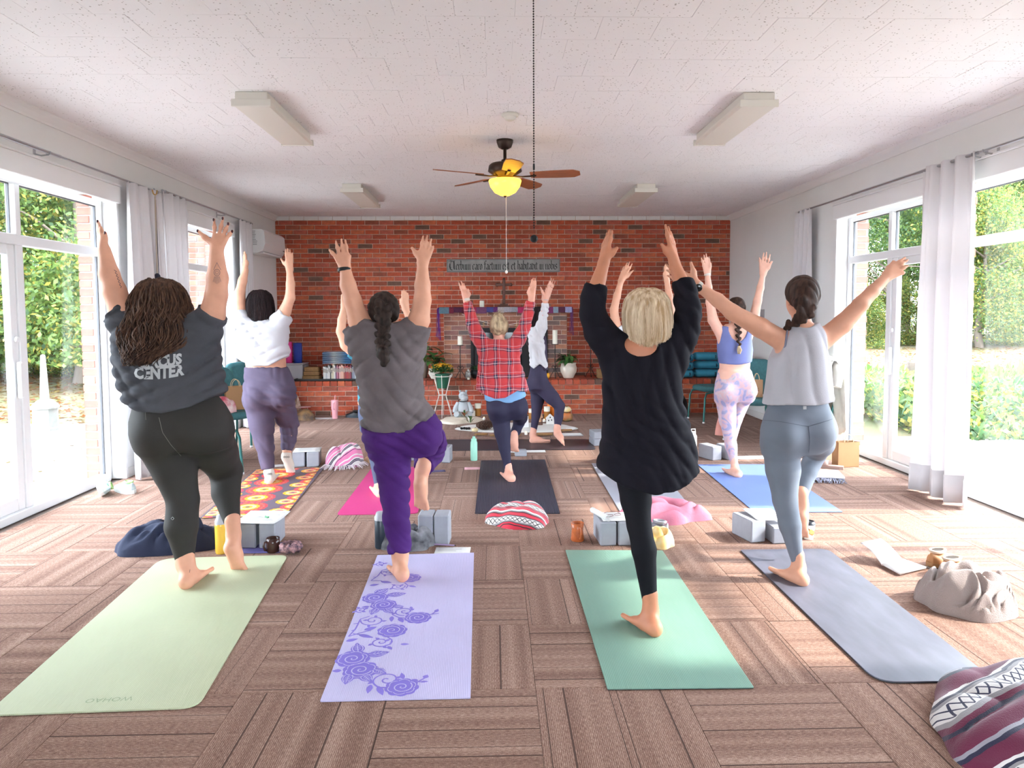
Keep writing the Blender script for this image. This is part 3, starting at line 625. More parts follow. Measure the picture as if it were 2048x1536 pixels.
# air conditioner
y0 = 9.62; t = thing('air_conditioner', 'white wall mounted air conditioner beside the brick wall', 'air conditioner', (XL, 10.1, 2.42))
M_ac = mat('ac_plastic', (0.80, 0.80, 0.80), 0.35)
prof = [(0, 0.17), (0.19, 0.17), (0.225, 0.14), (0.235, -0.02), (0.20, -0.12), (0.12, -0.145), (0, -0.145)]
m = MB(); n = len(prof); V = [(a, y, b) for y in (-0.46, 0.46) for a, b in prof]; m.add(V, [tuple(range(n)), tuple(range(2*n-1, n-1, -1))]+[(i, i+n, (i+1) % n+n, (i+1) % n) for i in range(n)]); m.build('body', M_ac, t)
MB().rbox((0.10, -0.42, -0.152), (0.2, 0.42, -0.132), 0.006).build('vent_flap', M_ac, t); MB().rbox((0.226, 0.36, -0.06), (0.238, 0.42, -0.05), 0.002).build('indicator', M_gask, t)
m = MB(); rr = random.Random(4)
for i in range(9): m.box((0.05, -0.4625, 0.135-i*0.022), (0.05+rr.uniform(0.05, 0.085), -0.461, 0.147-i*0.022))
m.build('label_print', mat('grey_print', (0.45, 0.45, 0.46), 0.8), t)
c = atx(1526, 632, XR); MB().rbox((-0.012, -0.06, -0.09), (0, 0.06, 0.09), 0.004).build('wall_plate', mat('plate_grey', (0.38, 0.38, 0.38), 0.5)); o = bpy.data.objects['wall_plate']; o.location = c; tag(o, 'small grey plate on the grey wall by the slim curtain', 'wall plate')
# ================================================================ PLAQUE, MANTEL
p = at(893, 518, YB-0.03); q = at(1120, 544, YB-0.03); pw, phh = q[0]-p[0], p[2]-q[2]
t = thing('wall_plaque', 'long grey plaque with black gothic latin lettering on brick', 'plaque', ((p[0]+q[0])/2, YB-0.03, (p[2]+q[2])/2))
M_plq = mat('plaque_grey', (0.33, 0.32, 0.31), 0.7, var=0.25, vscale=8); M_ink = mat('black_ink', (0.012, 0.012, 0.012), 0.6)
MB().rbox((-pw/2, 0, -phh/2), (pw/2, 0.028, phh/2), 0.004).build('board', M_plq, t)
m = MB(); e = 0.012
for lo, hi in (((-pw/2+e, -phh/2+e), (pw/2-e, -phh/2+e+0.004)), ((-pw/2+e, phh/2-e-0.004), (pw/2-e, phh/2-e)), ((-pw/2+e, -phh/2+e), (-pw/2+e+0.004, phh/2-e)), ((pw/2-e-0.004, -phh/2+e), (pw/2-e, phh/2-e))): m.box((lo[0], -0.002, lo[1]), (hi[0], 0.001, hi[1]))
m.build('border_line', M_ink, t)
MN = lambda x: [(x-.09, .86), (x, .98), (x, .12), (x+.10, .02)]
GL = {'i': ([MN(.06), [(.03, 1.25), (.1, 1.32)]], .22), 'n': ([MN(.06), [(.06, .8), (.26, 1.0)], MN(.36)], .52), 'm': ([MN(.06), [(.06, .8), (.26, 1.0)], MN(.36), [(.36, .8), (.56, 1.0)], MN(.66)], .82),
 'u': ([MN(.06), [(.1, .03), (.3, .18)], MN(.36)], .52), 'e': ([[(.06, .8), (.06, .18), (.2, .02), (.36, .16)], [(.06, .8), (.22, 1), (.36, .76), (.08, .5)]], .46), 'c': ([[(.36, .82), (.22, 1), (.06, .8), (.06, .18), (.2, .02), (.36, .16)]], .44),
 'a': ([[(.04, .84), (.2, 1), (.34, .84), (.34, .14), (.44, .03)], [(.34, .56), (.06, .4), (.06, .18), (.18, .03), (.34, .2)]], .5), 'o': ([[(.2, 1), (.05, .8), (.05, .2), (.2, .02), (.37, .2), (.37, .8), (.2, 1)]], .5),
 'r': ([MN(.06), [(.08, .82), (.26, 1), (.36, .84)]], .40), 'b': ([[(.0, 1.62), (.06, 1.55), (.06, .16), (.2, .02), (.37, .2), (.37, .8), (.22, 1), (.08, .84)]], .5), 'h': ([[(.0, 1.62), (.06, 1.55), (.06, .04)], [(.08, .84), (.22, 1), (.37, .8), (.37, .1), (.28, -.14)]], .5),
 't': ([[(.1, 1.3), (.1, .18), (.2, .02), (.34, .12)], [(-.04, 1), (.3, 1)]], .38), 'f': ([[(.38, 1.48), (.22, 1.6), (.1, 1.45), (.1, .0)], [(-.05, 1), (.3, 1)]], .36), 's': ([[(.35, .84), (.2, 1), (.05, .8), (.1, .6), (.32, .42), (.35, .2), (.18, .02), (.0, .14)]], .44),
 'v': ([[(-.03, 1.1), (.06, 1), (.06, .2), (.2, .02), (.37, .2), (.37, .8), (.22, 1)]], .5), 'V': ([[(-.2, 1.45), (.1, 1.58), (.5, 1.5), (1.0, 1.58)], [(.28, 1.5), (.02, 1.1), (-.04, .6), (.12, .12), (.45, -.08), (.78, .1)], [(.36, 1.4), (.12, 1.0), (.08, .6), (.2, .2)], [(.78, 1.5), (.84, 1.2), (.84, .2), (.95, .05)], [(.68, 1.48), (.74, 1.2), (.74, .2)]], 1.12), ' ': ([], .30)}
def nib_text(s_, nibw=0.085, ang=0.72):
    m = MB(); x = 0.2; nv = (nibw*math.cos(ang), nibw*math.sin(ang))
    for ch in s_:
        strokes, adv = GL[ch]
        for st in strokes:
            for a, b in zip(st[:-1], st[1:]):
                pts = [(x+a[0]-nv[0], a[1]-nv[1]), (x+a[0]+nv[0], a[1]+nv[1]), (x+b[0]+nv[0], b[1]+nv[1]), (x+b[0]-nv[0], b[1]-nv[1])]
                m.add([(p_[0], 0, p_[1]) for p_ in pts], [(0, 1, 2, 3)])
        x += adv
    return m, x
m, tw = nib_text('Verbum caro factum est et habitavit in nobis'); sx_ = (pw-0.07)/tw; sz_ = phh*0.42; m.v = [(-pw/2+0.03+a*sx_, -0.0022, -phh*0.31+c*sz_) for a, b, c in m.v]; m.build('lettering', M_ink, t)
# mantel objects
M_wax = mat('candle_wax', (0.83, 0.78, 0.66), 0.5)
def candle(x, y, z, r, h, label, name='pillar_candle'):
    t = thing(name, label, 'candle', (x, y, z)); MB().lathe([(r, 0), (r, h-0.004), (r*0.9, h), (r*0.6, h-0.004), (0, h-0.006)], n=18).build('wax', M_wax, t); MB().tube([(0, 0, h-0.008), (0.002, 0, h+0.012)], 0.0015, 5).build('wick', M_black, t)
c = at(964, 608, 10.62); candle(c[0], 10.62, ZM+0.006, 0.036, 0.10, 'short cream candle on the mantel above the plaid shirt')
c = at(1008, 610, 10.64); t = thing('wooden_cross', 'dark brown carved wooden cross standing on the mantel', 'cross', (c[0], 10.66, ZM+0.006)); hC = at(1008, 556, 10.66)[2]-ZM
M_cw = mat('cross_wood', (0.13, 0.045, 0.03), 0.5, var=0.3, vscale=20)
MB().rbox((-0.09, -0.05, 0), (0.09, 0.05, 0.025), 0.004).rbox((-0.06, -0.035, 0.025), (0.06, 0.035, 0.05), 0.004).build('base', M_cw, t); MB().rbox((-0.022, -0.012, 0.05), (0.022, 0.012, hC-0.03), 0.004).lathe([(0.0, 0), (0.028, 0.015), (0.0, 0.04)], c=(0, 0, hC-0.035), n=8).build('upright', M_cw, t)
m = MB().rbox((-0.10, -0.011, hC-0.125), (0.10, 0.011, hC-0.085), 0.004); m.sphere((-0.105, 0, hC-0.105), (0.022, 0.012, 0.028), 8, 6).sphere((0.105, 0, hC-0.105), (0.022, 0.012, 0.028), 8, 6); m.build('crossbar', M_cw, t)
# patchwork scarf over the mantel edge
pal = [(0.10,0.17,0.22),(0.16,0.01,0.03),(0.07,0.01,0.04),(0.10,0.005,0.02),(0.36,0.02,0.08),(0.16,0.05,0.12),(0.06,0.06,0.22),(0.12,0.02,0.14),(0.42,0.36,0.36),(0.38,0.34,0.38),(0.30,0.30,0.34),(0.40,0.02,0.10),(0.28,0.33,0.46),(0.22,0.32,0.38),(0.20,0.03,0.12),(0.26,0.34,0.42),(0.10,0.02,0.05),(0.30,0.30,0.5),(0.16,0.05,0.26)]
sx0, sx1 = fx0-0.06, fx1+0.06; t = thing('mantel_scarf', 'multicoloured patchwork scarf draped along the mantel edge', 'scarf', ((sx0+sx1)/2, YFP, ZM)); rr = random.Random(2); x = sx0; i = 0
while x < sx1-0.01:
    w = rr.uniform(0.06, 0.15); b = min(x+w, sx1); xm = (sx0+sx1)/2; mm = mat('scarf_%d' % (i % len(pal)), pal[i % len(pal)], 0.9, var=0.3, vscale=60); dr = 0.075+rr.uniform(-0.012, 0.012)
    yv = YFP; P = [[(a-xm, yy, z_) for a in (x, b)] for yy, z_ in ((0.05, 0.006), (-0.06, 0.006), (-0.094, 0.004), (-0.097, -0.02), (-0.099-rr.uniform(0, 0.006), -dr))]
    q = MB().grid(P, False); o = q.build('patch', mm, t); o.modifiers.new('thickness', 'SOLIDIFY').thickness = 0.003; x = b; i += 1
for xe, col, ln in ((sx0-0.01, (0.08, 0.01, 0.16), 0.42), (sx1+0.0, (0.12, 0.03, 0.12), 0.36)):
    m = MB()
    for k in range(7): dx = (k-3)*0.004; m.tube([(xe-xm+dx, -0.06, 0.0), (xe-xm+dx*1.5, -0.085, -0.03), (xe-xm+dx*2+0.01*math.sin(k), -0.09, -0.2), (xe-xm+dx*3+0.02*math.sin(k*2), -0.085, -ln-0.01*k)], 0.004, 5)
    m.build('tassel', mat('tassel_%d' % int(ln*100), col, 0.9), t)
# garland with dangling curls over the firebox
t = thing('curl_garland', 'thin cord garland with wooden curls over the firebox', 'garland', (0.15, YFP-0.10, 1.45)); m = MB(); g0, g1 = at(924, 628, YFP-0.1), at(1090, 628, YFP-0.1); P = []
for s_ in np.linspace(0, 1, 24): P.append((g0[0]+(g1[0]-g0[0])*s_-0.15, 0, g0[2]-1.45-0.16*math.sin(math.pi*s_)))
MB().tube(P, 0.003, 5).build('cord', M_cord, t); M_curl = mat('curl_wood', (0.55, 0.33, 0.12), 0.6)
for k in (2, 6, 9, 12, 15, 18, 21):
    p_ = P[k]; MB().tube([(p_[0]+0.014*math.sin(a*2), 0.004*math.cos(a*3), p_[2]-a*0.012) for a in np.linspace(0, 6, 14)], 0.004, 5).build('curl', M_curl, t)
# ================================================================ BENCH TOP OBJECTS
ZB = ZH+0.002
def bx_at(name, label, cat, u0, u1, v0, v1, yf, dep, m, zb=ZB, r=0.006, parts=None):
    a, b = at(u0, v0, yf), at(u1, v1, yf); w, h = b[0]-a[0], a[2]-zb
    t = thing(name, label, cat, ((a[0]+b[0])/2, yf+dep/2, zb)); return t, w, h, dep
# black tray under the books
xa, xb = at(588, 768, YH)[0], at(722, 768, YH)[0]
t = thing('shoe_tray', 'long black boot tray on the brick bench under the books', 'tray', ((xa+xb)/2, 10.33, ZB)); w = xb-xa
MB().rbox((-w/2, -0.19, 0), (w/2, 0.19, 0.006), 0.002).build('base', M_black, t)
for q in (((-w/2, -0.19), (w/2, -0.18)), ((-w/2, 0.18), (w/2, 0.19)), ((-w/2, -0.18), (-w/2+0.01, 0.18)), ((w/2-0.01, -0.18), (w/2, 0.18))): MB().rbox((q[0][0], q[0][1], 0.006), (q[1][0], q[1][1], 0.03), 0.002).build('rim', M_black, t)
# grey crate with rolled mats
a, b = at(566, 727, 10.3), at(606, 768, 10.3); zt = a[2]; t = thing('storage_box', 'grey lidded storage box on the bench below rolled mats', 'box', ((a[0]+b[0])/2, 10.47, ZB)); w = b[0]-a[0]; h = zt-ZB
M_gbox = mat('grey_plastic', (0.36, 0.35, 0.37), 0.5); MB().rbox((-w/2, -0.17, 0), (w/2, 0.17, h-0.02), 0.008).build('body', M_gbox, t); MB().rbox((-w/2-0.006, -0.176, h-0.02), (w/2+0.006, 0.176, h), 0.006).build('lid', M_gbox, t)
def rolled(name, label, c, r, ln, m, axis='z', turns=4):
    t = thing(name, label, 'yoga mat', c); P = []
    for s_ in np.linspace(0, turns*2*math.pi, turns*22): rr_ = r*(0.22+0.78*s_/(turns*2*math.pi)); P.append([(rr_*math.cos(s_), rr_*math.sin(s_), z) for z in (0, ln)])
    q = MB().grid(P); o = q.build('roll', m, t); o.modifiers.new('thickness', 'SOLIDIFY').thickness = 0.005
    if axis == 'x': o.rotation_euler = (0, math.pi/2, 0)
    if axis == 'y': o.rotation_euler = (math.pi/2, 0, 0)
    return t
M_pinkm = mat('mat_pink', (0.80, 0.06, 0.30), 0.6); M_bluem = mat('mat_blue', (0.01, 0.035, 0.26), 0.6); M_navym = mat('mat_navy', (0.01, 0.015, 0.05), 0.6)
xx = lambda u, y: at(u, 700, y)[0]
rolled('rolled_mat', 'hot pink yoga mat standing rolled on the grey box', (xx(577, 10.44), 10.44, zt+0.001), 0.055, at(577, 684, 10.44)[2]-zt, M_pinkm)
rolled('rolled_mat', 'royal blue yoga mat standing rolled on the grey box', (xx(595, 10.42), 10.42, zt+0.001), 0.062, at(595, 686, 10.42)[2]-zt, M_bluem)
t = rolled('rolled_mat', 'navy rolled mat standing behind the pink rolled mat', (xx(568, 10.6), 10.57, zt+0.001), 0.05, at(568, 668, 10.57)[2]-zt, M_navym)
c = at(573, 668, 10.57); q = thing('paper_lantern', 'small white paper shade above the navy rolled mat', 'lamp', (c[0]-0.02, 10.57, c[2]+0.004)); MB().lathe([(0.075, 0), (0.055, 0.17), (0.052, 0.17), (0.07, 0.0)], n=4, smooth=False).build('shade', M_white, q); MB().lathe([(0.02, 0), (0.02, 0.03)], n=10).build('base', M_black, q)
# wooden boxes stacked
M_tanbox = mat('tan_cork', (0.30, 0.16, 0.06), 0.8, var=0.25, vscale=30)
for k in range(3):
    z = ZB+0.0065+k*0.062; a, b = at(604+2*k, 760, 10.25)[0], at(638-k, 760, 10.25)[0]; t = thing('cork_block', ('bottom', 'middle', 'top')[k]+' brown cork block of the stack beside the books', 'block', ((a+b)/2, 10.36, z))
    MB().rbox((-(b-a)/2, -0.09, 0), ((b-a)/2, 0.09, 0.058), 0.008).build('body', M_tanbox, t); MB().rbox((-(b-a)/2-0.001, -0.091, 0.026), ((b-a)/2+0.001, 0.091, 0.029), 0.0005).build('seam', mat('seam_dark', (0.08, 0.04, 0.02), 0.9), t)
# books
bcol = {'white': (0.72,0.70,0.68), 'grey': (0.50,0.50,0.52), 'cream': (0.68,0.60,0.45), 'black': (0.05,0.05,0.06), 'rose': (0.55,0.20,0.26), 'maroon': (0.25,0.04,0.07), 'peach': (0.75,0.42,0.33), 'red': (0.40,0.05,0.05), 'pink': (0.72,0.42,0.44), 'slate': (0.24,0.25,0.32), 'plum': (0.22,0.10,0.18), 'brick red': (0.36,0.09,0.06)}
seq = ['white','white','grey','white','white','white','black','cream','cream','white','plum','rose','maroon','pink','peach','peach','peach','brick red','maroon','red','red','brick red','maroon','black','slate','slate','grey','slate','plum','slate','white']
nb = {}; rr = random.Random(12); xa, xb = at(646, 760, 10.27)[0], at(722, 760, 10.27)[0]; wds = [rr.uniform(0.7, 1.5) for _ in seq]; sc_ = (xb-xa)/sum(wds); x = xa
for i, (nm, wd) in enumerate(zip(seq, wds)):
    w = wd*sc_; h = rr.uniform(0.165, 0.225); d = rr.uniform(0.12, 0.16)
    t = thing('book', 'thin %s book standing in the row on the black tray' % nm, 'book', (x+w/2, 10.28, ZB+0.0065), 0, 'books in the row on the tray'); mm = mat('book_'+nm.replace(' ', '_'), bcol[nm], 0.6)
    MB().rbox((-w/2+0.0005, 0, 0), (w/2-0.0005, d, h), 0.0015).build('cover', mm, t)
    MB().box((-w/2+0.002, -0.0006, h*0.55), (w/2-0.002, 0.0, h*0.85)).build('spine_title', mat('spine_ink', (0.35, 0.30, 0.26), 0.7), t); x += w
# folded blue blankets on the books
M_fb = mat('folded_blue', (0.06, 0.16, 0.28), 0.9); nt, N, L, B = nodes_of(M_fb); tc = N.new('ShaderNodeTexCoord'); sp = N.new('ShaderNodeSeparateXYZ'); L.new(tc.outputs['Object'], sp.inputs[0])
r1 = ramp(nt, [(0, (0.035,0.12,0.24)), (0.28, (0.16,0.20,0.28)), (0.42, (0.40,0.42,0.42)), (0.62, (0.20,0.26,0.33)), (0.75, (0.05,0.15,0.30))]); L.new(math_node(nt, 'MULTIPLY_ADD', sp.outputs[0], 2.0, 0.5), r1.inputs[0]); L.new(r1.outputs[0], B.inputs['Base Color'])
def folded(name, label, cat, cx, cy, z, w, d, h, m, folds=3, rz=0.0, group=None):
    t = thing(name, label, cat, (cx, cy, z), rz, group)
    for k in range(folds):
        zz_ = h/folds; q = MB(); P = []
        for s_ in np.linspace(-1, 1, 9):
            ring = []
            for a in np.linspace(0, 2*math.pi, 20, endpoint=False):
                e = 0.35; sy_ = math.copysign(abs(math.cos(a))**e, math.cos(a)); szz = math.copysign(abs(math.sin(a))**0.7, math.sin(a)); ring.append((s_*w/2*(1-0.0*k)+0.004*math.sin(5*a+k), sy_*d/2, (k+0.5)*zz_+szz*zz_*0.5*(0.94+0.05*math.sin(4*s_+k*2))))
            P.append(ring)
        q.grid(P, True, True); n = 20; q.add(P[0], [tuple(range(n))]); q.add(P[-1], [tuple(range(n))[::-1]]); q.build('fold', m, t)
    return t
zt = ZB+0.0065+0.205
for k in range(3): folded('folded_blanket', ('lowest', 'middle', 'topmost')[k]+' folded blue and grey blanket of the pile on the books', 'blanket', xx(676, 10.36), 10.37, zt+0.022+k*0.058, at(704, 700, 10.3)[0]-at(648, 700, 10.3)[0], 0.24, 0.056, M_fb, 2)
folded('folded_blanket', 'folded blue blanket lying behind the grey shirt on the books', 'blanket', xx(722, 10.36), 10.37, zt+0.022, 0.20, 0.24, 0.16, M_fb, 4)
# ---- plants
def leaf_blade(m, base, tip, w, bend=0.25, n=7, fold=0.15):
    base = np.array(base, float); tip = np.array(tip, float); d = tip-base; L_ = np.linalg.norm(d); side = np.cross(d, (0, 0, 1.0)); side /= np.linalg.norm(side)+1e-9; P = []
    for i in range(n):
        s_ = i/(n-1); c = base+d*s_+np.array([0, 0, bend*L_*math.sin(math.pi*s_)]); ww = w*math.sin(math.pi*min(1, 0.08+s_*0.92))**0.8*(1.0 if i < n-1 else 0.05); up = np.array([0, 0, fold*ww]); P.append([c-side*ww+up, c, c+side*ww+up])
    m.grid(P)
M_lf = mat('house_leaf', (0.035, 0.13, 0.03), 0.4, var=0.4, vscale=9); M_lf2 = mat('house_leaf_light', (0.09, 0.22, 0.05), 0.4, var=0.4, vscale=9)
M_soil = mat('soil', (0.05, 0.035, 0.025), 0.95)
M_cpot = mat('cream_pot', (0.68, 0.60, 0.50), 0.35, var=0.08, vscale=10)
def pot(t, r, h, m, belly=1.15, rim=1.08, foot=0.65):
    MB().lathe([(r*foot, 0), (r*foot*1.05, 0.005), (r*belly*0.97, h*0.45), (r*belly, h*0.65), (r*0.98, h*0.9), (r*rim, h*0.93), (r*rim, h), (r*0.92, h), (r*0.9, h*0.9)], n=28).build('pot', m, t); MB().lathe([(0, h*0.9), (r*0.9, h*0.9)], n=20, cap=False).build('soil', M_soil, t)
def leafy(name, label, cx, cy, z, r, h, m, n, ll, lw, hh, seed, mats, belly=1.15):
    t = thing(name, label, 'plant', (cx, cy, z)); pot(t, r, h, m, belly); g = np.random.default_rng(seed)
    for i in range(n):
        a = g.uniform(0, 6.28); k = g.uniform(0.25, 1); q = MB(); st = np.array([math.cos(a)*r*0.3, math.sin(a)*r*0.3, h*0.9]); mid = st+np.array([math.cos(a)*ll*0.25*k, math.sin(a)*ll*0.25*k, hh*g.uniform(0.35, 1.0)]); q.tube([st, (st+mid)/2+np.array([0, 0, 0.02]), mid], 0.003, 5)
        tip = mid+np.array([math.cos(a)*ll*k, math.sin(a)*ll*k, -ll*g.uniform(-0.2, 0.5)]); leaf_blade(q, mid, tip, lw*g.uniform(0.7, 1.1), 0.15); q.build('leaf', mats[i % len(mats)], t)
    return t
c = at(869, 768, 10.42); leafy('potted_plant', 'broad leafed potted plant in a white pot behind the yellow mums', c[0], 10.42, ZB, 0.075, 0.15, mat('white_pot', (0.66, 0.62, 0.55), 0.4), 20, 0.24, 0.055, 0.22, 31, [M_lf, M_lf2])
c = at(846, 768, 10.55); leafy('potted_plant', 'tall leafy plant in a taupe pot beside the white pot', c[0], 10.55, ZB, 0.085, 0.28, mat('taupe_pot', (0.26, 0.20, 0.16), 0.6), 18, 0.24, 0.06, 0.25, 32, [M_lf, M_lf2], 1.0)
c = at(1137, 768, 10.40); t = leafy('potted_plant', 'bushy green plant in a round cream pot on the bench', c[0], 10.40, ZB, 0.108, 0.225, M_cpot, 46, 0.17, 0.032, 0.13, 33, [M_lf, M_lf2], 1.14)
q = MB(); leaf_blade(q, (-0.02, 0, 0.2), (-0.02, 0.0, 0.50), 0.03, 0.0); leaf_blade(q, (-0.0, 0, 0.2), (0.03, 0.0, 0.44), 0.03, 0.0); q.build('leaf', M_lf2, t)
for e in ((-0.28, 0.02, 0.16), (-0.26, -0.02, 0.33), (-0.2, 0.05, 0.36)): q = MB(); leaf_blade(q, (-0.03, 0, 0.22), e, 0.035, 0.25); q.build('leaf', M_lf, t)
# yellow mums in a wire plant stand
M_wire = mat('white_wire', (0.76, 0.72, 0.66), 0.45); c = fl(888, 829); px_, py_ = c[0], 9.95; zs = at(888, 748, py_)[2]; zr = at(888, 752, py_)[2]
t = thing('plant_stand', 'white wire plant stand with curled ring before the bench', 'plant stand', (px_, py_, 0)); zw = at(888, 790, py_)[2]
m = MB(); 
for z_, r_ in ((zr, 0.135), (zw, 0.055)): m.tube([(r_*math.cos(a), r_*math.sin(a), z_) for a in np.linspace(0, 2*math.pi, 28)], 0.005, 6)
m.build('ring', M_wire, t)
for k in range(6):
    a = math.pi/6+k*math.pi/3; ca, sa = math.cos(a), math.sin(a); pts = [(0.16, zr+0.0), (0.155, zr+0.02), (0.135, zr+0.012), (0.13, zr-0.01), (0.09, zw+0.12), (0.057, zw+0.01), (0.06, zw-0.02), (0.11, 0.14), (0.15, 0.004)]
    MB().tube([(r_*ca, r_*sa, z_) for r_, z_ in pts], 0.005, 6).build('leg', M_wire, t)
zp = at(888, 776, py_)[2]; f = thing('potted_mums', 'yellow chrysanthemums in a green pot held by the wire stand', 'plant', (px_, py_, zp)); hp = zr+0.03-zp
MB().lathe([(0.072, 0), (0.10, hp*0.95), (0.105, hp), (0.095, hp), (0.09, hp-0.02), (0, hp-0.02)], n=24).build('pot', mat('green_pot', (0.02, 0.13, 0.075), 0.4), f)
g = np.random.default_rng(8); m = MB()
for i in range(420):
    a, k = g.uniform(0, 6.28), math.sqrt(g.uniform(0, 1)); p_ = np.array([math.cos(a)*k*0.16, math.sin(a)*k*0.16, hp+0.02+0.10*(1-k*k)*g.uniform(0.1, 0.9)]); D = g.normal(size=3)*0.02; D[2] = abs(D[2]); leaf_blade(m, p_, p_+D*1.5, 0.010, 0.1, 4)
stuff(m.build('leaves', M_lf, f)); M_mum = [mat('mum_yellow', (0.85, 0.50, 0.01), 0.6), mat('mum_gold', (0.80, 0.36, 0.005), 0.6)]
for i in range(95):
    a, k = g.uniform(0, 6.28), math.sqrt(g.uniform(0, 1)); p_ = (math.cos(a)*k*0.165, math.sin(a)*k*0.165, hp+0.055+0.085*math.sqrt(max(0, 1-k*k))); m = MB()
    for j in range(9):
        b = j*2*math.pi/9; m.add([p_, (p_[0]+0.012*math.cos(b-0.3), p_[1]+0.012*math.sin(b-0.3), p_[2]+0.007), (p_[0]+0.021*math.cos(b), p_[1]+0.021*math.sin(b), p_[2]+0.003), (p_[0]+0.012*math.cos(b+0.3), p_[1]+0.012*math.sin(b+0.3), p_[2]+0.007)], [(0, 1, 2, 3)])
    m.sphere((p_[0], p_[1], p_[2]+0.005), 0.006, 6, 4); m.build('flower', M_mum[i % 2], f)
# wrought iron candle stands on the bench
def candlestand(u, vt, vb, y, ch, label, clabel, cr_=0.036):
    c = at(u, vb, y); zt_ = at(u, vt, y)[2]; H_ = zt_-ZB; t = thing('candle_stand', label, 'candle stand', (c[0], y, ZB))
    MB().tube([(0, 0, 0.10), (0, 0, H_-0.012)], 0.006, 8).build('stem', M_black, t); MB().lathe([(0.0, H_-0.012), (0.05, H_-0.008), (0.055, H_), (0.0, H_)], n=18).build('drip_pan', M_black, t)
    for k in range(3):
        a = k*2*math.pi/3+0.5; ca, sa = math.cos(a), math.sin(a); MB().tube([(r_*ca, r_*sa, z_) for r_, z_ in ((0.005, 0.16), (0.03, 0.19), (0.05, 0.165), (0.04, 0.135), (0.022, 0.15), (0.02, 0.11), (0.06, 0.05), (0.085, 0.0045), (0.10, 0.012), (0.098, 0.03))], 0.0048, 6).build('leg', M_black, t)
    if ch: candle(c[0], y, zt_+0.0, cr_, ch, clabel)
candlestand(921, 690, 768, 10.36, at(921, 672, 10.36)[2]-at(921, 690, 10.36)[2], 'black iron candle stand beside the firebox behind the mums', 'white pillar candle on the iron stand behind the yellow mums')
candlestand(1110, 688, 768, 10.34, at(1110, 660, 10.34)[2]-at(1110, 688, 10.34)[2], 'black iron candle stand beside the round cream pot', 'tall white pillar candle on the stand beside the cream pot')
candlestand(1181, 660, 768, 10.5, 0, 'tall bare black iron candle stand against the brick wall', '')
# gerbera in a jar, dark pot, wooden box
M_jar = mat('clear_jar', (0.62, 0.64, 0.62), 0.08, trans=0.7)
c = at(936, 768, 10.3); t = thing('flower_jar', 'glass jar holding a white gerbera beside the firebox', 'vase', (c[0], 10.3, ZB)); MB().lathe([(0.035, 0), (0.04, 0.02), (0.04, 0.09), (0.03, 0.105), (0.032, 0.12)], n=18).build('jar', M_jar, t); zg = at(936, 744, 10.28)[2]-ZB
MB().tube([(0, 0, 0.01), (0.005, -0.01, zg)], 0.003, 6).build('stem', M_lf2, t); m = MB()
for k in range(22): a = k*2*math.pi/22; leaf_blade(m, (0.005, -0.014, zg), (0.005+0.05*math.cos(a), -0.02, zg+0.05*math.sin(a)), 0.009, 0.0, 4, 0)
fl_ = m.build('petals', mat('petal_white', (0.85, 0.82, 0.76), 0.6), t); MB().sphere((0.005, -0.022, zg), (0.012, 0.008, 0.012), 10, 6).build('flower_centre', mat('flower_dark', (0.06, 0.03, 0.02), 0.8), t)
c = at(952, 768, 10.42); leafy('potted_plant', 'small dark pot with sprigs next to the white gerbera', c[0], 10.42, ZB, 0.075, 0.13, M_black, 12, 0.11, 0.02, 0.08, 36, [M_lf])
c = at(937, 768, 10.22); candle(c[0], 10.215, ZB, 0.018, 0.03, 'tiny white tealight before the gerbera jar', 'tealight')
c = at(1208, 765, 10.35); t = thing('wooden_crate', 'small brown wooden crate on the bench by the bare candle stand', 'crate', (c[0]+0.05, 10.38, ZB))
for k in range(3): MB().rbox((-0.14, -0.085, 0.004+k*0.042), (0.14, -0.073, 0.04+k*0.042), 0.002).build('slat', M_tanbox, t); MB().rbox((-0.14, 0.073, 0.004+k*0.042), (0.14, 0.085, 0.04+k*0.042), 0.002).build('slat', M_tanbox, t)
for s_ in (-1, 1): MB().rbox((s_*0.14-0.006, -0.085, 0), (s_*0.14+0.006, 0.085, 0.13), 0.002).build('end_panel', M_tanbox, t)
MB().box((-0.13, -0.072, 0.0), (0.13, 0.072, 0.008)).build('bottom', M_tanbox, t)
c = at(1096, 748, 10.3); MB().sphere((0, 0, 0), (0.028, 0.02, 0.042), 12, 8).build('paper_leaf', mat('leaf_gold', (0.85, 0.42, 0.02), 0.5)); o = bpy.data.objects['paper_leaf']; o.location = (c[0], 10.3, ZB+0.042); tag(o, 'small golden gourd on the bench behind the dark leggings', 'gourd')
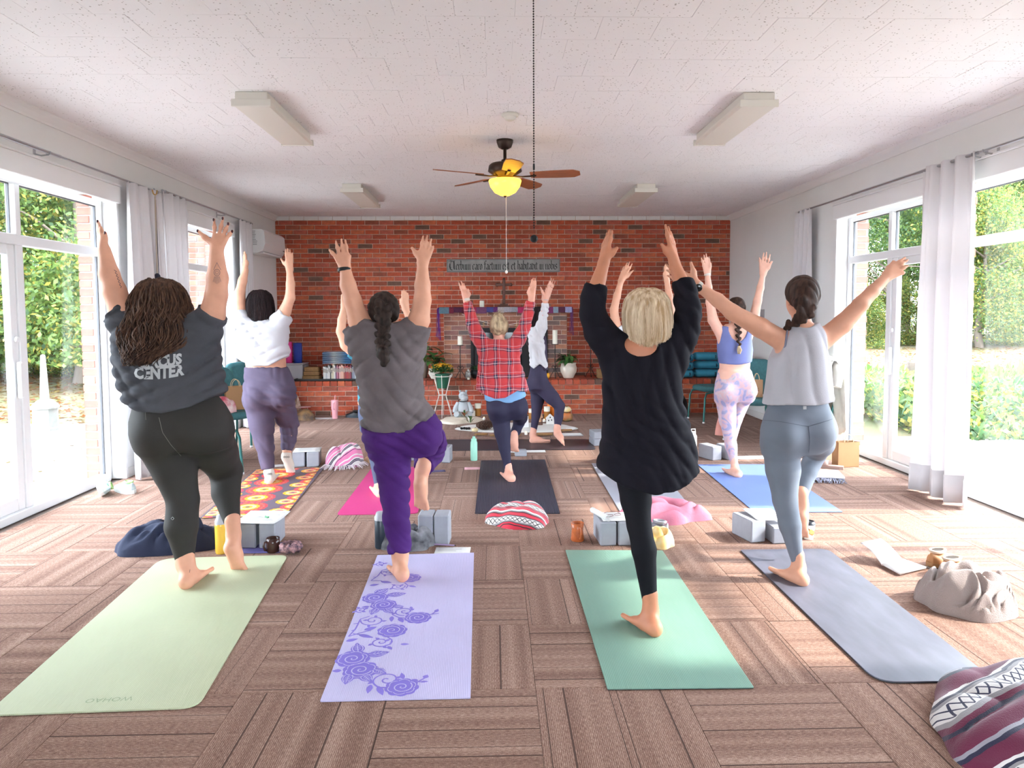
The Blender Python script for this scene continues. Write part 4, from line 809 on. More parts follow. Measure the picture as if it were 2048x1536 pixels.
# bolsters stacked on the bench at right
M_bol = mat('bolster_teal', (0.035, 0.24, 0.36), 0.85, var=0.12, vscale=12); M_tagk = mat('bolster_mark', (0.01, 0.03, 0.05), 0.7)
def bolster(x0, x1, y, z, h, d, label, mark=True, end=False):
    t = thing('bolster', label, 'bolster', ((x0+x1)/2, y, z), 0, 'teal bolsters stacked on the bench'); w = x1-x0; P = []
    for s_ in np.linspace(-1, 1, 15):
        k = (1-abs(s_)**9)**0.5*0.98+0.02; ring = []
        for a in np.linspace(0, 2*math.pi, 22, endpoint=False):
            ca, sa = math.cos(a), math.sin(a); ring.append((s_*w/2, math.copysign(abs(ca)**0.75, ca)*d/2*k, h/2+math.copysign(abs(sa)**0.8, sa)*h/2*k*(1+0.02*math.sin(9*s_))))
        P.append(ring)
    q = MB().grid(P, True, True); q.add(P[0], [tuple(range(22))]); q.add(P[-1], [tuple(range(22))[::-1]]); q.build('cushion', M_bol, t)
    MB().tube([(w/2*0.88, math.cos(a)*d/2*0.98, h/2+math.sin(a)*h/2*0.98) for a in np.linspace(0, 6.28, 24)], 0.004, 5).build('piping', M_bol, t)
    if mark:
        q = MB(); xm_ = w*0.30
        for dz in (-0.016, 0.0, 0.016): q.box((xm_-0.014, -d/2-0.002, h/2+dz-0.006), (xm_+0.014-abs(dz)*0.5, -d/2+0.004, h/2+dz+0.004))
        q.box((xm_-0.004, -d/2-0.002, h/2-0.024), (xm_+0.004, -d/2+0.004, h/2+0.022)); q.build('brand_mark', M_tagk, t)
yb_ = 10.36; xa, xb, xc_ = at(1352, 730, yb_)[0], at(1386, 730, yb_)[0], at(1438, 730, yb_)[0]; hb = (at(1400, 704, yb_)[2]-ZB)/3
for k, lab in enumerate(('bottom', 'middle', 'top')):
    bolster(xb+0.005, xc_+0.02*(k == 1), yb_+0.03, ZB+k*hb, hb*0.97, 0.24, lab+' teal bolster of the stack by the bench end'); bolster(xb-0.36, xb-0.002, yb_, ZB+k*hb*0.94, hb*0.92, 0.24, lab+' teal bolster of the stack next to the iron stands')
# ================================================================ MATS
def ribmat(name, col, rough=0.55, scale=900.0, axis=0, amt=0.25, var=0.06):
    m = mat(name, col, rough, var=var, vscale=3); nt, N, L, B = nodes_of(m); tc = N.new('ShaderNodeTexCoord'); sp = N.new('ShaderNodeSeparateXYZ'); L.new(tc.outputs['Object'], sp.inputs[0])
    s_ = math_node(nt, 'SINE', math_node(nt, 'MULTIPLY', sp.outputs[axis], scale)); bp = N.new('ShaderNodeBump'); bp.inputs['Strength'].default_value = amt; bp.inputs['Distance'].default_value = 0.002; L.new(s_, bp.inputs['Height']); L.new(bp.outputs[0], B.inputs['Normal']); return m
def round_poly(P, r, n=6):
    P = [np.array(p[:2], float) for p in P]; out = []
    for i in range(len(P)):
        a, b, c = P[i-1], P[i], P[(i+1) % len(P)]; d1 = (a-b)/np.linalg.norm(a-b); d2 = (c-b)/np.linalg.norm(c-b)
        rr_ = r[i] if isinstance(r, (list, tuple)) else r
        if rr_ < 1e-4: out.append(tuple(b)); continue
        p, q = b+d1*rr_, b+d2*rr_
        for k in range(n+1): s_ = k/n; out.append(tuple((1-s_)**2*p+2*s_*(1-s_)*b+s_*s_*q))
    return out
def yoga_mat(label, px, m, r=0.012, th=0.006, under=None, name='yoga_mat', cat='yoga mat'):
    P = [fl(u, v)[:2] for u, v in px]; c = np.mean(P, 0); d = P[0]-P[3]; rz = math.atan2(d[1], d[0])-math.pi/2; cz, sz = math.cos(-rz), math.sin(-rz)
    Q = [np.array([cz*(p-c)[0]-sz*(p-c)[1], sz*(p-c)[0]+cz*(p-c)[1]]) for p in P]; poly = round_poly(Q, r)[::-1]
    t = thing(name, label, cat, (c[0], c[1], 0.0), rz); MB().prism(poly, 0.0012 if under is None else th*0.5, th).build('top_layer', m, t)
    if under: MB().prism([(x*0.999, y*0.999) for x, y in poly], 0.001, th*0.5).build('under_layer', under, t)
    return t, Q
M_g1 = ribmat('mat_sage', (0.50, 0.54, 0.35), 0.55); M_g3 = ribmat('mat_seafoam', (0.21, 0.37, 0.29), 0.42); M_lav = ribmat('mat_lavender', (0.60, 0.56, 0.82), 0.45)
M_sl = mat('mat_slate', (0.125, 0.125, 0.165), 0.45, var=0.28, vscale=5, vstretch=(2.2, 0.7, 1), bump=0.05, bscale=8); M_mag = ribmat('mat_magenta', (0.62, 0.05, 0.22), 0.5); M_nv = ribmat('mat_navy_rib', (0.030, 0.033, 0.055), 0.5, 500, 0, 0.8)
M_char = mat('mat_charcoal', (0.045, 0.037, 0.05), 0.4, var=0.2, vscale=4); M_pale = ribmat('mat_pale_grey', (0.36, 0.37, 0.43), 0.5); M_blu = ribmat('mat_periwinkle', (0.17, 0.26, 0.60), 0.5); M_dkun = mat('mat_under', (0.02, 0.03, 0.035), 0.7)
t1, _ = yoga_mat('sage green yoga mat under the dark olive leggings', [(322,1119),(576,1112),(395,1418),(-30,1434)], M_g1, [0.10,0.06,0.07,0.05], 0.007)
t2, Q2 = yoga_mat('lavender yoga mat printed with violet roses', [(755,1112),(948,1107),(941,1398),(640,1405)], M_lav, 0.006)
t3, _ = yoga_mat('seafoam green yoga mat under the black tunic', [(1131,1102),(1325,1103),(1508,1378),(1215,1381)], M_g3, 0.006, 0.007, M_dkun)
t4, _ = yoga_mat('slate grey smooth yoga mat beside the open notebook', [(1480,1102),(1655,1100),(1990,1365),(1755,1368)], M_sl, [0.02,0.07,0.07,0.09], 0.009, M_dkun)
M_or = mat('mat_orange_base', (0.13, 0.10, 0.13), 0.6); t5, Q5 = yoga_mat('orange and pink mandala patterned yoga mat', [(510,940),(648,937),(570,1033),(400,1037)], M_or, 0.006)
t6, _ = yoga_mat('magenta yoga mat with rounded corners', [(745,935),(862,935),(835,1028),(673,1031)], M_mag, 0.05)
t7, _ = yoga_mat('dark navy ribbed yoga mat under the plaid shirt', [(962,922),(1090,920),(1120,1028),(950,1028)], M_nv, 0.006)
t8, _ = yoga_mat('charcoal yoga mat laid crosswise before the altar cloth', [(882,880),(1178,879),(1192,900),(872,902)], M_char, 0.06)
t9, _ = yoga_mat('pale grey yoga mat with dark underside beside the pink hoodie', [(1183,928),(1310,928),(1385,1020),(1242,1028)], M_pale, 0.006, 0.007, M_dkun)
t10, _ = yoga_mat('periwinkle blue yoga mat under the pastel leggings', [(1395,930),(1543,930),(1685,1025),(1510,1026)], M_blu, 0.006, 0.007, M_dkun)
def text_mesh(s_, size, bold=0.0, align='CENTER'):
    cu = bpy.data.curves.new('lettering', 'FONT'); cu.body = s_; cu.size = size; cu.align_x = align; cu.offset = bold; cu.resolution_u = 2
    o = bpy.data.objects.new('lettering_tmp', cu); COL.objects.link(o); dg = bpy.context.evaluated_depsgraph_get(); me = bpy.data.meshes.new_from_object(o.evaluated_get(dg)); bpy.data.objects.remove(o, do_unlink=True); return me
def mat_text(t, s_, size, loc, m, flip=True):
    me = text_mesh(s_, size); me.materials.clear(); me.materials.append(m); o = put('printed_lettering', me, t, loc); o.rotation_euler = (0, 0, math.pi if flip else 0); return o
M_sageink = mat('sage_ink', (0.28, 0.34, 0.20), 0.6)
mat_text(t1, 'WOHAO', 0.042, (0.03, -0.745, 0.0076), M_sageink)
mat_text(t3, '-~- ~~ ~ -- ~- ~~~', 0.030, (-0.02, 0.755, 0.0076), mat('seafoam_ink', (0.17, 0.30, 0.24), 0.6))
# ---- violet rose print on the lavender mat (flat print built as thin shapes)
M_vio = mat('violet_print', (0.24, 0.19, 0.66), 0.5)
class Print:
    def __init__(s): s.a = MB(); s.b = MB(); s.k = 0
    def poly(s, P, top=False):
        s.k += 1; m = s.b if top else s.a; z = (0.0078 if top else 0.0063)+s.k*3e-6; c = np.mean(P, 0); n = len(P); m.add([(c[0], c[1], z)]+[(p[0], p[1], z) for p in P], [(0, i+1, (i+1) % n+1) for i in range(n)])
    def rib(s, P, w, top=False):
        s.k += 1; m = s.b if top else s.a; z = (0.0078 if top else 0.0063)+s.k*3e-6; P = np.array(P, float); T = np.gradient(P, axis=0); T /= np.linalg.norm(T, axis=1)[:, None]+1e-9; Nn = np.column_stack([-T[:, 1], T[:, 0]]); w = np.broadcast_to(w, (len(P),))
        m.grid([[(*(p-n_*q), z), (*(p+n_*q), z)] for p, n_, q in zip(P, Nn, w)], False)
    def rose(s, x, y, r, k=9, seed=0):
        g = random.Random(seed); A = np.linspace(0, 2*math.pi, 80, endpoint=False); s.poly([(x+r*(0.9+0.1*abs(math.sin(k*a/2+seed)))*math.cos(a), y+r*(0.9+0.1*abs(math.sin(k*a/2+seed)))*math.sin(a)) for a in A])
        th = np.linspace(0.5, 3.6*math.pi, 60); s.rib([(x+r*0.055*a*math.cos(a+seed), y+r*0.055*a*math.sin(a+seed)) for a in th], r*0.035, True)
        for j in range(6):
            a0 = j*math.pi/3+seed; s.rib([(x+r*(0.72+0.10*math.sin(q*math.pi))*math.cos(a0+q*0.95), y+r*(0.72+0.10*math.sin(q*math.pi))*math.sin(a0+q*0.95)) for q in np.linspace(0, 1, 9)], r*0.025, True)
    def leaf(s, x, y, a, L_, w, veins=True):
        ca, sa = math.cos(a), math.sin(a); f = lambda p, q: (x+p*ca-q*sa, y+p*sa+q*ca); S = np.linspace(0, 1, 12)
        s.poly([f(L_*q, w*math.sin(math.pi*q**0.8)) for q in S]+[f(L_*q, -w*math.sin(math.pi*q**0.8)) for q in S[::-1][1:-1]])
        if veins:
            s.rib([f(L_*(0.16+0.68*q), w*0.74*math.sin(math.pi*(0.16+0.68*q)**0.8)) for q in S], w*0.06, True); s.rib([f(L_*(0.16+0.68*q), -w*0.74*math.sin(math.pi*(0.16+0.68*q)**0.8)) for q in S], w*0.06, True); s.rib([f(L_*0.12, 0), f(L_*0.85, 0)], w*0.05, True)
            for q in (0.3, 0.45, 0.6): s.rib([f(L_*q, 0), f(L_*(q+0.12), w*0.45)], w*0.04, True); s.rib([f(L_*q, 0), f(L_*(q+0.12), -w*0.45)], w*0.04, True)
    def curl(s, x, y, r, sgn=1, ph=0.0, turns=1.7):
        th = np.linspace(0.6, turns*2*math.pi, 46); s.rib([(x+r*a/(turns*6.283)*math.cos(sgn*a+ph), y+r*a/(turns*6.283)*math.sin(sgn*a+ph)) for a in th], 0.0035)
        for a in th[18::7]: k = r*a/(turns*6.283); s.leaf(x+k*math.cos(sgn*a+ph), y+k*math.sin(sgn*a+ph), sgn*a+ph+0.5, 0.026, 0.008, False)
pr = Print()
def pq(u, v):
    p = fl(u, v); R_ = t2.rotation_euler.z; d = p[:2]-np.array(t2.location[:2]); c_, s_ = math.cos(-R_), math.sin(-R_); return c_*d[0]-s_*d[1], s_*d[0]+c_*d[1]
for dv, sd in ((0, 0), (1, 1)):
    # crop pixel -> photo pixel, motif repeated further up the mat
    def g(x, y): return pq(560+x/3.572, 1000+y/3.572)
    if sd == 0:
        ro = [((520,1145),0.066),((575,1225),0.066),((870,1348),0.060),((802,942),0.062)]; lv = [((560,1105),(550,1030),0.030),((615,1120),(785,1095),0.028),((660,1215),(760,1255),0.026),((500,1250),(465,1330),0.026),((590,1260),(650,1310),0.026),((610,1255),(560,1345),0.0),((600,940),(695,915),0.016),((560,970),(668,995),0.014),((650,1330),(625,1395),0.012),((700,1340),(735,1408),0.013),((470,1020),(560,1000),0.014),((440,1230),(385,1232),0.013),((860,1040),(880,1040),0.01),((770,1055),(790,1072),0.01)]; cu = [((765,1295),0.062,1,0.3),((665,870),0.058,-1,1.2),((720,1025),0.05,1,2.0),((580,795),0.03,1,0.5)]
        st = [[(640,1240),(655,1310),(700,1350),(780,1350)],[(940,1330),(985,1310),(1040,1280),(1055,1265)],[(985,1310),(1055,1308)],[(490,985),(540,930),(575,860),(640,840)],[(490,985),(570,960),(650,940)],[(520,965),(600,975),(660,990)],[(770,990),(800,1010),(790,1040),(750,1050)],[(540,935),(510,945)],[(560,890),(525,895)]]
        tips = [((1030,1285),(1052,1262),0.012),((985,1305),(950,1295),0.010),((1000,1312),(1060,1306),0.007),((880,1290),(868,1245),0.010)]
    else:
        ro = [((680,708),0.060),((740,758),0.060),((985,850),0.058),((925,565),0.058)]; lv = [((680,680),(775,640),0.034),((760,690),(905,675),0.022),((810,770),(885,770),0.022),((690,780),(650,830),0.022),((750,785),(800,820),0.022),((720,590),(800,600),0.016),((640,620),(710,610),0.014),((800,840),(795,880),0.011),((850,850),(880,885),0.013),((920,620),(975,632),0.011),((640,770),(590,775),0.012)]; cu = [((890,805),0.05,1,0.4),((780,525),0.045,-1,1.0),((840,628),0.04,1,2.2),((720,465),0.03,1,0.2)]
        st = [[(800,790),(805,830),(850,850),(910,855)],[(1050,835),(1085,825),(1130,795)],[(1085,825),(1135,820)],[(650,585),(700,550),(730,510),(790,495)],[(650,585),(720,585),(760,600)],[(890,600),(915,620),(900,640)],[(690,560),(665,560)]]
        tips = [((1110,812),(1130,788),0.011),((1060,830),(1040,815),0.009),((940,790),(935,770),0.008)]
    for (p, r_) in ro: x, y = g(*p); pr.rose(x, y, r_*1.12, 9, p[0] % 7)
    for a, b, w in lv:
        if w == 0: continue
        xa, ya = g(*a); xb, yb = g(*b); Ln = math.hypot(xb-xa, yb-ya); pr.leaf(xa, ya, math.atan2(yb-ya, xb-xa), max(Ln, 0.04), max(w, Ln*0.30) if w > 0.02 else w, w > 0.018)
    for p, r_, sg, ph in cu: x, y = g(*p); pr.curl(x, y, r_, sg, ph)
    for S in st:
        P = np.array([g(*p) for p in S]); k = np.linspace(0, len(P)-1, 5*len(P)); pr.rib(np.column_stack([np.interp(k, range(len(P)), P[:, 0]), np.interp(k, range(len(P)), P[:, 1])]), 0.0035)
    for a, b, w in tips: xa, ya = g(*a); xb, yb = g(*b); pr.leaf(xa, ya, math.atan2(yb-ya, xb-xa), max(0.03, math.hypot(xb-xa, yb-ya)), w, False)
o = stuff(pr.a.build('rose_print', M_vio, t2)); stuff(pr.b.build('petal_lines', M_lav, o))
mat_text(t2, '- -- - -- ---', 0.022, (0.08, 0.775, 0.0066), M_vio)
# ---- mandala print on the orange mat
cols = [mat('mandala_%d' % i, c, 0.6) for i, c in enumerate([(0.80,0.07,0.06),(0.85,0.20,0.12),(0.88,0.38,0.02),(0.90,0.60,0.30),(0.13,0.11,0.15),(0.55,0.03,0.12)])]
m = MB(); wq = 0.29; hq = 0.795; mk = [0]
def mandala(x, y, r, big):
    mk[0] += 1
    rings = [(1.0, 0, 16), (0.86, 1, 16), (0.78, 0, 20), (0.62, 2 if big else 1, 14), (0.46, 3, 12), (0.26, 2, 10), (0.12, 4, 8)] if big else [(1.0, 2, 14), (0.72, 3, 12), (0.44, 1, 10), (0.2, 4, 8)]
    for j, (k, ci, sc_) in enumerate(rings):
        A = np.linspace(0, 2*math.pi, 48, endpoint=False); P = [(x+r*k*(0.95+0.05*math.cos(sc_*a))*math.cos(a), y+r*k*(0.95+0.05*math.cos(sc_*a))*math.sin(a)) for a in A]
        P = [(min(wq, max(-wq, a)), min(hq, max(-hq, b))) for a, b in P]; m.m = ci; n = len(P); c = np.mean(P, 0); z = 0.0062+0.0002*j+mk[0]*1e-5; m.add([(c[0], c[1], z)]+[(p[0], p[1], z) for p in P], [(0, i+1, (i+1) % n+1) for i in range(n)])
        if j in (0, 1) and big:
            m.m = 5
            for i in range(sc_):
                a = (i+0.5)*2*math.pi/sc_; px_, py_ = x+r*k*0.93*math.cos(a), y+r*k*0.93*math.sin(a)
                if abs(px_) < wq-0.01 and abs(py_) < hq-0.01: m.add([(px_+0.009*math.cos(b), py_+0.009*math.sin(b), z+0.0001) for b in np.linspace(0, 6.28, 7)[:-1]], [tuple(range(6))])
for i in range(-3, 4):
    mandala(-0.04, i*0.27, 0.15, True); mandala(0.215, i*0.27+0.135, 0.082, False); mandala(-0.255, i*0.27+0.135, 0.075, False)
    for sx_ in (0.285, -0.285): mandala(sx_, i*0.27-0.02, 0.085, True)
m.build('mandala_print', cols, t5)
# ================================================================ BLOCKS, PAPERS, BOTTLES
M_foam = mat('foam_grey', (0.34, 0.35, 0.39), 0.75, var=0.06, vscale=25)
def block(u, v, w, d, h, label, rz=0.0, off=(0, 0), group=None, z=0.0012):
    c = fl(u, v); t = thing('foam_block', label, 'foam block', (c[0]+off[0], c[1]+off[1], z), rz, group); MB().rbox((0, 0, 0), (w, d, h), 0.007).build('body', M_foam, t)
    MB().rbox((0.003, 0.003, h*0.5-0.0012), (w-0.003, d-0.003, h*0.5+0.0012), 0.0005).build('seam', mat('foam_seam', (0.30, 0.31, 0.35), 0.8), t); return t
M_paper = mat('paper_white', (0.80, 0.80, 0.79), 0.7); M_pink_p = mat('paper_pink', (0.76, 0.42, 0.48), 0.7); M_inkg = mat('ink_grey', (0.42, 0.42, 0.44), 0.8)
def sheet(u, v, w, d, rz, z, label, m=M_paper, curl=0.0, lines=6, name='paper_sheet', cat='paper', pos=None):
    c = fl(u, v, z) if pos is None else pos; t = thing(name, label, cat, (c[0], c[1], z), rz); P = []
    for i in range(9):
        s_ = i/8; P.append([(q*w-w/2, s_*d-d/2, 0.0022+curl*((2*s_-1)**2)*0.5+curl*0.3*q*s_) for q in (0, 0.25, 0.5, 0.75, 1)])
    o = MB().grid(P).build('page', m, t); o.modifiers.new('thickness', 'SOLIDIFY').thickness = 0.0012; g = MB(); rr_ = random.Random(int(u))
    for k in range(lines):
        yy = d*0.4-k*d*0.75/max(lines, 1); i = min(7, max(0, int((yy/d+0.5)*8))); zz_ = 0.0022+curl*((2*(yy/d+0.5)-1)**2)*0.5+curl*0.3*(yy/d+0.5)+0.0016; g.box((-w*0.42, yy-0.0025, zz_), (-w*0.42+w*rr_.uniform(0.4, 0.82), yy+0.0025, zz_+0.0003))
    if lines: g.build('writing', M_inkg, t)
    return t
# first row left
block(479, 1098, 0.100, 0.235, 0.155, 'grey foam block under the open booklet beside the yellow bottle', 0.03); block(517, 1098, 0.100, 0.235, 0.155, 'grey foam block under the booklet beside the brown mug', 0.03, (0.004, 0))
c = fl(525, 1060); p_ = (fl(479, 1098)[0]+0.108, fl(479, 1098)[1]+0.10); t = sheet(520, 1050, 0.27, 0.27, -0.12, 0.160, 'white open booklet lying across two foam blocks by the mug', curl=0.018, lines=9, name='booklet', pos=p_)
t = thing('pen', 'green and white pen resting on the booklet', 'pen', (p_[0]-0.01, p_[1]+0.01, 0.176), -0.5); MB().tube([(-0.065, 0, 0), (0.04, 0, 0)], 0.0045, 8).build('barrel', M_paper, t); MB().tube([(0.04, 0, 0), (0.07, 0, 0)], 0.0055, 8).build('cap', mat('pen_green', (0.03, 0.25, 0.08), 0.4), t)
t = sheet(510, 1105, 0.30, 0.20, 0.02, 0.0012, 'purple folder on the carpet under the brown mug', mat('folder_purple', (0.12, 0.10, 0.30), 0.5), lines=0, name='folder', cat='folder', pos=(fl(515, 1108)[0], fl(515, 1106)[1]+0.09))
def bottle(u, v, prof, m, label, capprof=None, capm=None, name='water_bottle', cat='bottle', loop=None, off=(0, 0)):
    c = fl(u, v); t = thing(name, label, cat, (c[0]+off[0], c[1]+off[1], 0.0012)); MB().lathe(prof, n=28).build('body', m, t)
    if capprof: MB().lathe(capprof, n=24).build('cap', capm, t)
    if loop: MB().tube(loop, 0.005, 8).build('carry_loop', capm, t)
    return t
M_amb = mat('tea_yellow', (0.78, 0.46, 0.06), 0.15); M_gcap = mat('cap_grey', (0.40, 0.40, 0.43), 0.4)
bottle(440, 1109, [(0.034, 0), (0.037, 0.01), (0.037, 0.17), (0.035, 0.182), (0.033, 0.185)], M_amb, 'yellow filled bottle with grey lid behind the sage mat', [(0.036, 0.182), (0.036, 0.2), (0.028, 0.215), (0.024, 0.235), (0.012, 0.24), (0.0, 0.242)], M_gcap, off=(0, 0.03))
def mug(u, v, r, h, m, label, ang, waist=1.0, off=(0, 0)):
    c = fl(u, v); t = thing('mug', label, 'mug', (c[0]+off[0], c[1]+off[1], 0.0012), ang); MB().lathe([(r*0.92, 0), (r*1.02, 0.006), (r*(1.02*0.5+0.5*waist), h*0.35), (r*waist, h*0.65), (r*1.0, h), (r*0.9, h), (r*waist*0.88, h*0.6), (r*0.85, 0.012), (0, 0.012)], n=30).build('body', m, t)
    MB().tube([(r*waist*0.96, 0, h*0.8), (r*1.45, 0, h*0.82), (r*1.6, 0, h*0.55), (r*1.4, 0, h*0.25), (r*0.98, 0, h*0.2)], 0.007, 8).build('handle', m, t)
mug(543, 1107, 0.040, 0.085, mat('mug_brown', (0.055, 0.022, 0.018), 0.15), 'glossy dark brown mug beside the sage mat', -2.3, off=(0, 0.035))
mug(1156, 1084, 0.042, 0.115, mat('mug_orange', (0.62, 0.16, 0.05), 0.3, var=0.3, vscale=30), 'orange pottery mug standing beside the foam blocks', -1.3, 0.86, off=(0, 0.03))
# cloth heaps
def heap(name, label, cat, c, rx, ry, h, m, seed, rz=0.0, folds=(9, 5), amp=0.35, lob=0.16, fringe=None, crest=0.0, nr=34, na=84, power=1.5, swirl=0.6, z=0.0012, parent_parts=None, flat=None):
    g = np.random.default_rng(seed); t = thing(name, label, cat, (c[0], c[1], z), rz); f1 = sines(seed, 5, 2.2); ph = g.uniform(0, 6.28, 8); P = []
    for i in range(nr):
        s_ = 1-i/(nr-1); row = []
        for j in range(na):
            a = 2*math.pi*j/na; ed = 1+lob*math.sin(2*a+ph[0])*0.6+lob*math.sin(3*a+ph[1])*0.6+lob*0.35*math.sin(7*a+ph[2]); x, y = rx*ed*s_*math.cos(a), ry*ed*s_*math.sin(a); q = np.array([x/rx, y/ry, 0])
            w = f1(q*1.2)*0.9; d1 = math.cos(ph[3]+swirl*w)*x/rx+math.sin(ph[3]+swirl*w)*y/ry; r1_ = abs(math.sin(folds[0]*0.5*d1+w*1.6+ph[4])); d2 = -math.sin(ph[3]+0.4*w)*x/rx+math.cos(ph[3]+0.4*w)*y/ry; r2_ = abs(math.sin(folds[1]*0.5*d2+w*1.2+ph[5]))
            base = (1-s_**(2*power))**0.55 if s_ < 1 else 0.0
            z_ = h*base*(1-amp+amp*(0.65*r1_+0.45*r2_)+crest*w*0.12); row.append((x*(1+0.03*w), y*(1+0.03*w), max(0.0, z_)+(0.004 if s_ < 1 else 0.0)))
        P.append(row)
    o = MB().grid(P, True, True).build('cloth', m, t)
    if fringe:
        q = MB()
        for k in range(fringe[2]):
            a = fringe[0]+(fringe[1]-fringe[0])*k/fringe[2]; p0 = np.array([rx*math.cos(a)*0.9, ry*math.sin(a)*0.9, 0.02]); d = np.array([math.cos(a), math.sin(a), 0])*g.uniform(0.05, 0.11)+np.append(g.normal(0, 0.015, 2), 0); q.tube([p0, p0+d*0.5+np.array([0, 0, 0.012]), p0+d+np.array([0, 0, -0.016])], [0.004, 0.004, 0.0025], 5)
        stuff(q.build('fringe', fringe[3], t))
    return t
heap('jacket', 'crumpled navy jacket on the carpet beside the sage mat', 'jacket', fl(320, 1108)+np.array([0.0, 0.10, 0]), 0.30, 0.15, 0.20, mat('navy_fleece', (0.012, 0.017, 0.045), 0.9, bump=0.2, bscale=40), 3, 0.1, (5, 3), 0.45, 0.10, power=1.2)
heap('jacket', 'black jacket with white print sleeve near the yellow bottle', 'jacket', fl(415, 1098)+np.array([0.0, 0.1, 0]), 0.13, 0.12, 0.11, mat('black_fleece', (0.012, 0.012, 0.016), 0.9), 4, 0.3, (5, 3), 0.4)
M_scr = mat('scrunchie_print', (0.04, 0.035, 0.07), 0.8, var=0.8, vscale=55, col2=(0.42, 0.22, 0.22)); c = fl(580, 1108); t = thing('scrunchie', 'floral black scrunchie at the mat corner', 'hair tie', (c[0], c[1]+0.02, 0.008)); m = MB(); P = []
for j in range(40):
    a = 2*math.pi*j/40; ring = []
    for k in range(12): b = 2*math.pi*k/12; rr_ = 0.026*(1+0.25*math.sin(9*a+2*b)+0.12*math.sin(17*a)); ring.append(((0.04+rr_*math.cos(b))*math.cos(a), (0.04+rr_*math.cos(b))*math.sin(a), 0.03+rr_*math.sin(b)))
    P.append(ring)
m.grid(P+[P[0]], True, True).build('fabric', M_scr, t)
# sneakers by the patio door
def shoe(name, label, x, y, rz, upper, sole, accent, L_=0.27, tilt=0.0, cat='shoe', z=0.0012, slip=False):
    t = thing(name, label, cat, (x, y, z), rz); S = np.linspace(0, 1, 12); wd = lambda s_: 0.036+0.014*math.sin(math.pi*min(1, s_*1.05))+0.008*s_*(1-s_)*4*0; outl = [(L_*s_, wd(s_)*math.sqrt(max(0.04, 1-max(0, (s_-0.82)/0.18)**2))*math.sqrt(max(0.1, 1-max(0, (0.1-s_)/0.1)**2))) for s_ in S]
    poly = [(a, b) for a, b in outl]+[(a, -b) for a, b in outl[::-1]]; o = MB().prism(poly[::-1], 0, 0.032).build('sole', sole, t); rows = []
    for s_, (a, b) in zip(S, outl):
        hgt = 0.095-0.055*max(0, (s_-0.35)/0.65)**0.8 if s_ > 0.35 else 0.095-0.02*math.sin(math.pi*s_/0.35); ring = []
        for q in np.linspace(0, math.pi, 11): ring.append((a*0.98+0.003, b*0.96*math.cos(q), 0.028+(hgt-0.028)*math.sin(q)**0.7))
        rows.append(ring)
    m = MB().grid(rows); m.add(rows[0], [tuple(range(11))]); m.add(rows[-1], [tuple(range(11))[::-1]]); m.build('upper', upper, t)
    MB().lathe([(0.03, 0.0), (0.034, 0.012), (0.024, 0.016), (0.018, 0.0), (0.0, -0.012)], c=(0.062, 0, 0.086), n=18, sx=1.9 if slip else 1.5, sy=1.15 if slip else 1).build('collar', accent, t)
    if slip: t.rotation_euler.z = rz; MB().lathe([(0.0, 0), (0.024, 0.0)], c=(0.062, 0, 0.0985), n=16, sx=1.8, cap=False).build('opening', M_soil, t); return t
    m = MB()
    for k in range(4): xx_ = L_*(0.42+0.08*k); zz_ = 0.092-0.05*max(0, (0.42+0.08*k-0.35)/0.65)**0.8; m.tube([(xx_, -0.022, zz_-0.002), (xx_+0.006, 0, zz_+0.006), (xx_, 0.022, zz_-0.002)], 0.003, 5)
    m.build('laces', accent, t)
    if tilt: t.rotation_euler = (tilt, 0, rz); t.location.z = z+0.045
    return t
M_snk = mat('sneaker_blue', (0.30, 0.45, 0.55), 0.7, var=0.3, vscale=30, col2=(0.55, 0.65, 0.62)); M_sole = mat('sole_white', (0.75, 0.76, 0.74), 0.6); M_lime = mat('sneaker_lime', (0.35, 0.55, 0.20), 0.6)
c = fl(190, 1000); shoe('sneaker', 'pale blue running shoe tipped on its side by the patio door', c[0], c[1]+0.05, 2.0, M_snk, M_sole, M_lime, tilt=1.2); c = fl(228, 995); shoe('sneaker', 'pale blue running shoe standing upright by the patio door', c[0]+0.10, c[1]+0.10, 2.5, M_snk, M_sole, M_lime)
# second spot: dark bottle, scarf, blocks, clipboard
M_dk = mat('bottle_dark', (0.022, 0.035, 0.05), 0.35); bottle(757, 1106, [(0.035, 0), (0.038, 0.006), (0.038, 0.175), (0.03, 0.19)], M_dk, 'dark tumbler with strap lid beside the grey blocks', [(0.039, 0.176), (0.039, 0.195), (0.034, 0.20), (0.026, 0.225), (0.0, 0.226)], M_gcap, 'tumbler', off=(0, 0.10))
heap('scarf', 'dark grey patterned scarf bundled under the purple trousers', 'scarf', fl(812, 1103)+np.array([0.0, 0.10, 0]), 0.165, 0.12, 0.13, mat('scarf_grey', (0.05, 0.052, 0.06), 0.8, var=0.7, vscale=14, col2=(0.26, 0.26, 0.28)), 8, 0.2, (9, 6), 0.6, 0.22)
block(836, 1091, 0.095, 0.14, 0.19, 'upright grey foam block beside the dark scarf', -0.05, group=None); block(866, 1091, 0.095, 0.14, 0.19, 'upright grey foam block above the pink edged paper', -0.05, (0.006, -0.002))
t = sheet(903, 1104, 0.215, 0.12, -0.03, 0.0012, 'white paper with lilac pen at the lavender mat edge', lines=3, pos=(fl(905, 1104)[0], fl(905, 1104)[1]+0.02)); c = fl(890, 1096); t = thing('pen', 'lilac pen lying on the paper by the lavender mat', 'pen', (c[0], c[1]+0.03, 0.010), -0.2); MB().tube([(-0.07, 0, 0), (0.06, 0, 0)], 0.0045, 8).build('barrel', mat('pen_lilac', (0.45, 0.33, 0.55), 0.4), t); MB().tube([(0.06, 0, 0), (0.07, 0, 0)], [0.004, 0.001], 8).build('tip', M_black, t)
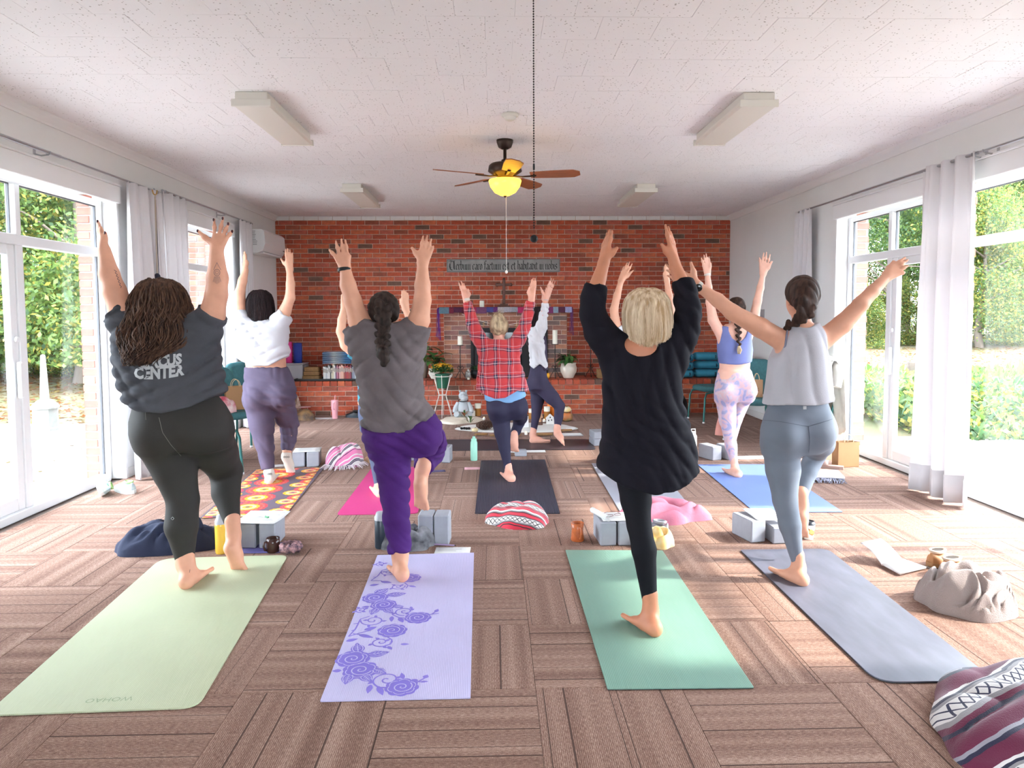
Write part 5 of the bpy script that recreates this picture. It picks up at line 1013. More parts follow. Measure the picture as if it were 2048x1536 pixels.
# third spot
block(1201, 1093, 0.102, 0.23, 0.150, 'grey foam block under the rolled magazine beside the orange mug', 0.06); block(1233, 1093, 0.102, 0.23, 0.150, 'grey foam block behind the black trouser leg', 0.06, (0.012, 0.004))
c = fl(1201, 1093); t = sheet(1230, 1040, 0.22, 0.19, 0.05, 0.154, 'white magazine lying open on the blocks by the orange mug', lines=5, name='magazine', pos=(c[0]+0.125, c[1]+0.115)); m = MB(); P = []
for s_ in np.linspace(0.3, 5.6, 18): r_ = 0.012+0.0022*s_; P.append([(-0.10+r_*math.cos(s_)-0.01+q*(-0.06)+0.03, q*0.2-0.1, 0.022+r_*math.sin(s_)) for q in (0, 0.5, 1)])
o = m.grid(P).build('rolled_page', M_paper, t); o.modifiers.new('thickness', 'SOLIDIFY').thickness = 0.0015
t = thing('eyeglasses', 'folded eyeglasses lying on the open magazine', 'glasses', (c[0]+0.10, c[1]+0.10, 0.163), 0.4); M_gf = mat('glasses_frame', (0.25, 0.12, 0.12), 0.3)
for s_ in (-1, 1): MB().tube([(s_*0.028+0.022*math.cos(a), 0.018*math.sin(a), 0) for a in np.linspace(0, 6.28, 18)], 0.0018, 5).build('rim', M_gf, t); MB().tube([(s_*0.05, 0, 0), (s_*0.05, 0.05, 0.004), (s_*0.01, 0.06, 0.006)], 0.0018, 5).build('temple', M_gf, t)
t.location.z = 0.170
heap('tote_bag', 'cream and yellow cloth bag behind the black trouser leg', 'bag', fl(1318, 1098)+np.array([0.0, 0.08, 0]), 0.12, 0.10, 0.12, mat('cream_yellow', (0.74, 0.66, 0.48), 0.8, var=0.6, vscale=9, col2=(0.70, 0.42, 0.10)), 12, 0.5, (6, 4), 0.5, 0.2); M_slip = mat('slipper_grey', (0.30, 0.31, 0.36), 0.8)
c = fl(1340, 1080); shoe('slipper', 'grey blue slipper lying by the cream cloth bag', c[0], c[1]+0.05, 2.4, M_slip, M_dk, M_slip, 0.2)
heap('hoodie', 'pink hoodie crumpled on the carpet at the pale mat end', 'hoodie', fl(1340, 1045)+np.array([-0.05, 0.10, 0]), 0.36, 0.17, 0.13, mat('hoodie_pink', (0.46, 0.15, 0.22), 0.9, bump=0.2, bscale=50), 14, 0.05, (9, 7), 0.6, 0.2)
# fourth spot
block(1512, 1087, 0.105, 0.22, 0.14, 'grey foam block propping the white leaflet', 0.25, (-0.03, 0)); block(1546, 1089, 0.10, 0.20, 0.105, 'low grey foam block beside the paper coffee cup', 0.05, (0.0, 0)); c = fl(1546, 1083); t = sheet(1530, 1050, 0.21, 0.20, 0.15, 0.146, 'white leaflet drooping over the foam blocks near the coffee cup', lines=6, name='leaflet', pos=(c[0]-0.02, c[1]+0.10)); t.rotation_euler = (0.10, 0.06, 0.15)
c = fl(1622, 1081); t = thing('coffee_cup', 'paper coffee cup with black lid and brown swirl', 'cup', (c[0], c[1]+0.035, 0.0012)); MB().lathe([(0.027, 0), (0.038, 0.098), (0.037, 0.098)], n=28).build('cup', mat('cup_paper', (0.74, 0.70, 0.62), 0.6), t); MB().lathe([(0.039, 0.096), (0.040, 0.104), (0.036, 0.106), (0.034, 0.116), (0.030, 0.116), (0.029, 0.110), (0, 0.110)], n=28).build('lid', mat('lid_black', (0.03, 0.035, 0.045), 0.35), t)
m = MB(); P = []
for k in range(29): a = 2*math.pi*k/28; zc_ = 0.055+0.012*math.sin(2*a+0.6); P.append([((0.0275+0.011*z_/0.098+0.0006)*math.cos(a), (0.0275+0.011*z_/0.098+0.0006)*math.sin(a), z_) for z_ in (zc_-0.016, zc_+0.016)])
m.grid(P).build('brown_swirl', mat('cup_brown', (0.42, 0.17, 0.05), 0.6), t); m = MB(); m.add([(0.0336*math.cos(-1.75+0.012*0)+0.016*math.cos(a)*0.95, -0.0352+0.0006*0, 0.055+0.016*math.sin(a)) for a in np.linspace(0, 6.28, 20)[:-1]], [tuple(range(19))]); m.v = [(x+0.006, -0.0365, z) for x, y, z in m.v]; m.build('round_emblem', mat('cup_gold', (0.75, 0.48, 0.16), 0.6), t)
# open notebook
a_, b_, c_, d_, e_, f_ = [fl(u, v)[:2] for u, v in ((1730, 1100), (1780, 1090), (1765, 1135), (1806, 1125), (1800, 1153), (1852, 1140))]
t = thing('notebook', 'open blank notebook with one page raised beside the slate mat', 'notebook', (c_[0], c_[1], 0.0012)); L3 = lambda p, z: (p[0]-c_[0], p[1]-c_[1], z); v1_ = d_-c_
P = [[L3(c_+v1_*q, 0.012) for q in (0, 0.5, 1)], [L3(e_+(f_-e_)*q, 0.008) for q in (0, 0.5, 1)]]; MB().grid(P).build('flat_page', M_paper, t).modifiers.new('thickness', 'SOLIDIFY').thickness = 0.010
n_ = np.array([-v1_[1], v1_[0]])/np.linalg.norm(v1_); P = []
for s_ in np.linspace(0, 1, 8): an = 0.15+0.55*s_; P.append([L3(c_+v1_*q+n_*0.17*s_*math.cos(0.55), 0.012+0.17*s_*math.sin(0.55)+0.02*math.sin(math.pi*s_)*(1-0.5*q)) for q in (0, 0.33, 0.66, 1)])
MB().grid(P).build('raised_page', M_paper, t).modifiers.new('thickness', 'SOLIDIFY').thickness = 0.005; MB().tube([L3(c_, 0.014), L3(d_, 0.014)], 0.004, 6).build('spine', mat('spine_pink', (0.45, 0.25, 0.25), 0.6), t)
# towel, clogs, phone
heap('towel', 'beige terry towel bundled in folds near the tan clogs', 'towel', fl(1968, 1235)+np.array([0.03, 0.16, 0]), 0.25, 0.19, 0.19, mat('terry_beige', (0.36, 0.28, 0.255), 0.95, bump=0.6, bscale=260, sheen=0.4), 17, 0.3, (9, 7), 0.62, 0.10, swirl=1.8, nr=60, na=140)
M_clog = mat('clog_tan', (0.42, 0.19, 0.07), 0.65, var=0.2, vscale=12); M_lin = mat('clog_lining', (0.60, 0.45, 0.33), 0.95)
c = fl(1905, 1150); shoe('clog', 'tan slip on clog lying beside the mottled phone', c[0]-0.06, c[1]+0.10, 0.5, M_clog, mat('clog_sole', (0.33, 0.17, 0.07), 0.7), M_lin, 0.23, slip=True); c = fl(1918, 1150); shoe('clog', 'tan slip on clog tucked against the beige towel', c[0]-0.10, c[1]-0.02, 0.35, M_clog, MATS['clog_sole'], M_lin, 0.23, slip=True)
c = fl(1890, 1140); t = thing('phone', 'phone in a mottled case beside the tan clogs', 'phone', (c[0]-0.02, c[1]-0.01, 0.0012), 0.5); MB().rbox((-0.037, -0.075, 0), (0.037, 0.075, 0.008), 0.003).build('case', mat('case_mottle', (0.45, 0.42, 0.42), 0.4, var=0.6, vscale=40), t); MB().rbox((-0.03, -0.07, 0.008), (0.03, 0.07, 0.0088), 0.0003).build('screen', M_smoke, t)
# ---- striped blankets
def stripes(name, stops, scale, wob=0.05, diamond=None):
    m = mat(name, (0.5, 0.5, 0.5), 0.95, sheen=0.3); nt, N, L, B = nodes_of(m); tc = N.new('ShaderNodeTexCoord'); sp = N.new('ShaderNodeSeparateXYZ'); L.new(tc.outputs['Object'], sp.inputs[0]); nz = N.new('ShaderNodeTexNoise'); nz.inputs['Scale'].default_value = 7; L.new(tc.outputs['Object'], nz.inputs['Vector'])
    v = math_node(nt, 'ADD', math_node(nt, 'ADD', sp.outputs[1], math_node(nt, 'MULTIPLY', sp.outputs[2], 0.8)), math_node(nt, 'MULTIPLY', nz.outputs['Fac'], wob)); k = math_node(nt, 'FRACT', math_node(nt, 'MULTIPLY', v, scale)); r_ = ramp(nt, stops, 'CONSTANT'); L.new(k, r_.inputs[0]); src = r_.outputs[0]
    if diamond:
        lo, hi, col, freq = diamond; band = math_node(nt, 'MULTIPLY', math_node(nt, 'GREATER_THAN', k, lo), math_node(nt, 'LESS_THAN', k, hi)); ya = math_node(nt, 'MULTIPLY', math_node(nt, 'SUBTRACT', k, lo), 1.0/(hi-lo)); xa = math_node(nt, 'MULTIPLY', sp.outputs[0], freq); d1 = math_node(nt, 'ABSOLUTE', math_node(nt, 'SUBTRACT', math_node(nt, 'FRACT', math_node(nt, 'ADD', xa, ya)), 0.5)); d2 = math_node(nt, 'ABSOLUTE', math_node(nt, 'SUBTRACT', math_node(nt, 'FRACT', math_node(nt, 'SUBTRACT', xa, ya)), 0.5))
        ln = math_node(nt, 'MULTIPLY', band, math_node(nt, 'LESS_THAN', math_node(nt, 'MINIMUM', d1, d2), 0.10)); mx = N.new('ShaderNodeMix'); mx.data_type = 'RGBA'; L.new(ln, mx.inputs[0]); L.new(src, mx.inputs[6]); mx.inputs[7].default_value = (*col, 1); src = mx.outputs[2]
    L.new(src, B.inputs['Base Color']); n2 = N.new('ShaderNodeTexNoise'); n2.inputs['Scale'].default_value = 220; L.new(tc.outputs['Object'], n2.inputs['Vector']); bp = N.new('ShaderNodeBump'); bp.inputs['Strength'].default_value = 0.5; bp.inputs['Distance'].default_value = 0.004; L.new(n2.outputs['Fac'], bp.inputs['Height']); L.new(bp.outputs[0], B.inputs['Normal']); return m
R_, Wh, Bk, Gr = (0.62, 0.03, 0.06), (0.72, 0.68, 0.66), (0.025, 0.02, 0.025), (0.28, 0.26, 0.27)
M_red = stripes('serape_red', [(0, R_), (0.16, Bk), (0.20, R_), (0.27, Bk), (0.30, Gr), (0.36, Wh), (0.58, Gr), (0.62, Bk), (0.65, R_), (0.78, (0.45, 0.02, 0.04)), (0.82, Bk), (0.86, Gr), (0.92, Wh)], 5.2, 0.05, (0.37, 0.57, (0.03, 0.03, 0.03), 30.0))
heap('blanket', 'red and white striped woven blanket heaped on the navy mat', 'blanket', fl(1040, 1056)+np.array([0.0, 0.17, 0]), 0.235, 0.20, 0.13, M_red, 23, -0.28, (4, 3), 0.3, 0.10, None, power=1.3, nr=44, na=110)
pk, dp = (0.75, 0.22, 0.42), (0.05, 0.03, 0.08); M_pkb = stripes('serape_pink', [(0, pk), (0.14, dp), (0.18, pk), (0.24, Wh), (0.42, dp), (0.47, Gr), (0.52, dp), (0.58, Wh), (0.66, pk), (0.8, Wh), (0.88, pk)], 6.0, 0.05)
heap('blanket', 'pink and white striped blanket with fringe by the mandala mat', 'blanket', fl(668, 937)+np.array([0.07, 0.16, 0]), 0.20, 0.16, 0.22, M_pkb, 27, 1.1, (4, 3), 0.35, 0.1, (math.radians(150), math.radians(290), 60, mat('fringe_white', (0.75, 0.66, 0.70), 0.9)))
bu, nv_ = (0.13, 0.012, 0.045), (0.02, 0.02, 0.05); M_bur = stripes('serape_burgundy', [(0, bu), (0.22, nv_), (0.27, bu), (0.34, Gr), (0.40, Wh), (0.58, Gr), (0.62, nv_), (0.66, Wh), (0.70, bu), (0.9, nv_), (0.95, (0.3, 0.28, 0.32))], 3.2, 0.05, (0.41, 0.57, (0.03, 0.03, 0.07), 26.0))
heap('blanket', 'burgundy and white fleecy striped blanket over the slate mat corner', 'blanket', fl(2030, 1440)+np.array([0.03, 0.03, 0]), 0.42, 0.24, 0.13, M_bur, 29, 0.5, (7, 4), 0.5, 0.12, None, power=1.4, nr=44, na=110)
# ---- towel folded flat with blue stripes and tassels
M_twl = stripes('towel_stripes', [(0, Wh), (0.30, (0.25, 0.28, 0.5)), (0.34, Wh), (0.38, (0.25, 0.28, 0.5)), (0.48, Wh), (0.52, (0.35, 0.38, 0.55)), (0.55, Wh)], 2.4, 0.02)
c = fl(1650, 962); t = folded('folded_towel', 'white folded towel with blue stripes and tassels by the sandals', 'towel', c[0], c[1]+0.12, 0.0012, 0.36, 0.30, 0.05, M_twl, 2, -0.25); m = MB(); g = np.random.default_rng(3)
for k in range(46): x = -0.17+0.34*k/45; m.tube([(x, -0.145, 0.03), (x+g.normal(0, 0.008), -0.17, 0.028), (x+g.normal(0, 0.012), -0.205-g.uniform(0, 0.03), 0.006)], [0.004, 0.004, 0.002], 5)
stuff(m.build('tassels', mat('tassel_blue', (0.45, 0.46, 0.60), 0.9, var=0.6, vscale=30), t))
# sandals, paper bags, purse
M_sand = mat('sandal_taupe', (0.36, 0.25, 0.22), 0.7)
def sandal(x, y, rz, label):
    t = thing('sandal', label, 'sandal', (x, y, 0.0012), rz); o = [(0, 0.028), (0.03, 0.036), (0.1, 0.034), (0.18, 0.043), (0.23, 0.038), (0.255, 0.018)]; MB().prism([(a, b) for a, b in o][::-1]+[(a, -b) for a, b in o], 0, 0.026).build('footbed', M_sand, t)
    for xc_, w in ((0.155, 0.03), (0.205, 0.022)): MB().grid([[(xc_+dx, 0.044*math.cos(q), 0.02+0.05*math.sin(q)) for q in np.linspace(0, math.pi, 12)] for dx in (-w, w)]).build('strap', M_sand, t).modifiers.new('thickness', 'SOLIDIFY').thickness = 0.004
c = fl(1652, 936); sandal(c[0]-0.05, c[1]+0.05, 2.75, 'taupe slide sandal nearer the white purse'); c = fl(1690, 940); sandal(c[0], c[1]+0.03, 2.6, 'taupe slide sandal in front of the brown paper bag')
M_kraft = mat('kraft_paper', (0.40, 0.22, 0.10), 0.8, var=0.08, vscale=6); M_hand = mat('twisted_paper', (0.60, 0.46, 0.28), 0.8)
def paper_bag(x, y, z, w, d, h, rz, label, m=M_kraft, prints=None):
    t = thing('paper_bag', label, 'paper bag', (x, y, z), rz); th = 0.002
    for q in (((-w/2, -d/2), (w/2, -d/2+th)), ((-w/2, d/2-th), (w/2, d/2))): MB().box((q[0][0], q[0][1], 0), (q[1][0], q[1][1], h)).build('panel', m, t)
    for s_ in (-1, 1): P = [[(s_*w/2, -d/2, z_), (s_*(w/2-0.018*min(1, z_/h)), 0, z_), (s_*w/2, d/2, z_)] for z_ in (0, h)]; MB().grid(P, False).build('gusset', m, t).modifiers.new('thickness', 'SOLIDIFY').thickness = 0.002
    MB().box((-w/2, -d/2, 0), (w/2, d/2, 0.003)).build('bottom', m, t)
    for s_ in (-1, 1): MB().tube([(w*0.22*math.cos(a), s_*d/2*0.9, h+0.09*math.sin(a)*0.95-0.015) for a in np.linspace(0, math.pi, 14)], 0.0035, 6).build('handle', M_hand, t)
    if prints: MB().box((-w*0.2, -d/2-0.0006, h*0.35), (w*0.2, -d/2, h*0.42)).box((-w*0.15, -d/2-0.0006, h*0.48), (w*0.15, -d/2, h*0.52)).build('print', prints, t)
    return t
c = fl(1697, 935); paper_bag(c[0]+0.0, c[1]+0.06, 0.0012, 0.21, 0.10, 0.235, 0.12, 'brown paper bag with twisted handles by the glass door'); c = fl(1662, 926); paper_bag(c[0], c[1]+0.16, 0.0012, 0.17, 0.09, 0.25, 0.1, 'pale paper bag standing between the purse and brown bag', mat('kraft_pale', (0.52, 0.39, 0.27), 0.8, var=0.1, vscale=8), mat('bag_print', (0.70, 0.38, 0.22), 0.8))
c = fl(1612, 922); t = thing('purse', 'white handbag slumped on the carpet beside the pale paper bag', 'handbag', (c[0]+0.03, c[1]+0.10, 0.0012), 0.1); M_pur = mat('purse_white', (0.70, 0.63, 0.60), 0.5); m = MB(); P = []
for s_ in np.linspace(-1, 1, 11): P.append([(s_*0.14, 0.07*math.cos(a)*(1-0.25*s_*s_), 0.085+0.085*math.sin(a)*(1-0.2*s_*s_)*(1+0.08*math.sin(5*s_))) for a in np.linspace(0, 2*math.pi, 18, endpoint=False)])
m.grid(P, True, True); m.add(P[0], [tuple(range(18))]); m.add(P[-1], [tuple(range(18))[::-1]]); m.build('body', M_pur, t); MB().tube([(-0.1, 0, 0.14), (-0.06, 0.02, 0.22), (0.05, 0.03, 0.22), (0.1, 0, 0.14)], 0.007, 8).build('strap', M_pur, t); MB().sphere((-0.14, -0.02, 0.05), (0.02, 0.02, 0.03), 8, 6).build('clasp', M_black, t)
# ================================================================ CHAIRS
M_teal = mat('chair_fabric', (0.045, 0.155, 0.17), 0.85, var=0.2, vscale=40); M_tealf = mat('chair_frame', (0.03, 0.16, 0.15), 0.35, metal=0.3)
def cushion(m, w, d, h, c, rx=0.0):
    P = []; cx_, sx__ = math.cos(rx), math.sin(rx); n = 20
    for z_, k in ((0, 0.86), (0.15, 0.96), (0.5, 1.0), (0.85, 0.95), (1.0, 0.8)):
        ring = []
        for a in np.linspace(0, 2*math.pi, n, endpoint=False): ca, sa = math.cos(a), math.sin(a); x, y, z = math.copysign(abs(ca)**0.5, ca)*w/2*k, math.copysign(abs(sa)**0.5, sa)*d/2*k, (z_-0.5)*h; ring.append((c[0]+x, c[1]+y*cx_-z*sx__, c[2]+y*sx__+z*cx_))
        P.append(ring)
    m.grid(P, True, True); m.add(P[0], [tuple(range(n))[::-1]]); m.add(P[-1], [tuple(range(n))]); return m
def make_chair(label):
    t = thing('stacking_chair', label, 'chair', (0, 0, 0)); cushion(MB(), 0.46, 0.46, 0.07, (0, 0, 0.44)).build('seat', M_teal, t); cushion(MB(), 0.42, 0.42, 0.06, (0, 0.235, 0.70), math.radians(80)).build('backrest', M_teal, t)
    for sx_ in (-1, 1):
        l = MB().tube([(sx_*0.20, -0.10, 0.40), (sx_*0.215, -0.19, 0.39), (sx_*0.222, -0.215, 0.33), (sx_*0.23, -0.235, 0.012)], 0.0125, 8).build('leg', M_tealf, t); MB().lathe([(0.016, 0), (0.016, 0.016), (0.013, 0.02)], c=(sx_*0.23, -0.235, 0), n=10).build('foot_glide', M_alu, l)
        l = MB().tube([(sx_*0.21, 0.29, 0.88), (sx_*0.215, 0.25, 0.60), (sx_*0.215, 0.21, 0.42), (sx_*0.225, 0.235, 0.2), (sx_*0.23, 0.27, 0.012)], 0.0125, 8).build('leg', M_tealf, t); MB().lathe([(0.016, 0), (0.016, 0.016), (0.013, 0.02)], c=(sx_*0.23, 0.27, 0), n=10).build('foot_glide', M_alu, l)
    MB().tube([(-0.20, -0.10, 0.40), (-0.20, 0.2, 0.40), (0.20, 0.2, 0.40), (0.20, -0.10, 0.40)], 0.011, 8).build('seat_frame', M_tealf, t); return t
ch = make_chair('teal padded chair holding the paper bag and tote, nearest the mandala mat'); c = fl(484, 918); ch.location = (-2.68, 7.25, 0.0012); ch.rotation_euler = (0, 0, 0.95)
dup(ch, (-2.72, 8.1, 0.0012), 0.95, 'teal padded chair standing against the wall behind the purple joggers')
dup(ch, (-2.62, 6.40, 0.0012), 0.95, 'teal padded chair hidden behind the dark olive leggings by the curtain')
dup(ch, (2.93, 9.45, 0.0012), -1.4, 'teal padded chair in front of the stacked bolsters')
dup(ch, (2.93, 8.05, 0.0012), -0.55, 'teal padded chair holding the orange box and small paper bag')
dup(ch, (3.22, 7.35, 0.0012), -1.35, 'teal padded chair with the pale jacket over its back')
paper_bag(-2.66, 7.34, 0.478, 0.20, 0.10, 0.24, 0.5, 'brown paper bag standing on the teal chair seat')
heap('tote_bag', 'white rope tote with red cloth on the teal chair seat', 'bag', (-2.70, 7.12, 0), 0.12, 0.10, 0.15, mat('tote_rope', (0.70, 0.62, 0.58), 0.9, var=0.8, vscale=10, col2=(0.45, 0.04, 0.08)), 41, 0.2, (6, 5), 0.5, z=0.478)
c = (2.85, 7.98); t = thing('orange_box', 'small bright orange box on the teal chair seat', 'box', (c[0]-0.10, c[1]-0.12, 0.478), 0.2); MB().rbox((-0.045, -0.03, 0), (0.045, 0.03, 0.05), 0.006).build('body', mat('orange_plastic', (0.90, 0.20, 0.06), 0.5), t); MB().rbox((-0.047, -0.032, 0.036), (0.047, 0.032, 0.052), 0.005).build('lid', MATS['orange_plastic'], t)
paper_bag(3.02, 8.08, 0.478, 0.13, 0.08, 0.20, -0.3, 'small kraft gift bag leaning on the teal chair seat', mat('kraft_dark', (0.42, 0.24, 0.13), 0.8), mat('bag_print_dark', (0.28, 0.13, 0.08), 0.8))
t = rolled('rolled_mat', 'purple rolled mat lying on the chair behind the orange box', (2.80, 8.20, 0.53), 0.05, 0.30, mat('mat_purple', (0.16, 0.11, 0.24), 0.6), 'x')
# pale jacket over chair back
M_jack = mat('jacket_pale', (0.62, 0.60, 0.54), 0.8, var=0.15, vscale=10); t = thing('jacket', 'pale grey green jacket draped over the teal chair back', 'jacket', (3.42, 7.30, 0.0)); g = np.random.default_rng(5); P = []
for i in range(24):
    s_ = i/23; row = []
    for j in range(30):
        q = j/29; a = math.pi*(s_*2-1); zt_ = 0.93; drop = 0.72
        if s_ < 0.5: xx_, zz_ = 0.07*math.cos(math.pi*min(1, s_*2))-0.02, 0
        y = (q-0.5)*0.5*(1+0.2*abs(s_-0.5)); side = -1 if s_ < 0.5 else 1; k = abs(s_-0.5)*2; xx_ = side*(0.06*min(1, k*4)+0.05*k); zz_ = zt_+0.03*math.cos(min(1, k*5)*math.pi/2)-drop*max(0, k-0.08)*(1.0+0.12*math.sin(7*q)); row.append((xx_+0.022*math.sin(13*q+2*k)*min(1, k*3)+0.012*math.sin(29*q+5*k), y, zz_))
    P.append(row)
MB().grid(P).build('shell', M_jack, t).modifiers.new('thickness', 'SOLIDIFY').thickness = 0.012
m = MB().tube([(-0.10, -0.22, 0.88), (-0.15, -0.25, 0.74), (-0.17, -0.22, 0.58), (-0.15, -0.24, 0.42)], [0.05, 0.055, 0.05, 0.045], 12); m.build('sleeve', M_jack, t); MB().tube([(0.02, 0.0, 0.97), (0.06, -0.18, 0.93), (0.03, -0.28, 0.82), (0.0, -0.30, 0.70)], [0.04, 0.055, 0.05, 0.045], 12).build('sleeve', M_jack, t); MB().tube([(-0.09, -0.05, 0.9), (-0.12, -0.1, 0.6), (-0.14, -0.12, 0.3)], [0.05, 0.06, 0.07], 10).build('lining_panel', mat('jacket_blue', (0.20, 0.34, 0.40), 0.8), t)
# white bottle near the pastel leggings
c = fl(1386, 905); bottle(1386, 905, [(0.036, 0), (0.038, 0.01), (0.038, 0.17), (0.028, 0.19)], mat('bottle_white', (0.78, 0.76, 0.74), 0.4), 'white water bottle with loop handle next to the black tunic', [(0.026, 0.19), (0.026, 0.215), (0.018, 0.22)], M_paper, loop=[(0.022, 0, 0.21), (0.02, 0, 0.245), (-0.02, 0, 0.245), (-0.022, 0, 0.21)])
# mid floor things
block(1425, 922, 0.11, 0.23, 0.135, 'grey foam block beside the periwinkle mat', 0.35); block(1455, 922, 0.10, 0.22, 0.135, 'grey foam block behind the pastel legging foot', 0.3, (0.02, 0.01)); sheet(1510, 915, 0.42, 0.16, 0.05, 0.0012, 'white papers spread at the head of the periwinkle mat', lines=4)
block(893, 926, 0.085, 0.16, 0.155, 'upright grey foam block left of the mint bottle', -0.1, (-0.05, 0)); block(825, 926, 0.10, 0.16, 0.13, 'grey foam block half hidden by the purple trousers', 0.1, (-0.05, 0.1))
M_mint = mat('bottle_mint', (0.30, 0.60, 0.47), 0.4); bottle(960, 922, [(0.032, 0), (0.034, 0.008), (0.034, 0.18), (0.026, 0.195)], M_mint, 'mint green water bottle at the navy mat corner', [(0.027, 0.193), (0.028, 0.215), (0.022, 0.217), (0.014, 0.222), (0.014, 0.238), (0.0, 0.24)], M_mint, off=(-0.06, 0.03))
sheet(945, 937, 0.15, 0.10, 0.05, 0.0012, 'pink paper card beside the navy mat', M_pink_p, lines=0); block(1040, 914, 0.12, 0.10, 0.06, 'low grey foam block at the head of the navy mat', 0.02, (-0.05, 0.02)); sheet(1050, 908, 0.44, 0.20, 0.0, 0.0012, 'white papers lying between the navy and charcoal mats', lines=4, pos=(fl(1050, 908)[0], fl(1050, 906)[1]+0.12))
c = fl(870, 945); sheet(870, 940, 0.14, 0.08, 0.2, 0.0012, 'dark blue booklet at the magenta mat end', mat('booklet_navy', (0.10, 0.09, 0.2), 0.6), lines=0, pos=(c[0]+0.02, c[1]+0.05))
heap('scarf', 'tan crumpled cloth at the magenta mat top', 'cloth', fl(728, 928)+np.array([0.10, 0.10, 0]), 0.12, 0.07, 0.07, mat('tan_cloth', (0.62, 0.46, 0.28), 0.9), 43, 0.2, (6, 4), 0.5)
block(585, 935, 0.115, 0.24, 0.14, 'grey foam block near the white socked foot', 0.15); block(612, 935, 0.115, 0.24, 0.14, 'grey foam block near the pink fringed blanket', 0.15, (0.006, 0.004)); c = fl(607, 905); sheet(600, 900, 0.25, 0.22, 0.15, 0.1425, 'white paper lying on two foam blocks by the pink blanket', lines=4, pos=(fl(585, 935)[0]+0.11, fl(585, 935)[1]+0.13)); sheet(560, 940, 0.18, 0.1, 0.3, 0.0012, 'white paper under the head of the mandala mat', lines=2, pos=(fl(552, 932)[0], fl(552, 932)[1]))
block(1192, 893, 0.15, 0.23, 0.075, 'lower grey foam block of the pair beside the charcoal mat', 0.1, (-0.02, 0.02)); block(1192, 893, 0.15, 0.23, 0.075, 'upper grey foam block of the pair beside the charcoal mat', 0.1, (-0.02, 0.02), z=0.0765)
t = thing('tablet', 'grey tablet lying flat behind the charcoal mat', 'tablet', (fl(1140, 873)[0], fl(1140, 873)[1]+0.1, 0.0012), 0.05); MB().rbox((-0.16, -0.09, 0), (0.16, 0.09, 0.008), 0.003).build('case', M_gbox, t); MB().rbox((-0.145, -0.08, 0.008), (0.145, 0.08, 0.0088), 0.0004).build('screen', M_paper, t)
# far left floor: tumbler, papers, handbag, shoes, tissue
M_pkt = mat('tumbler_pink', (0.78, 0.36, 0.40), 0.45); c = fl(672, 836); t = thing('tumbler', 'tall pink tumbler with straw against the brick bench', 'tumbler', (c[0], c[1]-0.06, 0.0012)); MB().lathe([(0.036, 0), (0.038, 0.005), (0.041, 0.12), (0.049, 0.135), (0.050, 0.245), (0.046, 0.25)], n=26).build('body', M_pkt, t); MB().lathe([(0.051, 0.243), (0.051, 0.258), (0, 0.262)], n=24).build('lid', M_pkt, t); MB().tube([(0, 0, 0.25), (0.008, 0, 0.33)], 0.005, 8).build('straw', M_pkt, t); MB().tube([(0.0, -0.049, 0.225), (0.0, -0.085, 0.22), (0.0, -0.085, 0.14), (0.0, -0.049, 0.135)], 0.008, 8).build('handle', M_pkt, t)
sheet(645, 838, 0.34, 0.16, 0.05, 0.0012, 'white clipboard paper beside the pink tumbler', lines=3, pos=(fl(642, 838)[0], fl(642, 838)[1]+0.05))
c = fl(715, 834); t = shoe('slipper', 'black slipper beside the brick bench', c[0]+0.05, c[1]-0.06, 2.9, M_black, M_dk, M_black, 0.22)
heap('handbag', 'brown and black handbag with ring on the carpet by the bench', 'handbag', fl(607, 841)+np.array([0, 0.08, 0]), 0.15, 0.11, 0.14, mat('bag_brown', (0.06, 0.035, 0.025), 0.6, var=0.7, vscale=12, col2=(0.25, 0.13, 0.05)), 45, 0.0, (4, 3), 0.3, 0.08); c = fl(612, 822); t = sheet(600, 815, 0.2, 0.13, 0.3, 0.145, 'pink book lying on the brown handbag', M_pink_p, lines=0, name='book', cat='book', pos=(fl(605, 836)[0], fl(605, 836)[1]+0.06))
heap('scarf', 'cream and brown knitted scarf heaped behind the purple joggers', 'scarf', fl(588, 838)+np.array([-0.06, 0.12, 0]), 0.13, 0.12, 0.33, mat('knit_cream', (0.55, 0.44, 0.37), 0.95, var=0.7, vscale=14, col2=(0.22, 0.10, 0.06)), 46, 0.0, (7, 5), 0.5, 0.15)
# ================================================================ ALTAR ON THE FLOOR
M_fur = mat('cream_fur', (0.74, 0.64, 0.52), 0.98, bump=0.8, bscale=120); M_clothw = mat('white_cloth', (0.74, 0.72, 0.68), 0.9)
heap('fur_throw', 'cream fur throw spread below the hippo plush', 'throw', fl(920, 840)+np.array([0.02, -0.1, 0]), 0.30, 0.28, 0.045, M_fur, 51, 0, (9, 8), 0.4, 0.15, power=3.5)
heap('altar_cloth', 'white altar cloth on the carpet behind the charcoal mat', 'cloth', fl(1035, 858)+np.array([0.0, 0.08, 0]), 0.78, 0.36, 0.014, M_clothw, 52, 0, (6, 5), 0.5, 0.06, power=5)
ZA = 0.016
M_hip = mat('plush_grey', (0.44, 0.46, 0.48), 0.95, bump=0.5, bscale=150); c = fl(930, 838); hx, hy = c[0]-0.02, c[1]-0.06; t = thing('hippo_plush', 'grey plush hippo sitting with a black collar', 'plush toy', (hx, hy, 0.045))
m = MB(); m.sphere((0, 0, 0.11), (0.09, 0.08, 0.12), 20, 14); m.build('body', M_hip, t); h_ = MB().sphere((0, -0.015, 0.285), (0.062, 0.06, 0.062), 18, 12).build('head', M_hip, t); MB().sphere((0.015, -0.065, 0.262), (0.058, 0.045, 0.04), 16, 10).build('muzzle', M_hip, h_)
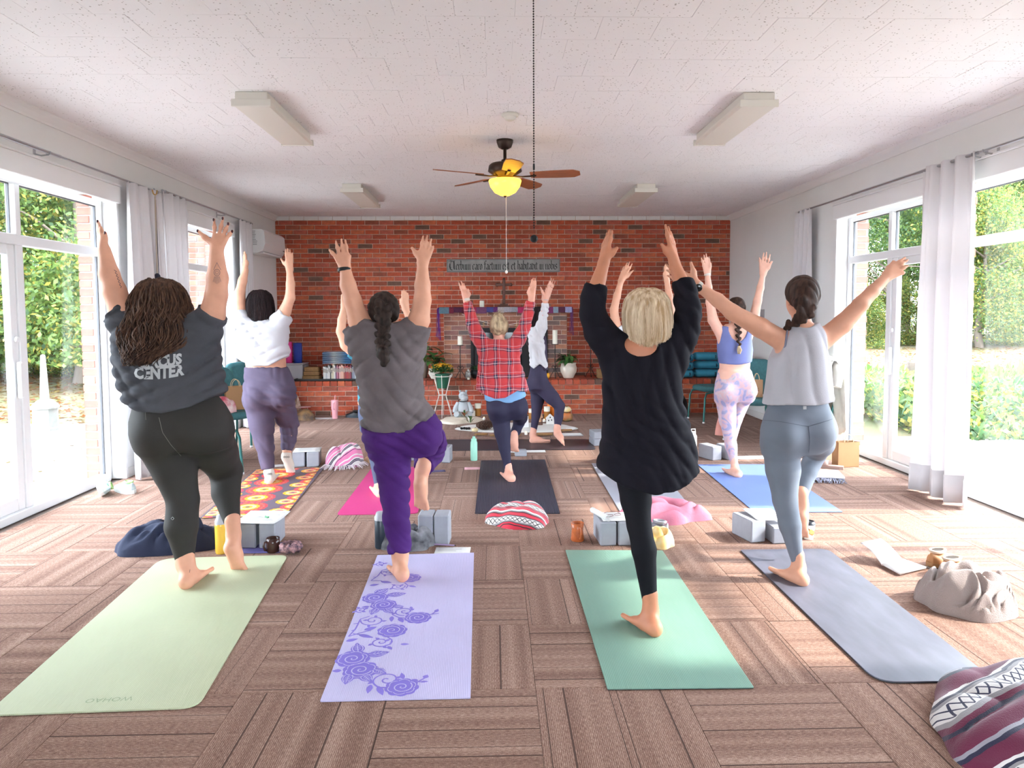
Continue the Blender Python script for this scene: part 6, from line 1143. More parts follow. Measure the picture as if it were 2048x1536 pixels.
for s_ in (-1, 1):
    MB().sphere((s_*0.042, 0.0, 0.345), (0.017, 0.012, 0.02), 10, 6).build('ear', M_hip, h_); MB().sphere((s_*0.022, -0.062, 0.303), 0.006, 8, 5).build('eye', M_black, h_); MB().tube([(s_*0.065, -0.01, 0.19), (s_*0.105, -0.035, 0.12), (s_*0.115, -0.06, 0.06)], [0.03, 0.032, 0.03], 12).build('arm', M_hip, t); MB().tube([(s_*0.05, -0.03, 0.045), (s_*0.085, -0.10, 0.04), (s_*0.09, -0.125, 0.05)], [0.042, 0.044, 0.038], 12).build('leg', M_hip, t)
MB().tube([(0.066*math.cos(a), 0.06*math.sin(a)-0.01, 0.222+0.01*math.sin(a)) for a in np.linspace(0, 6.28, 24)], 0.006, 6).build('collar', M_black, t)
g = np.random.default_rng(6); f = thing('dried_bouquet', 'small rust and green bouquet in the hippo lap', 'flowers', (hx+0.02, hy-0.15, 0.06))
for k in range(16): p_ = np.array([0.035*g.normal(), 0.02*g.normal(), 0.03+0.05*g.uniform()]); q = MB(); leaf_blade(q, (0, 0, 0.0), p_*1.4, 0.014, 0.2, 5); q.build('leaf', (mat('rust_leaf', (0.36, 0.09, 0.04), 0.7), M_lf, mat('leaf_cream', (0.6, 0.5, 0.35), 0.7))[k % 3], f)
M_amj = mat('amber_jar', (0.40, 0.17, 0.04), 0.2)
def jar_candle(u, v, r, h, label, z=ZA):
    c = fl(u, v); t = thing('jar_candle', label, 'candle', (c[0], c[1], z)); MB().lathe([(r, 0), (r, h*0.62)], n=20).build('jar', M_amj, t); MB().lathe([(r*1.02, h*0.62), (r*1.02, h), (r*0.8, h), (0, h-0.01)], n=20).build('frosted_top', M_wax, t)
jar_candle(956, 838, 0.042, 0.17, 'amber jar candle beside the plush hippo', 0.045); jar_candle(1094, 838, 0.042, 0.17, 'amber jar candle in front of the orange pumpkin', 0.002); jar_candle(1063, 838, 0.04, 0.14, 'amber jar candle behind the dark legging shin', 0.002)
c = fl(946, 838); candle(c[0], c[1]-0.02, 0.045, 0.032, 0.075, 'short cream candle by the hippo on the fur'); 
for (u, v, lab) in ((968, 842, 'tealight glowing beside the pine cone'), (995, 846, 'tealight behind the plaid wearer leg'), (1052, 872, 'tealight on the wooden slice near the dark leggings'), (1088, 846, 'tealight between the little white house and jar')): c = fl(u, v); t = thing('tealight', lab, 'candle', (c[0], c[1], ZA)); MB().lathe([(0.017, 0), (0.019, 0.028), (0.016, 0.028), (0, 0.02)], n=14).build('glass_cup', M_clothw, t); MB().sphere((0, 0, 0.032), (0.004, 0.004, 0.009), 8, 6).build('flame', mat('flame', (1.0, 0.62, 0.2), 0.5, emit=4.0), t)
# pine cone
c = fl(968, 862); t = thing('pine_cone', 'large brown pine cone lying on the altar cloth', 'pine cone', (c[0], c[1]+0.02, ZA+0.055), 0.2); M_cone = mat('cone_brown', (0.10, 0.045, 0.028), 0.8, var=0.4, vscale=40); MB().sphere((0, 0, 0), (0.085, 0.036, 0.036), 14, 8).build('core', M_cone, t)
for i in range(13):
    s_ = -1+2*(i+0.5)/13; R2 = 0.056*math.sqrt(max(0.05, 1-abs(s_)**2.2))
    for k in range(9): a = 2*math.pi*(k+0.5*(i % 2))/9; x0_ = s_*0.105; q = MB(); ca, sa = math.cos(a), math.sin(a); b0 = R2*0.5; q.add([(x0_, b0*ca-0.006*sa, b0*sa+0.006*ca), (x0_, b0*ca+0.006*sa, b0*sa-0.006*ca), (x0_+0.016, R2*ca+0.012*sa, R2*sa-0.012*ca), (x0_+0.022, R2*1.04*ca, R2*1.04*sa), (x0_+0.016, R2*ca-0.012*sa, R2*sa+0.012*ca)], [(0, 1, 2, 3, 4)]); o = q.build('scale', M_cone, t); o.modifiers.new('thickness', 'SOLIDIFY').thickness = 0.004
def pumpkin(name, label, x, y, z, r, h, m, ribs=10, cat='pumpkin', tall=1.0):
    t = thing(name, label, cat, (x, y, z)); prof = [(0.02, 0.04), (0.5, 0.0), (0.85, 0.14), (1.0, 0.45), (0.9, 0.78), (0.55, 0.97), (0.15, 0.93), (0.0, 0.9)]; MB().lathe([(a*r, b*h) for a, b in prof], n=50, wob=lambda t_, k: 1-0.09*abs(math.cos(ribs*t_/2))).build('flesh', m, t); MB().tube([(0, 0, h*0.88), (0.004, 0, h*1.02), (0.014, 0, h*1.12)], [r*0.14, r*0.1, r*0.12], 8).build('stem', mat('pumpkin_stem', (0.22, 0.18, 0.08), 0.8), t)
M_pump = mat('pumpkin_orange', (0.80, 0.21, 0.02), 0.5); M_pumw = mat('pumpkin_cream', (0.74, 0.62, 0.36), 0.5)
c = fl(1103, 838); pumpkin('pumpkin', 'tall orange pumpkin against the brick bench', c[0]+0.03, c[1]+0.10, 0.002, 0.085, 0.27, M_pump, 9); c = fl(950, 866); pumpkin('gourd', 'mini cream pumpkin by the pine cone', c[0], c[1]-0.02, ZA, 0.042, 0.05, M_pumw, 9)
c = fl(1133, 842); pumpkin('gourd', 'striped green and orange gourd at the altar edge', c[0], c[1]-0.02, 0.002, 0.085, 0.12, mat('gourd_green', (0.20, 0.22, 0.10), 0.5, var=0.7, vscale=7, vstretch=(1, 1, 2.0), col2=(0.55, 0.17, 0.05)), 12); pumpkin('gourd', 'yellow and cream gourd sitting atop the striped gourd', c[0]-0.0, c[1]-0.02, 0.125, 0.062, 0.075, mat('gourd_yellow', (0.80, 0.62, 0.22), 0.5, var=0.6, vscale=11, col2=(0.78, 0.70, 0.55)), 8)
# driftwood slices, house, flowers, sheets on the altar
M_slab = mat('wood_slice', (0.48, 0.24, 0.10), 0.7, var=0.35, vscale=9, vstretch=(1, 6, 1))
for (u, v, w, d, rz, lab) in ((962, 872, 0.16, 0.06, 0.1, 'thin wooden slice at the cloth edge near the mint bottle'), (995, 874, 0.20, 0.08, -0.05, 'wooden slice between the plaid wearer legs'), (1030, 873, 0.16, 0.07, 0.1, 'wooden slice behind the raised bare foot'), (1085, 872, 0.26, 0.08, 0.08, 'long wooden slice between the dark leggings'), (1130, 864, 0.20, 0.06, 0.25, 'wooden slice beyond the tiptoe foot')):
    c = fl(u, v); t = thing('wood_slice', lab, 'wood slice', (c[0], c[1], 0.0125), rz); P = [(w/2*math.cos(a)*(1+0.08*math.sin(3*a+u)), d/2*math.sin(a)*(1+0.15*math.sin(5*a+u))) for a in np.linspace(0, 6.283, 28)[:-1]]; MB().prism(P, 0.0, 0.018).build('bark_edge', M_tanbox, t); MB().prism([(x*0.94, y*0.92) for x, y in P], 0.018, 0.0195).build('cut_face', M_slab, t)
c = fl(1100, 850); t = thing('village_house', 'small white wooden house with starry gable', 'ornament', (c[0], c[1]-0.02, ZA)); MB().prism([(-0.05, 0), (0.05, 0), (0.05, 0.08), (0, 0.13), (-0.05, 0.08)], -0.02, 0.02).build('front', M_clothw, t).rotation_euler = (math.pi/2, 0, 0)
for s_ in (-1, 1): MB().box((-0.004, -0.025, 0), (0.004, 0.025, 0.078)).build('roof', M_clothw, t); o = t.children[-1]; o.location = (s_*0.056, 0, 0.072); o.rotation_euler = (0, -s_*math.pi/4, 0)
for (dx, dz) in ((-0.02, 0.05), (0.018, 0.055), (0.0, 0.09)): MB().box((dx-0.007, -0.0215, dz-0.009), (dx+0.007, -0.0195, dz+0.009)).build('window_hole', M_black, t)
c = fl(1080, 852); t = thing('acorn_figure', 'carved wooden mushroom figure on a dark base', 'ornament', (c[0]+0.0, c[1]-0.01, ZA)); MB().lathe([(0.035, 0), (0.036, 0.03), (0.02, 0.04)], n=16).build('base', M_cone, t); MB().lathe([(0.016, 0.04), (0.014, 0.09), (0.038, 0.095), (0.03, 0.13), (0.012, 0.15), (0, 0.152)], n=18).build('mushroom', mat('carved_wood', (0.60, 0.34, 0.19), 0.6), t)
for (u, v, lab) in ((940, 848, 'white flower sprig with green leaves by the fur throw'), (930, 862, 'dark seed pods on the altar cloth edge')):
    c = fl(u, v); t = thing('flower_sprig', lab, 'flowers', (c[0], c[1], ZA))
    for k in range(12): p_ = np.array([0.05*g.normal(), 0.03*g.normal(), 0.02+(0.1 if 'flower' in lab else 0.01)*g.uniform()]); q = MB(); leaf_blade(q, (p_[0]*0.2, p_[1]*0.2, 0.004), p_, 0.014, 0.2, 5); q.build('leaf', (M_lf2, M_clothw, M_lf)[k % 3] if 'flower' in lab else M_cone, t)
    if 'pods' in lab:
        for k in range(4): MB().sphere((-0.04+0.03*k, 0.01*(k % 2), 0.016), (0.02, 0.016, 0.016), 10, 6).build('pod', M_black, t)
c = fl(1050, 855); t = thing('white_card', 'white folded card standing on the altar cloth', 'card', (c[0]-0.01, c[1]-0.06, ZA), 0.2)
for s_ in (-1, 1): o = MB().box((-0.05, -0.001, 0), (0.05, 0.001, 0.14)).build('panel', M_paper, t); o.rotation_euler = (s_*0.18, 0, 0); o.location = (0, s_*0.026, 0)
c = fl(1142, 862); MB().lathe([(0.0, 0), (0.05, 0.0), (0.06, 0.012), (0.055, 0.02), (0.02, 0.03), (0, 0.03)], n=24).build('smudge_bowl', mat('stone_white', (0.7, 0.68, 0.66), 0.6)); o = bpy.data.objects['smudge_bowl']; o.location = (c[0], c[1]+0.02, ZA); tag(o, 'low white stone bowl at the cloth end by the gourd', 'bowl')
# string of beads on cloth left out; black bag by the right chair
heap('backpack', 'black bag slumped beneath the chair before the bolsters', 'bag', (2.50, 9.82, 0), 0.20, 0.18, 0.34, mat('black_nylon', (0.012, 0.012, 0.016), 0.7), 61, 0.2, (5, 3), 0.3, 0.08, power=2.2)
c = (2.30, 8.5); heap('scarf', 'salmon pink cloth hanging down beside the pastel legging shin', 'cloth', at(1442, 850, 8.3)*np.array([1, 1, 0])+np.array([0.03, 0.0, 0]), 0.10, 0.06, 0.24, mat('salmon_cloth', (0.80, 0.36, 0.30), 0.9), 62, 0.0, (9, 4), 0.4, 0.1)
# ================================================================ PEOPLE
def smin(a, b, k):
    h = np.clip(0.5+0.5*(b-a)/k, 0, 1); return b+(a-b)*h-k*h*(1-h)
def tabrows(rows, n=80):
    R_ = np.array(sorted(rows), float); z = np.linspace(R_[0, 0], R_[-1, 0], n); out = [z]
    for c in range(1, R_.shape[1]):
        v = np.interp(z, R_[:, 0], R_[:, c])
        for _ in range(3): v = np.concatenate([v[:1], (v[:-2]+2*v[1:-1]+v[2:])/4, v[-1:]])
        out.append(v)
    return np.array(out).T
def pchain(P, k=0.02, flat=False, flat0=False): P = np.array(P, float); return ('chain', P[:, :3], P[:, 3], k, flat, flat0)
def pell(c, r, k=0.03, R=None): return ('ell', np.array(c, float), np.array(r, float), R, k)
def ptab(rows, k=0.03, e=2.3): return ('tab', tabrows(rows), k, e)
def bbox(p):
    if p[0] == 'chain': r = p[2].max(); return p[1].min(0)-r, p[1].max(0)+r
    if p[0] == 'ell': r = p[2].max() if p[3] is not None else p[2]; return p[1]-r, p[1]+r
    T = p[1]; return np.array([(T[:, 1]-T[:, 3]).min(), (T[:, 2]-T[:, 4]).min(), T[0, 0]]), np.array([(T[:, 1]+T[:, 3]).max(), (T[:, 2]+T[:, 4]).max(), T[-1, 0]])
def peval(p, X, Y, Z):
    if p[0] == 'chain':
        d = None; C, R_ = p[1], p[2]
        for i in range(len(C)-1):
            a, b = C[i], C[i+1]; ba = b-a; bb = ba @ ba+1e-12; h = np.clip(((X-a[0])*ba[0]+(Y-a[1])*ba[1]+(Z-a[2])*ba[2])/bb, 0, 1)
            q = np.sqrt((X-a[0]-ba[0]*h)**2+(Y-a[1]-ba[1]*h)**2+(Z-a[2]-ba[2]*h)**2)-(R_[i]+(R_[i+1]-R_[i])*h); d = q if d is None else smin(d, q, 0.015)
        if p[4]: n = C[-1]-C[-2]; n = n/np.linalg.norm(n); d = np.maximum(d, (X-C[-1][0])*n[0]+(Y-C[-1][1])*n[1]+(Z-C[-1][2])*n[2])
        if p[5]: n = C[0]-C[1]; n = n/np.linalg.norm(n); d = np.maximum(d, (X-C[0][0])*n[0]+(Y-C[0][1])*n[1]+(Z-C[0][2])*n[2])
        return d
    if p[0] == 'ell':
        c, r, R_ = p[1], p[2], p[3]; x, y, z = X-c[0], Y-c[1], Z-c[2]
        if R_ is not None: x, y, z = [R_[0][i]*x+R_[1][i]*y+R_[2][i]*z for i in range(3)]
        k0 = np.sqrt((x/r[0])**2+(y/r[1])**2+(z/r[2])**2)+1e-9; k1 = np.sqrt((x/r[0]**2)**2+(y/r[1]**2)**2+(z/r[2]**2)**2)+1e-9; return k0*(k0-1)/k1
    T, e = p[1], p[3]; zz_ = Z[0, 0, :]; xc, yc, a, b = [np.interp(zz_, T[:, 0], T[:, c])[None, None, :] for c in (1, 2, 3, 4)]
    q = (np.abs((X-xc)/a)**e+np.abs((Y-yc)/b)**e)**(1/e); d = (q-1)*np.minimum(a, b)
    return smin(smin(d, Z-T[-1, 0], -0.03) if False else np.maximum(d, Z-T[-1, 0]), d, 1e-6) if False else np.maximum(np.maximum(d, Z-T[-1, 0]), T[0, 0]-Z)
def sdf_mesh(prims, vox, clips=(), disp=None, neg=(), sm=2):
    B_ = [bbox(p) for p in prims]; lo = np.min([b[0] for b in B_], 0)-3*vox-0.01; hi = np.max([b[1] for b in B_], 0)+3*vox+0.01; n = np.ceil((hi-lo)/vox).astype(int)+1
    ax = [lo[i]+vox*np.arange(n[i]) for i in range(3)]; D = np.full(n, 0.5, np.float32)
    def sub(b, mg): s = [slice(max(0, int((b[0][i]-mg-lo[i])/vox)), min(n[i], int((b[1][i]+mg-lo[i])/vox)+2)) for i in range(3)]; return tuple(s), ax[0][s[0]][:, None, None], ax[1][s[1]][None, :, None], ax[2][s[2]][None, None, :]
    for p, b in zip(prims, B_):
        k = {'chain': 3, 'ell': 4, 'tab': 2}[p[0]]; k = p[k]; s, X, Y, Z = sub(b, k+2.5*vox); D[s] = smin(D[s], peval(p, X, Y, Z), k)
    if disp is not None or clips:
        nb = np.abs(D) < 0.06; I = np.nonzero(nb); P = np.column_stack([ax[i][I[i]] for i in range(3)])
        d = D[nb]
        if disp is not None: d = d+disp(P)
        D[nb] = d
        X, Y, Z = ax[0][:, None, None], ax[1][None, :, None], ax[2][None, None, :]
        for c in clips: D = np.maximum(D, c(X, Y, Z).astype(np.float32))
    for p in neg: s, X, Y, Z = sub(bbox(p), 0.02); D[s] = np.maximum(D[s], -peval(p, X, Y, Z))
    S = D < 0; c8 = [(i, j, k) for i in (0, 1) for j in (0, 1) for k in (0, 1)]; m = n-1
    cnt = sum(S[i:i+m[0], j:j+m[1], k:k+m[2]].astype(np.int8) for i, j, k in c8); act = (cnt > 0) & (cnt < 8); A = np.argwhere(act); idx = -np.ones(m, np.int32); idx[act] = np.arange(len(A))
    vals = {c: D[A[:, 0]+c[0], A[:, 1]+c[1], A[:, 2]+c[2]] for c in c8}; acc = np.zeros((len(A), 3)); w = np.zeros(len(A))
    for a in c8:
        for x in range(3):
            if a[x]: continue
            b = list(a); b[x] = 1; b = tuple(b); va, vb = vals[a], vals[b]; cr_ = (va < 0) != (vb < 0); t = np.where(cr_, va/(va-vb+1e-12), 0); pt = np.tile(np.array(a, float), (len(A), 1)); pt[:, x] += t; acc += pt*cr_[:, None]; w += cr_
    V = lo+(A+acc/w[:, None])*vox; Fs = []
    for x in range(3):
        y, z = (x+1) % 3, (x+2) % 3; sl0 = [slice(None)]*3; sl1 = [slice(None)]*3; sl0[x] = slice(0, -1); sl1[x] = slice(1, None); a, b = S[tuple(sl0)], S[tuple(sl1)]; E = np.argwhere(a != b); E = E[(E[:, y] > 0) & (E[:, z] > 0) & (E[:, y] < m[y]) & (E[:, z] < m[z])]
        ins = a[E[:, 0], E[:, 1], E[:, 2]]; q = []
        for dy, dz in ((0, 0), (1, 0), (1, 1), (0, 1)): e = E.copy(); e[:, y] -= dy; e[:, z] -= dz; q.append(idx[e[:, 0], e[:, 1], e[:, 2]])
        Q = np.stack(q, 1); Q[ins] = Q[ins][:, ::-1]; Fs.append(Q)
    Fs = np.concatenate(Fs); Fs = Fs[(Fs >= 0).all(1)][:, ::-1]
    # two rounds of light smoothing
    for _ in range(sm):
        s = np.zeros_like(V); c = np.zeros(len(V))
        for i in range(4):
            np.add.at(s, Fs[:, i], V[Fs[:, (i+1) % 4]]); np.add.at(c, Fs[:, i], 1)
        V = V*0.5+0.5*s/np.maximum(c, 1)[:, None]
    return V, Fs
def mesh_obj(name, V, Fs, m, parent, origin, flip=False):
    me = bpy.data.meshes.new(name); nv, nf = len(V), len(Fs); me.vertices.add(nv); me.vertices.foreach_set('co', (V-np.array(origin)).astype(np.float32).ravel()); me.loops.add(nf*4); me.loops.foreach_set('vertex_index', Fs.astype(np.int32).ravel()); me.polygons.add(nf); me.polygons.foreach_set('loop_start', np.arange(0, nf*4, 4, dtype=np.int32)); me.polygons.foreach_set('use_smooth', np.ones(nf, bool)); me.update(calc_edges=True); me.validate()
    for q in (m if isinstance(m, (list, tuple)) else [m]): me.materials.append(q)
    return put(name, me, parent)
def skin(name, col): return mat(name, col, 0.5, var=0.10, vscale=14, spec=0.35)
def fabric(name, col, var=0.12, rough=0.85, bump=0.12, bscale=220, **k): return mat(name, col, rough, var=var, vscale=k.pop('vscale', 7), bump=bump, bscale=bscale, spec=0.2, **k)
def folds(seed, amp, freq, dirs=((1, 0, 0.4), (0.3, 0, 1), (0.8, 0.2, -0.7)), region=None):
    g = np.random.default_rng(seed); ph = g.uniform(0, 6.28, 8); w = sines(seed, 4, 5.0); ks = [sines(seed+10+i, 3, 9.0) for i in range(len(dirs))]; f3 = freq if freq > 30 else freq*2.1
    def f(P):
        ww = w(P); d = 0
        for i, v in enumerate(dirs): v = np.array(v)/np.linalg.norm(v); s = P @ v*f3*(1+0.25*i)+1.5*ww+ph[i]; d = d+(1-np.abs(np.sin(s)))**1.5*np.clip(0.45+0.7*ks[i](P), 0, 1)
        return 1.15*amp*(d-0.75)
    return f
class Person:
    def __init__(s, label, y0, base, vox=0.006):
        s.y0 = y0; b = fl(*base); s.o = np.array([b[0], b[1], 0.0]); s.root = thing('person', label, 'person', s.o, 0); s.body = []; s.vox = vox; s.zf = 0.0085
    def J(s, u, v, dy=0.0): return at(u, v, s.y0+dy)
    def C(s, L_, inf=0.0): return [[*s.J(u, v, dy), r+inf] for u, v, dy, r in L_]
    def rows(s, R_, inf=0.0):
        out = []
        for v, ul, ur, b, dy in R_: l, r = s.J(ul, v, dy), s.J(ur, v, dy); out.append(((l[2]+r[2])/2, (l[0]+r[0])/2, s.y0+dy, max(0.01, (r[0]-l[0])/2+inf), max(0.01, b+inf)))
        return out
    def hand(s, w, tips, thumb, size=1.0):
        w = s.J(*w); T = [s.J(*t) for t in tips]; th = s.J(*thumb); mt = np.mean(T, 0); n = mt-w; L_ = np.linalg.norm(n); n /= L_; lat = T[3]-T[0]; lat = lat-n*(lat @ n); ll = np.linalg.norm(lat); lat = lat/ll if ll > 1e-4 else np.array([0, 1.0, 0]); sp = min(0.021*size, max(0.012, ll/3*0.8)); nb = np.cross(n, lat)
        for i, t in enumerate(T):
            b = w+n*L_*(0.50+0.02*(1 if i in (1, 2) else -1))+lat*(i-1.5)*sp; mid = (b+t)/2+n*0.004; s.body.append(pchain([[*w+lat*(i-1.5)*0.008, 0.020*size], [*b, 0.0120*size]], 0.012)); s.body.append(pchain([[*b, 0.0098*size], [*mid, 0.0086*size], [*t+n*0.004, 0.0068*size]], 0.0035))
        sd = np.sign((th-w) @ lat) or 1.0; t0 = w+n*L_*0.14+lat*sd*0.012; t1 = w+n*L_*0.34+lat*sd*max(0.028, abs((th-w) @ lat)*0.62)+((th-w)-lat*((th-w) @ lat)-n*((th-w) @ n))*0.6
        s.body.append(pchain([[*t0, 0.019*size], [*t1, 0.0135*size], [*th, 0.0085*size]], 0.012))
        return th, T
    def foot(s, heel, toe, ank, size=1.0, r_ank=0.036, mirror=1):
        f = toe-heel; L_ = np.linalg.norm(f); f = f/L_; up = ank-heel; up = up-f*(up @ f); up /= np.linalg.norm(up); lat = np.cross(f, up)*mirror; k = size
        H = heel+f*0.030*k+up*0.030*k; Mi = heel+f*L_*0.45+up*0.038*k; Bl = heel+f*L_*0.72+up*0.020*k
        s.body += [pchain([[*H, 0.030*k], [*Mi, 0.031*k], [*Bl, 0.019*k]], 0.02), pchain([[*H, 0.028*k], [*(heel+f*L_*0.68+lat*0.022*k+up*0.018*k), 0.018*k]], 0.02), pchain([[*H, 0.026*k], [*(heel+f*L_*0.70-lat*0.024*k+up*0.018*k), 0.018*k]], 0.02), pchain([[*ank, r_ank], [*(H+f*0.012+up*0.012), 0.032*k]], 0.025), pchain([[*ank, r_ank*0.9], [*Mi, 0.026*k]], 0.03)]
        for i in range(5):
            a = (i-2)*0.0165*k; rr_ = (0.0125, 0.0095, 0.0090, 0.0085, 0.0080)[i]*k; ln = (1.0, 1.0, 0.97, 0.93, 0.88)[i]; s.body.append(pchain([[*(heel+f*L_*0.72+lat*-a+up*0.015*k), rr_], [*(heel+f*(L_*ln-rr_)+lat*-a*1.1+up*(rr_+0.001)), rr_]], 0.005))
    def stand(s, heel_px, toe_px, ank, size=1.0, mirror=1, r_ank=0.036, L_=None):
        h = fl(*heel_px, s.zf); t = fl(*toe_px, s.zf)
        if L_: d = t-h; d = d/np.linalg.norm(d)*L_; t = h+d
        s.foot(h, t, s.J(*ank), size, r_ank, mirror); return h, t
    def head(s, c, face=(0, 1, 0.05), k=1.0):
        c = s.J(*c); f = np.array(face, float); f /= np.linalg.norm(f); r = np.cross(f, (0, 0, 1.0)); r /= np.linalg.norm(r); u = np.cross(r, f); R_ = np.array([r, f, u]); s.hR = R_; s.hc = c; q = lambda x, y, z: c+(r*x+f*y+u*z)*k; s.hq = q
        B_ = s.body; B_.append(pell(q(0, -0.005, 0.012), np.array([0.073, 0.092, 0.092])*k, 0.03, R_)); B_.append(pell(q(0, 0.035, -0.045), np.array([0.056, 0.055, 0.065])*k, 0.04, R_)); B_.append(pell(q(0, 0.072, -0.092), np.array([0.022, 0.02, 0.018])*k, 0.025, R_))
        B_.append(pchain([[*q(0, 0.088, 0.0), 0.009*k], [*q(0, 0.108, -0.034), 0.012*k]], 0.012)); B_.append(pell(q(0, 0.088, -0.064), np.array([0.022, 0.010, 0.008])*k, 0.008, R_)); B_.append(pell(q(0, 0.080, 0.024), np.array([0.05, 0.012, 0.010])*k, 0.02, R_))
        for sx_ in (-1, 1): B_.append(pell(q(sx_*0.074, 0.0, -0.022), np.array([0.010, 0.018, 0.030])*k, 0.008, R_)); B_.append(pell(q(sx_*0.030, 0.078, 0.002), np.array([0.013, 0.011, 0.010])*k, 0.006, R_))
    def make(s, m, clips=()):
        V, Fs = sdf_mesh(s.body, s.vox, clips, sm=1); s.bodyo = mesh_obj('body', V, Fs, m, s.root, s.o); s.bbv = BVHTree.FromPolygons(V.tolist(), Fs.tolist())
        e = MB()
        for sx_ in (-1, 1):
            p = s.hq(sx_*0.030, 0.088, 0.002)-s.o; MB().sphere(p, 0.0085, 10, 6).build('eye', mat('eye_dark', (0.05, 0.03, 0.02), 0.2), s.root)
    def garment(s, name, prims, m, vox=0.008, clips=(), disp=None, neg=(), shell=None):
        V, Fs = sdf_mesh(prims, vox, clips, disp, neg); o = mesh_obj(name, V, Fs, m, s.root, s.o); return o, BVHTree.FromPolygons(V.tolist(), Fs.tolist())
    def hemclip(s, px, above=True, dy=0.0):
        P = np.array([s.J(u, v, dy) for u, v in px]); 
        def f(X, Y, Z): zh = np.interp(X, P[:, 0], P[:, 2]); return (zh-Z) if above else (Z-zh)
        return f
    def decal(s, bvh, px, w, m, name, parent, lift=0.0015):
        """thin ribbon laid on a garment along a line of pixels"""
        P = np.array(px, float); k = np.linspace(0, len(P)-1, max(12, len(P)*6)); U = np.interp(k, range(len(P)), P[:, 0]); Vv = np.interp(k, range(len(P)), P[:, 1]); L3 = []
        for u, v in zip(U, Vv):
            d = Vector(ray(u, v)).normalized(); h = bvh.ray_cast(Vector(CAMP), d)
            if h[0] is not None: L3.append(np.array(h[0])-np.array(d)*lift-s.o)
        if len(L3) < 2: return None
        return MB().tube(L3, w, 5, flat=0.6).build(name, m, parent)
def strands(rows, n, seed, wave=0.01, wf=22, r=0.0022, front=None, rho=(0.96, 1.05), end=0.06, start=0.02, o=(0, 0, 0), taper=True, nseg=14):
    T = tabrows(rows); g = np.random.default_rng(seed); m = MB()
    for i in range(n):
        ph = g.uniform(0, 2*math.pi) if front is None else g.uniform(*front); k = g.uniform(*rho); z1 = T[-1, 0]-g.uniform(0, start); z0 = T[0, 0]+g.uniform(-0.012, end); z = np.linspace(z1, z0, nseg); xc, yc, a, b = [np.interp(z, T[:, 0], T[:, c]) for c in (1, 2, 3, 4)]; p0 = g.uniform(0, 6.28); tw = g.normal(0, 0.18)
        q = np.linspace(0, 1, nseg); wv = wave*q**0.7; an = ph+tw*q; x = xc+a*k*np.cos(an)+wv*np.sin(wf*z+p0); y = yc+b*k*np.sin(an)+wv*np.cos(wf*z*1.1+p0*2)
        m.tube(np.column_stack([x, y, z])-np.array(o), r*g.uniform(0.7, 1.3)*(1-0.6*q**3 if taper else np.ones(nseg)), 4, cap=False)
    return m
def hairmat(name, c1, c2, vs=(60, 60, 4)): return mat(name, c1, 0.6, var=0.5, vscale=1.0, vstretch=vs, col2=c2, spec=0.2)
def braid_prims(P, r, n):
    P = np.array(P, float); out = []; k = np.linspace(0, len(P)-1, n)
    C_ = np.column_stack([np.interp(k, range(len(P)), P[:, i]) for i in range(3)]); Rr = np.interp(k, range(len(P)), np.broadcast_to(r, (len(P),)))
    T = np.gradient(C_, axis=0); T /= np.linalg.norm(T, axis=1)[:, None]
    for i in range(n):
        sx_ = 1 if i % 2 else -1; lat = np.cross(T[i], (0, 1.0, 0)); lat /= np.linalg.norm(lat)+1e-9; c = C_[i]+lat*sx_*Rr[i]*0.42; d = T[i]*0.8+lat*-sx_*0.6; d /= np.linalg.norm(d); out.append(pchain([[*(c-d*Rr[i]*0.6), Rr[i]*0.62], [*(c+d*Rr[i]*0.6), Rr[i]*0.5]], 0.003))
    return out
def band(pers, bvh_pts, m, name, r, c, n, w=0.008):
    """a wrist band: ring of radius r round axis n at c"""
    n = np.array(n)/np.linalg.norm(n); a = np.cross(n, (0, 1.0, 0.2)); a /= np.linalg.norm(a); b = np.cross(n, a); P = []
    for t_ in np.linspace(0, 2*math.pi, 25): d = a*math.cos(t_)+b*math.sin(t_); P.append([tuple(c+d*r-n*w-pers.o), tuple(c+d*(r+0.003)-n*w*0.5-pers.o), tuple(c+d*(r+0.003)+n*w*0.5-pers.o), tuple(c+d*r+n*w-pers.o)])
    return MB().grid(P).build(name, m, pers.root)
# ---------------------------------------------------------------- woman in grey tee and olive leggings
p = Person('person in charcoal tee and dark olive leggings with long brown wavy hair', 3.86, (372, 1178), 0.0058)
S1 = skin('skin_warm', (0.76, 0.38, 0.25)); top = [(640, 275, 392, 0.10, 0.03), (655, 252, 412, 0.135, 0.03), (680, 236, 428, 0.155, 0.03), (710, 233, 434, 0.165, 0.03), (745, 239, 440, 0.165, 0.03), (780, 246, 446, 0.17, 0.02), (825, 250, 448, 0.175, 0.02)]
hips = [(790, 283, 430, 0.14, 0.02), (812, 270, 448, 0.16, 0.02), (840, 263, 458, 0.17, 0.02), (865, 266, 462, 0.165, 0.02), (895, 282, 455, 0.14, 0.03)]
armL = [(275, 690, 0.02, 0.07), (243, 618, 0.0, 0.064), (229, 582, -0.01, 0.058), (218, 548, 0.0, 0.050), (209, 500, 0.02, 0.031)]; armR = [(398, 690, 0.02, 0.07), (424, 630, 0.0, 0.066), (433, 590, -0.01, 0.056), (435, 556, 0.0, 0.054), (433, 500, 0.02, 0.034)]
legL = [(322, 880, 0.02, 0.130), (350, 940, 0.02, 0.112), (366, 1000, 0.01, 0.083), (363, 1052, -0.03, 0.085), (370, 1122, -0.05, 0.046)]; legR = [(412, 860, 0.06, 0.132), (432, 905, 0.20, 0.118), (452, 942, 0.32, 0.092), (452, 985, 0.26, 0.078), (465, 1046, 0.16, 0.044)]
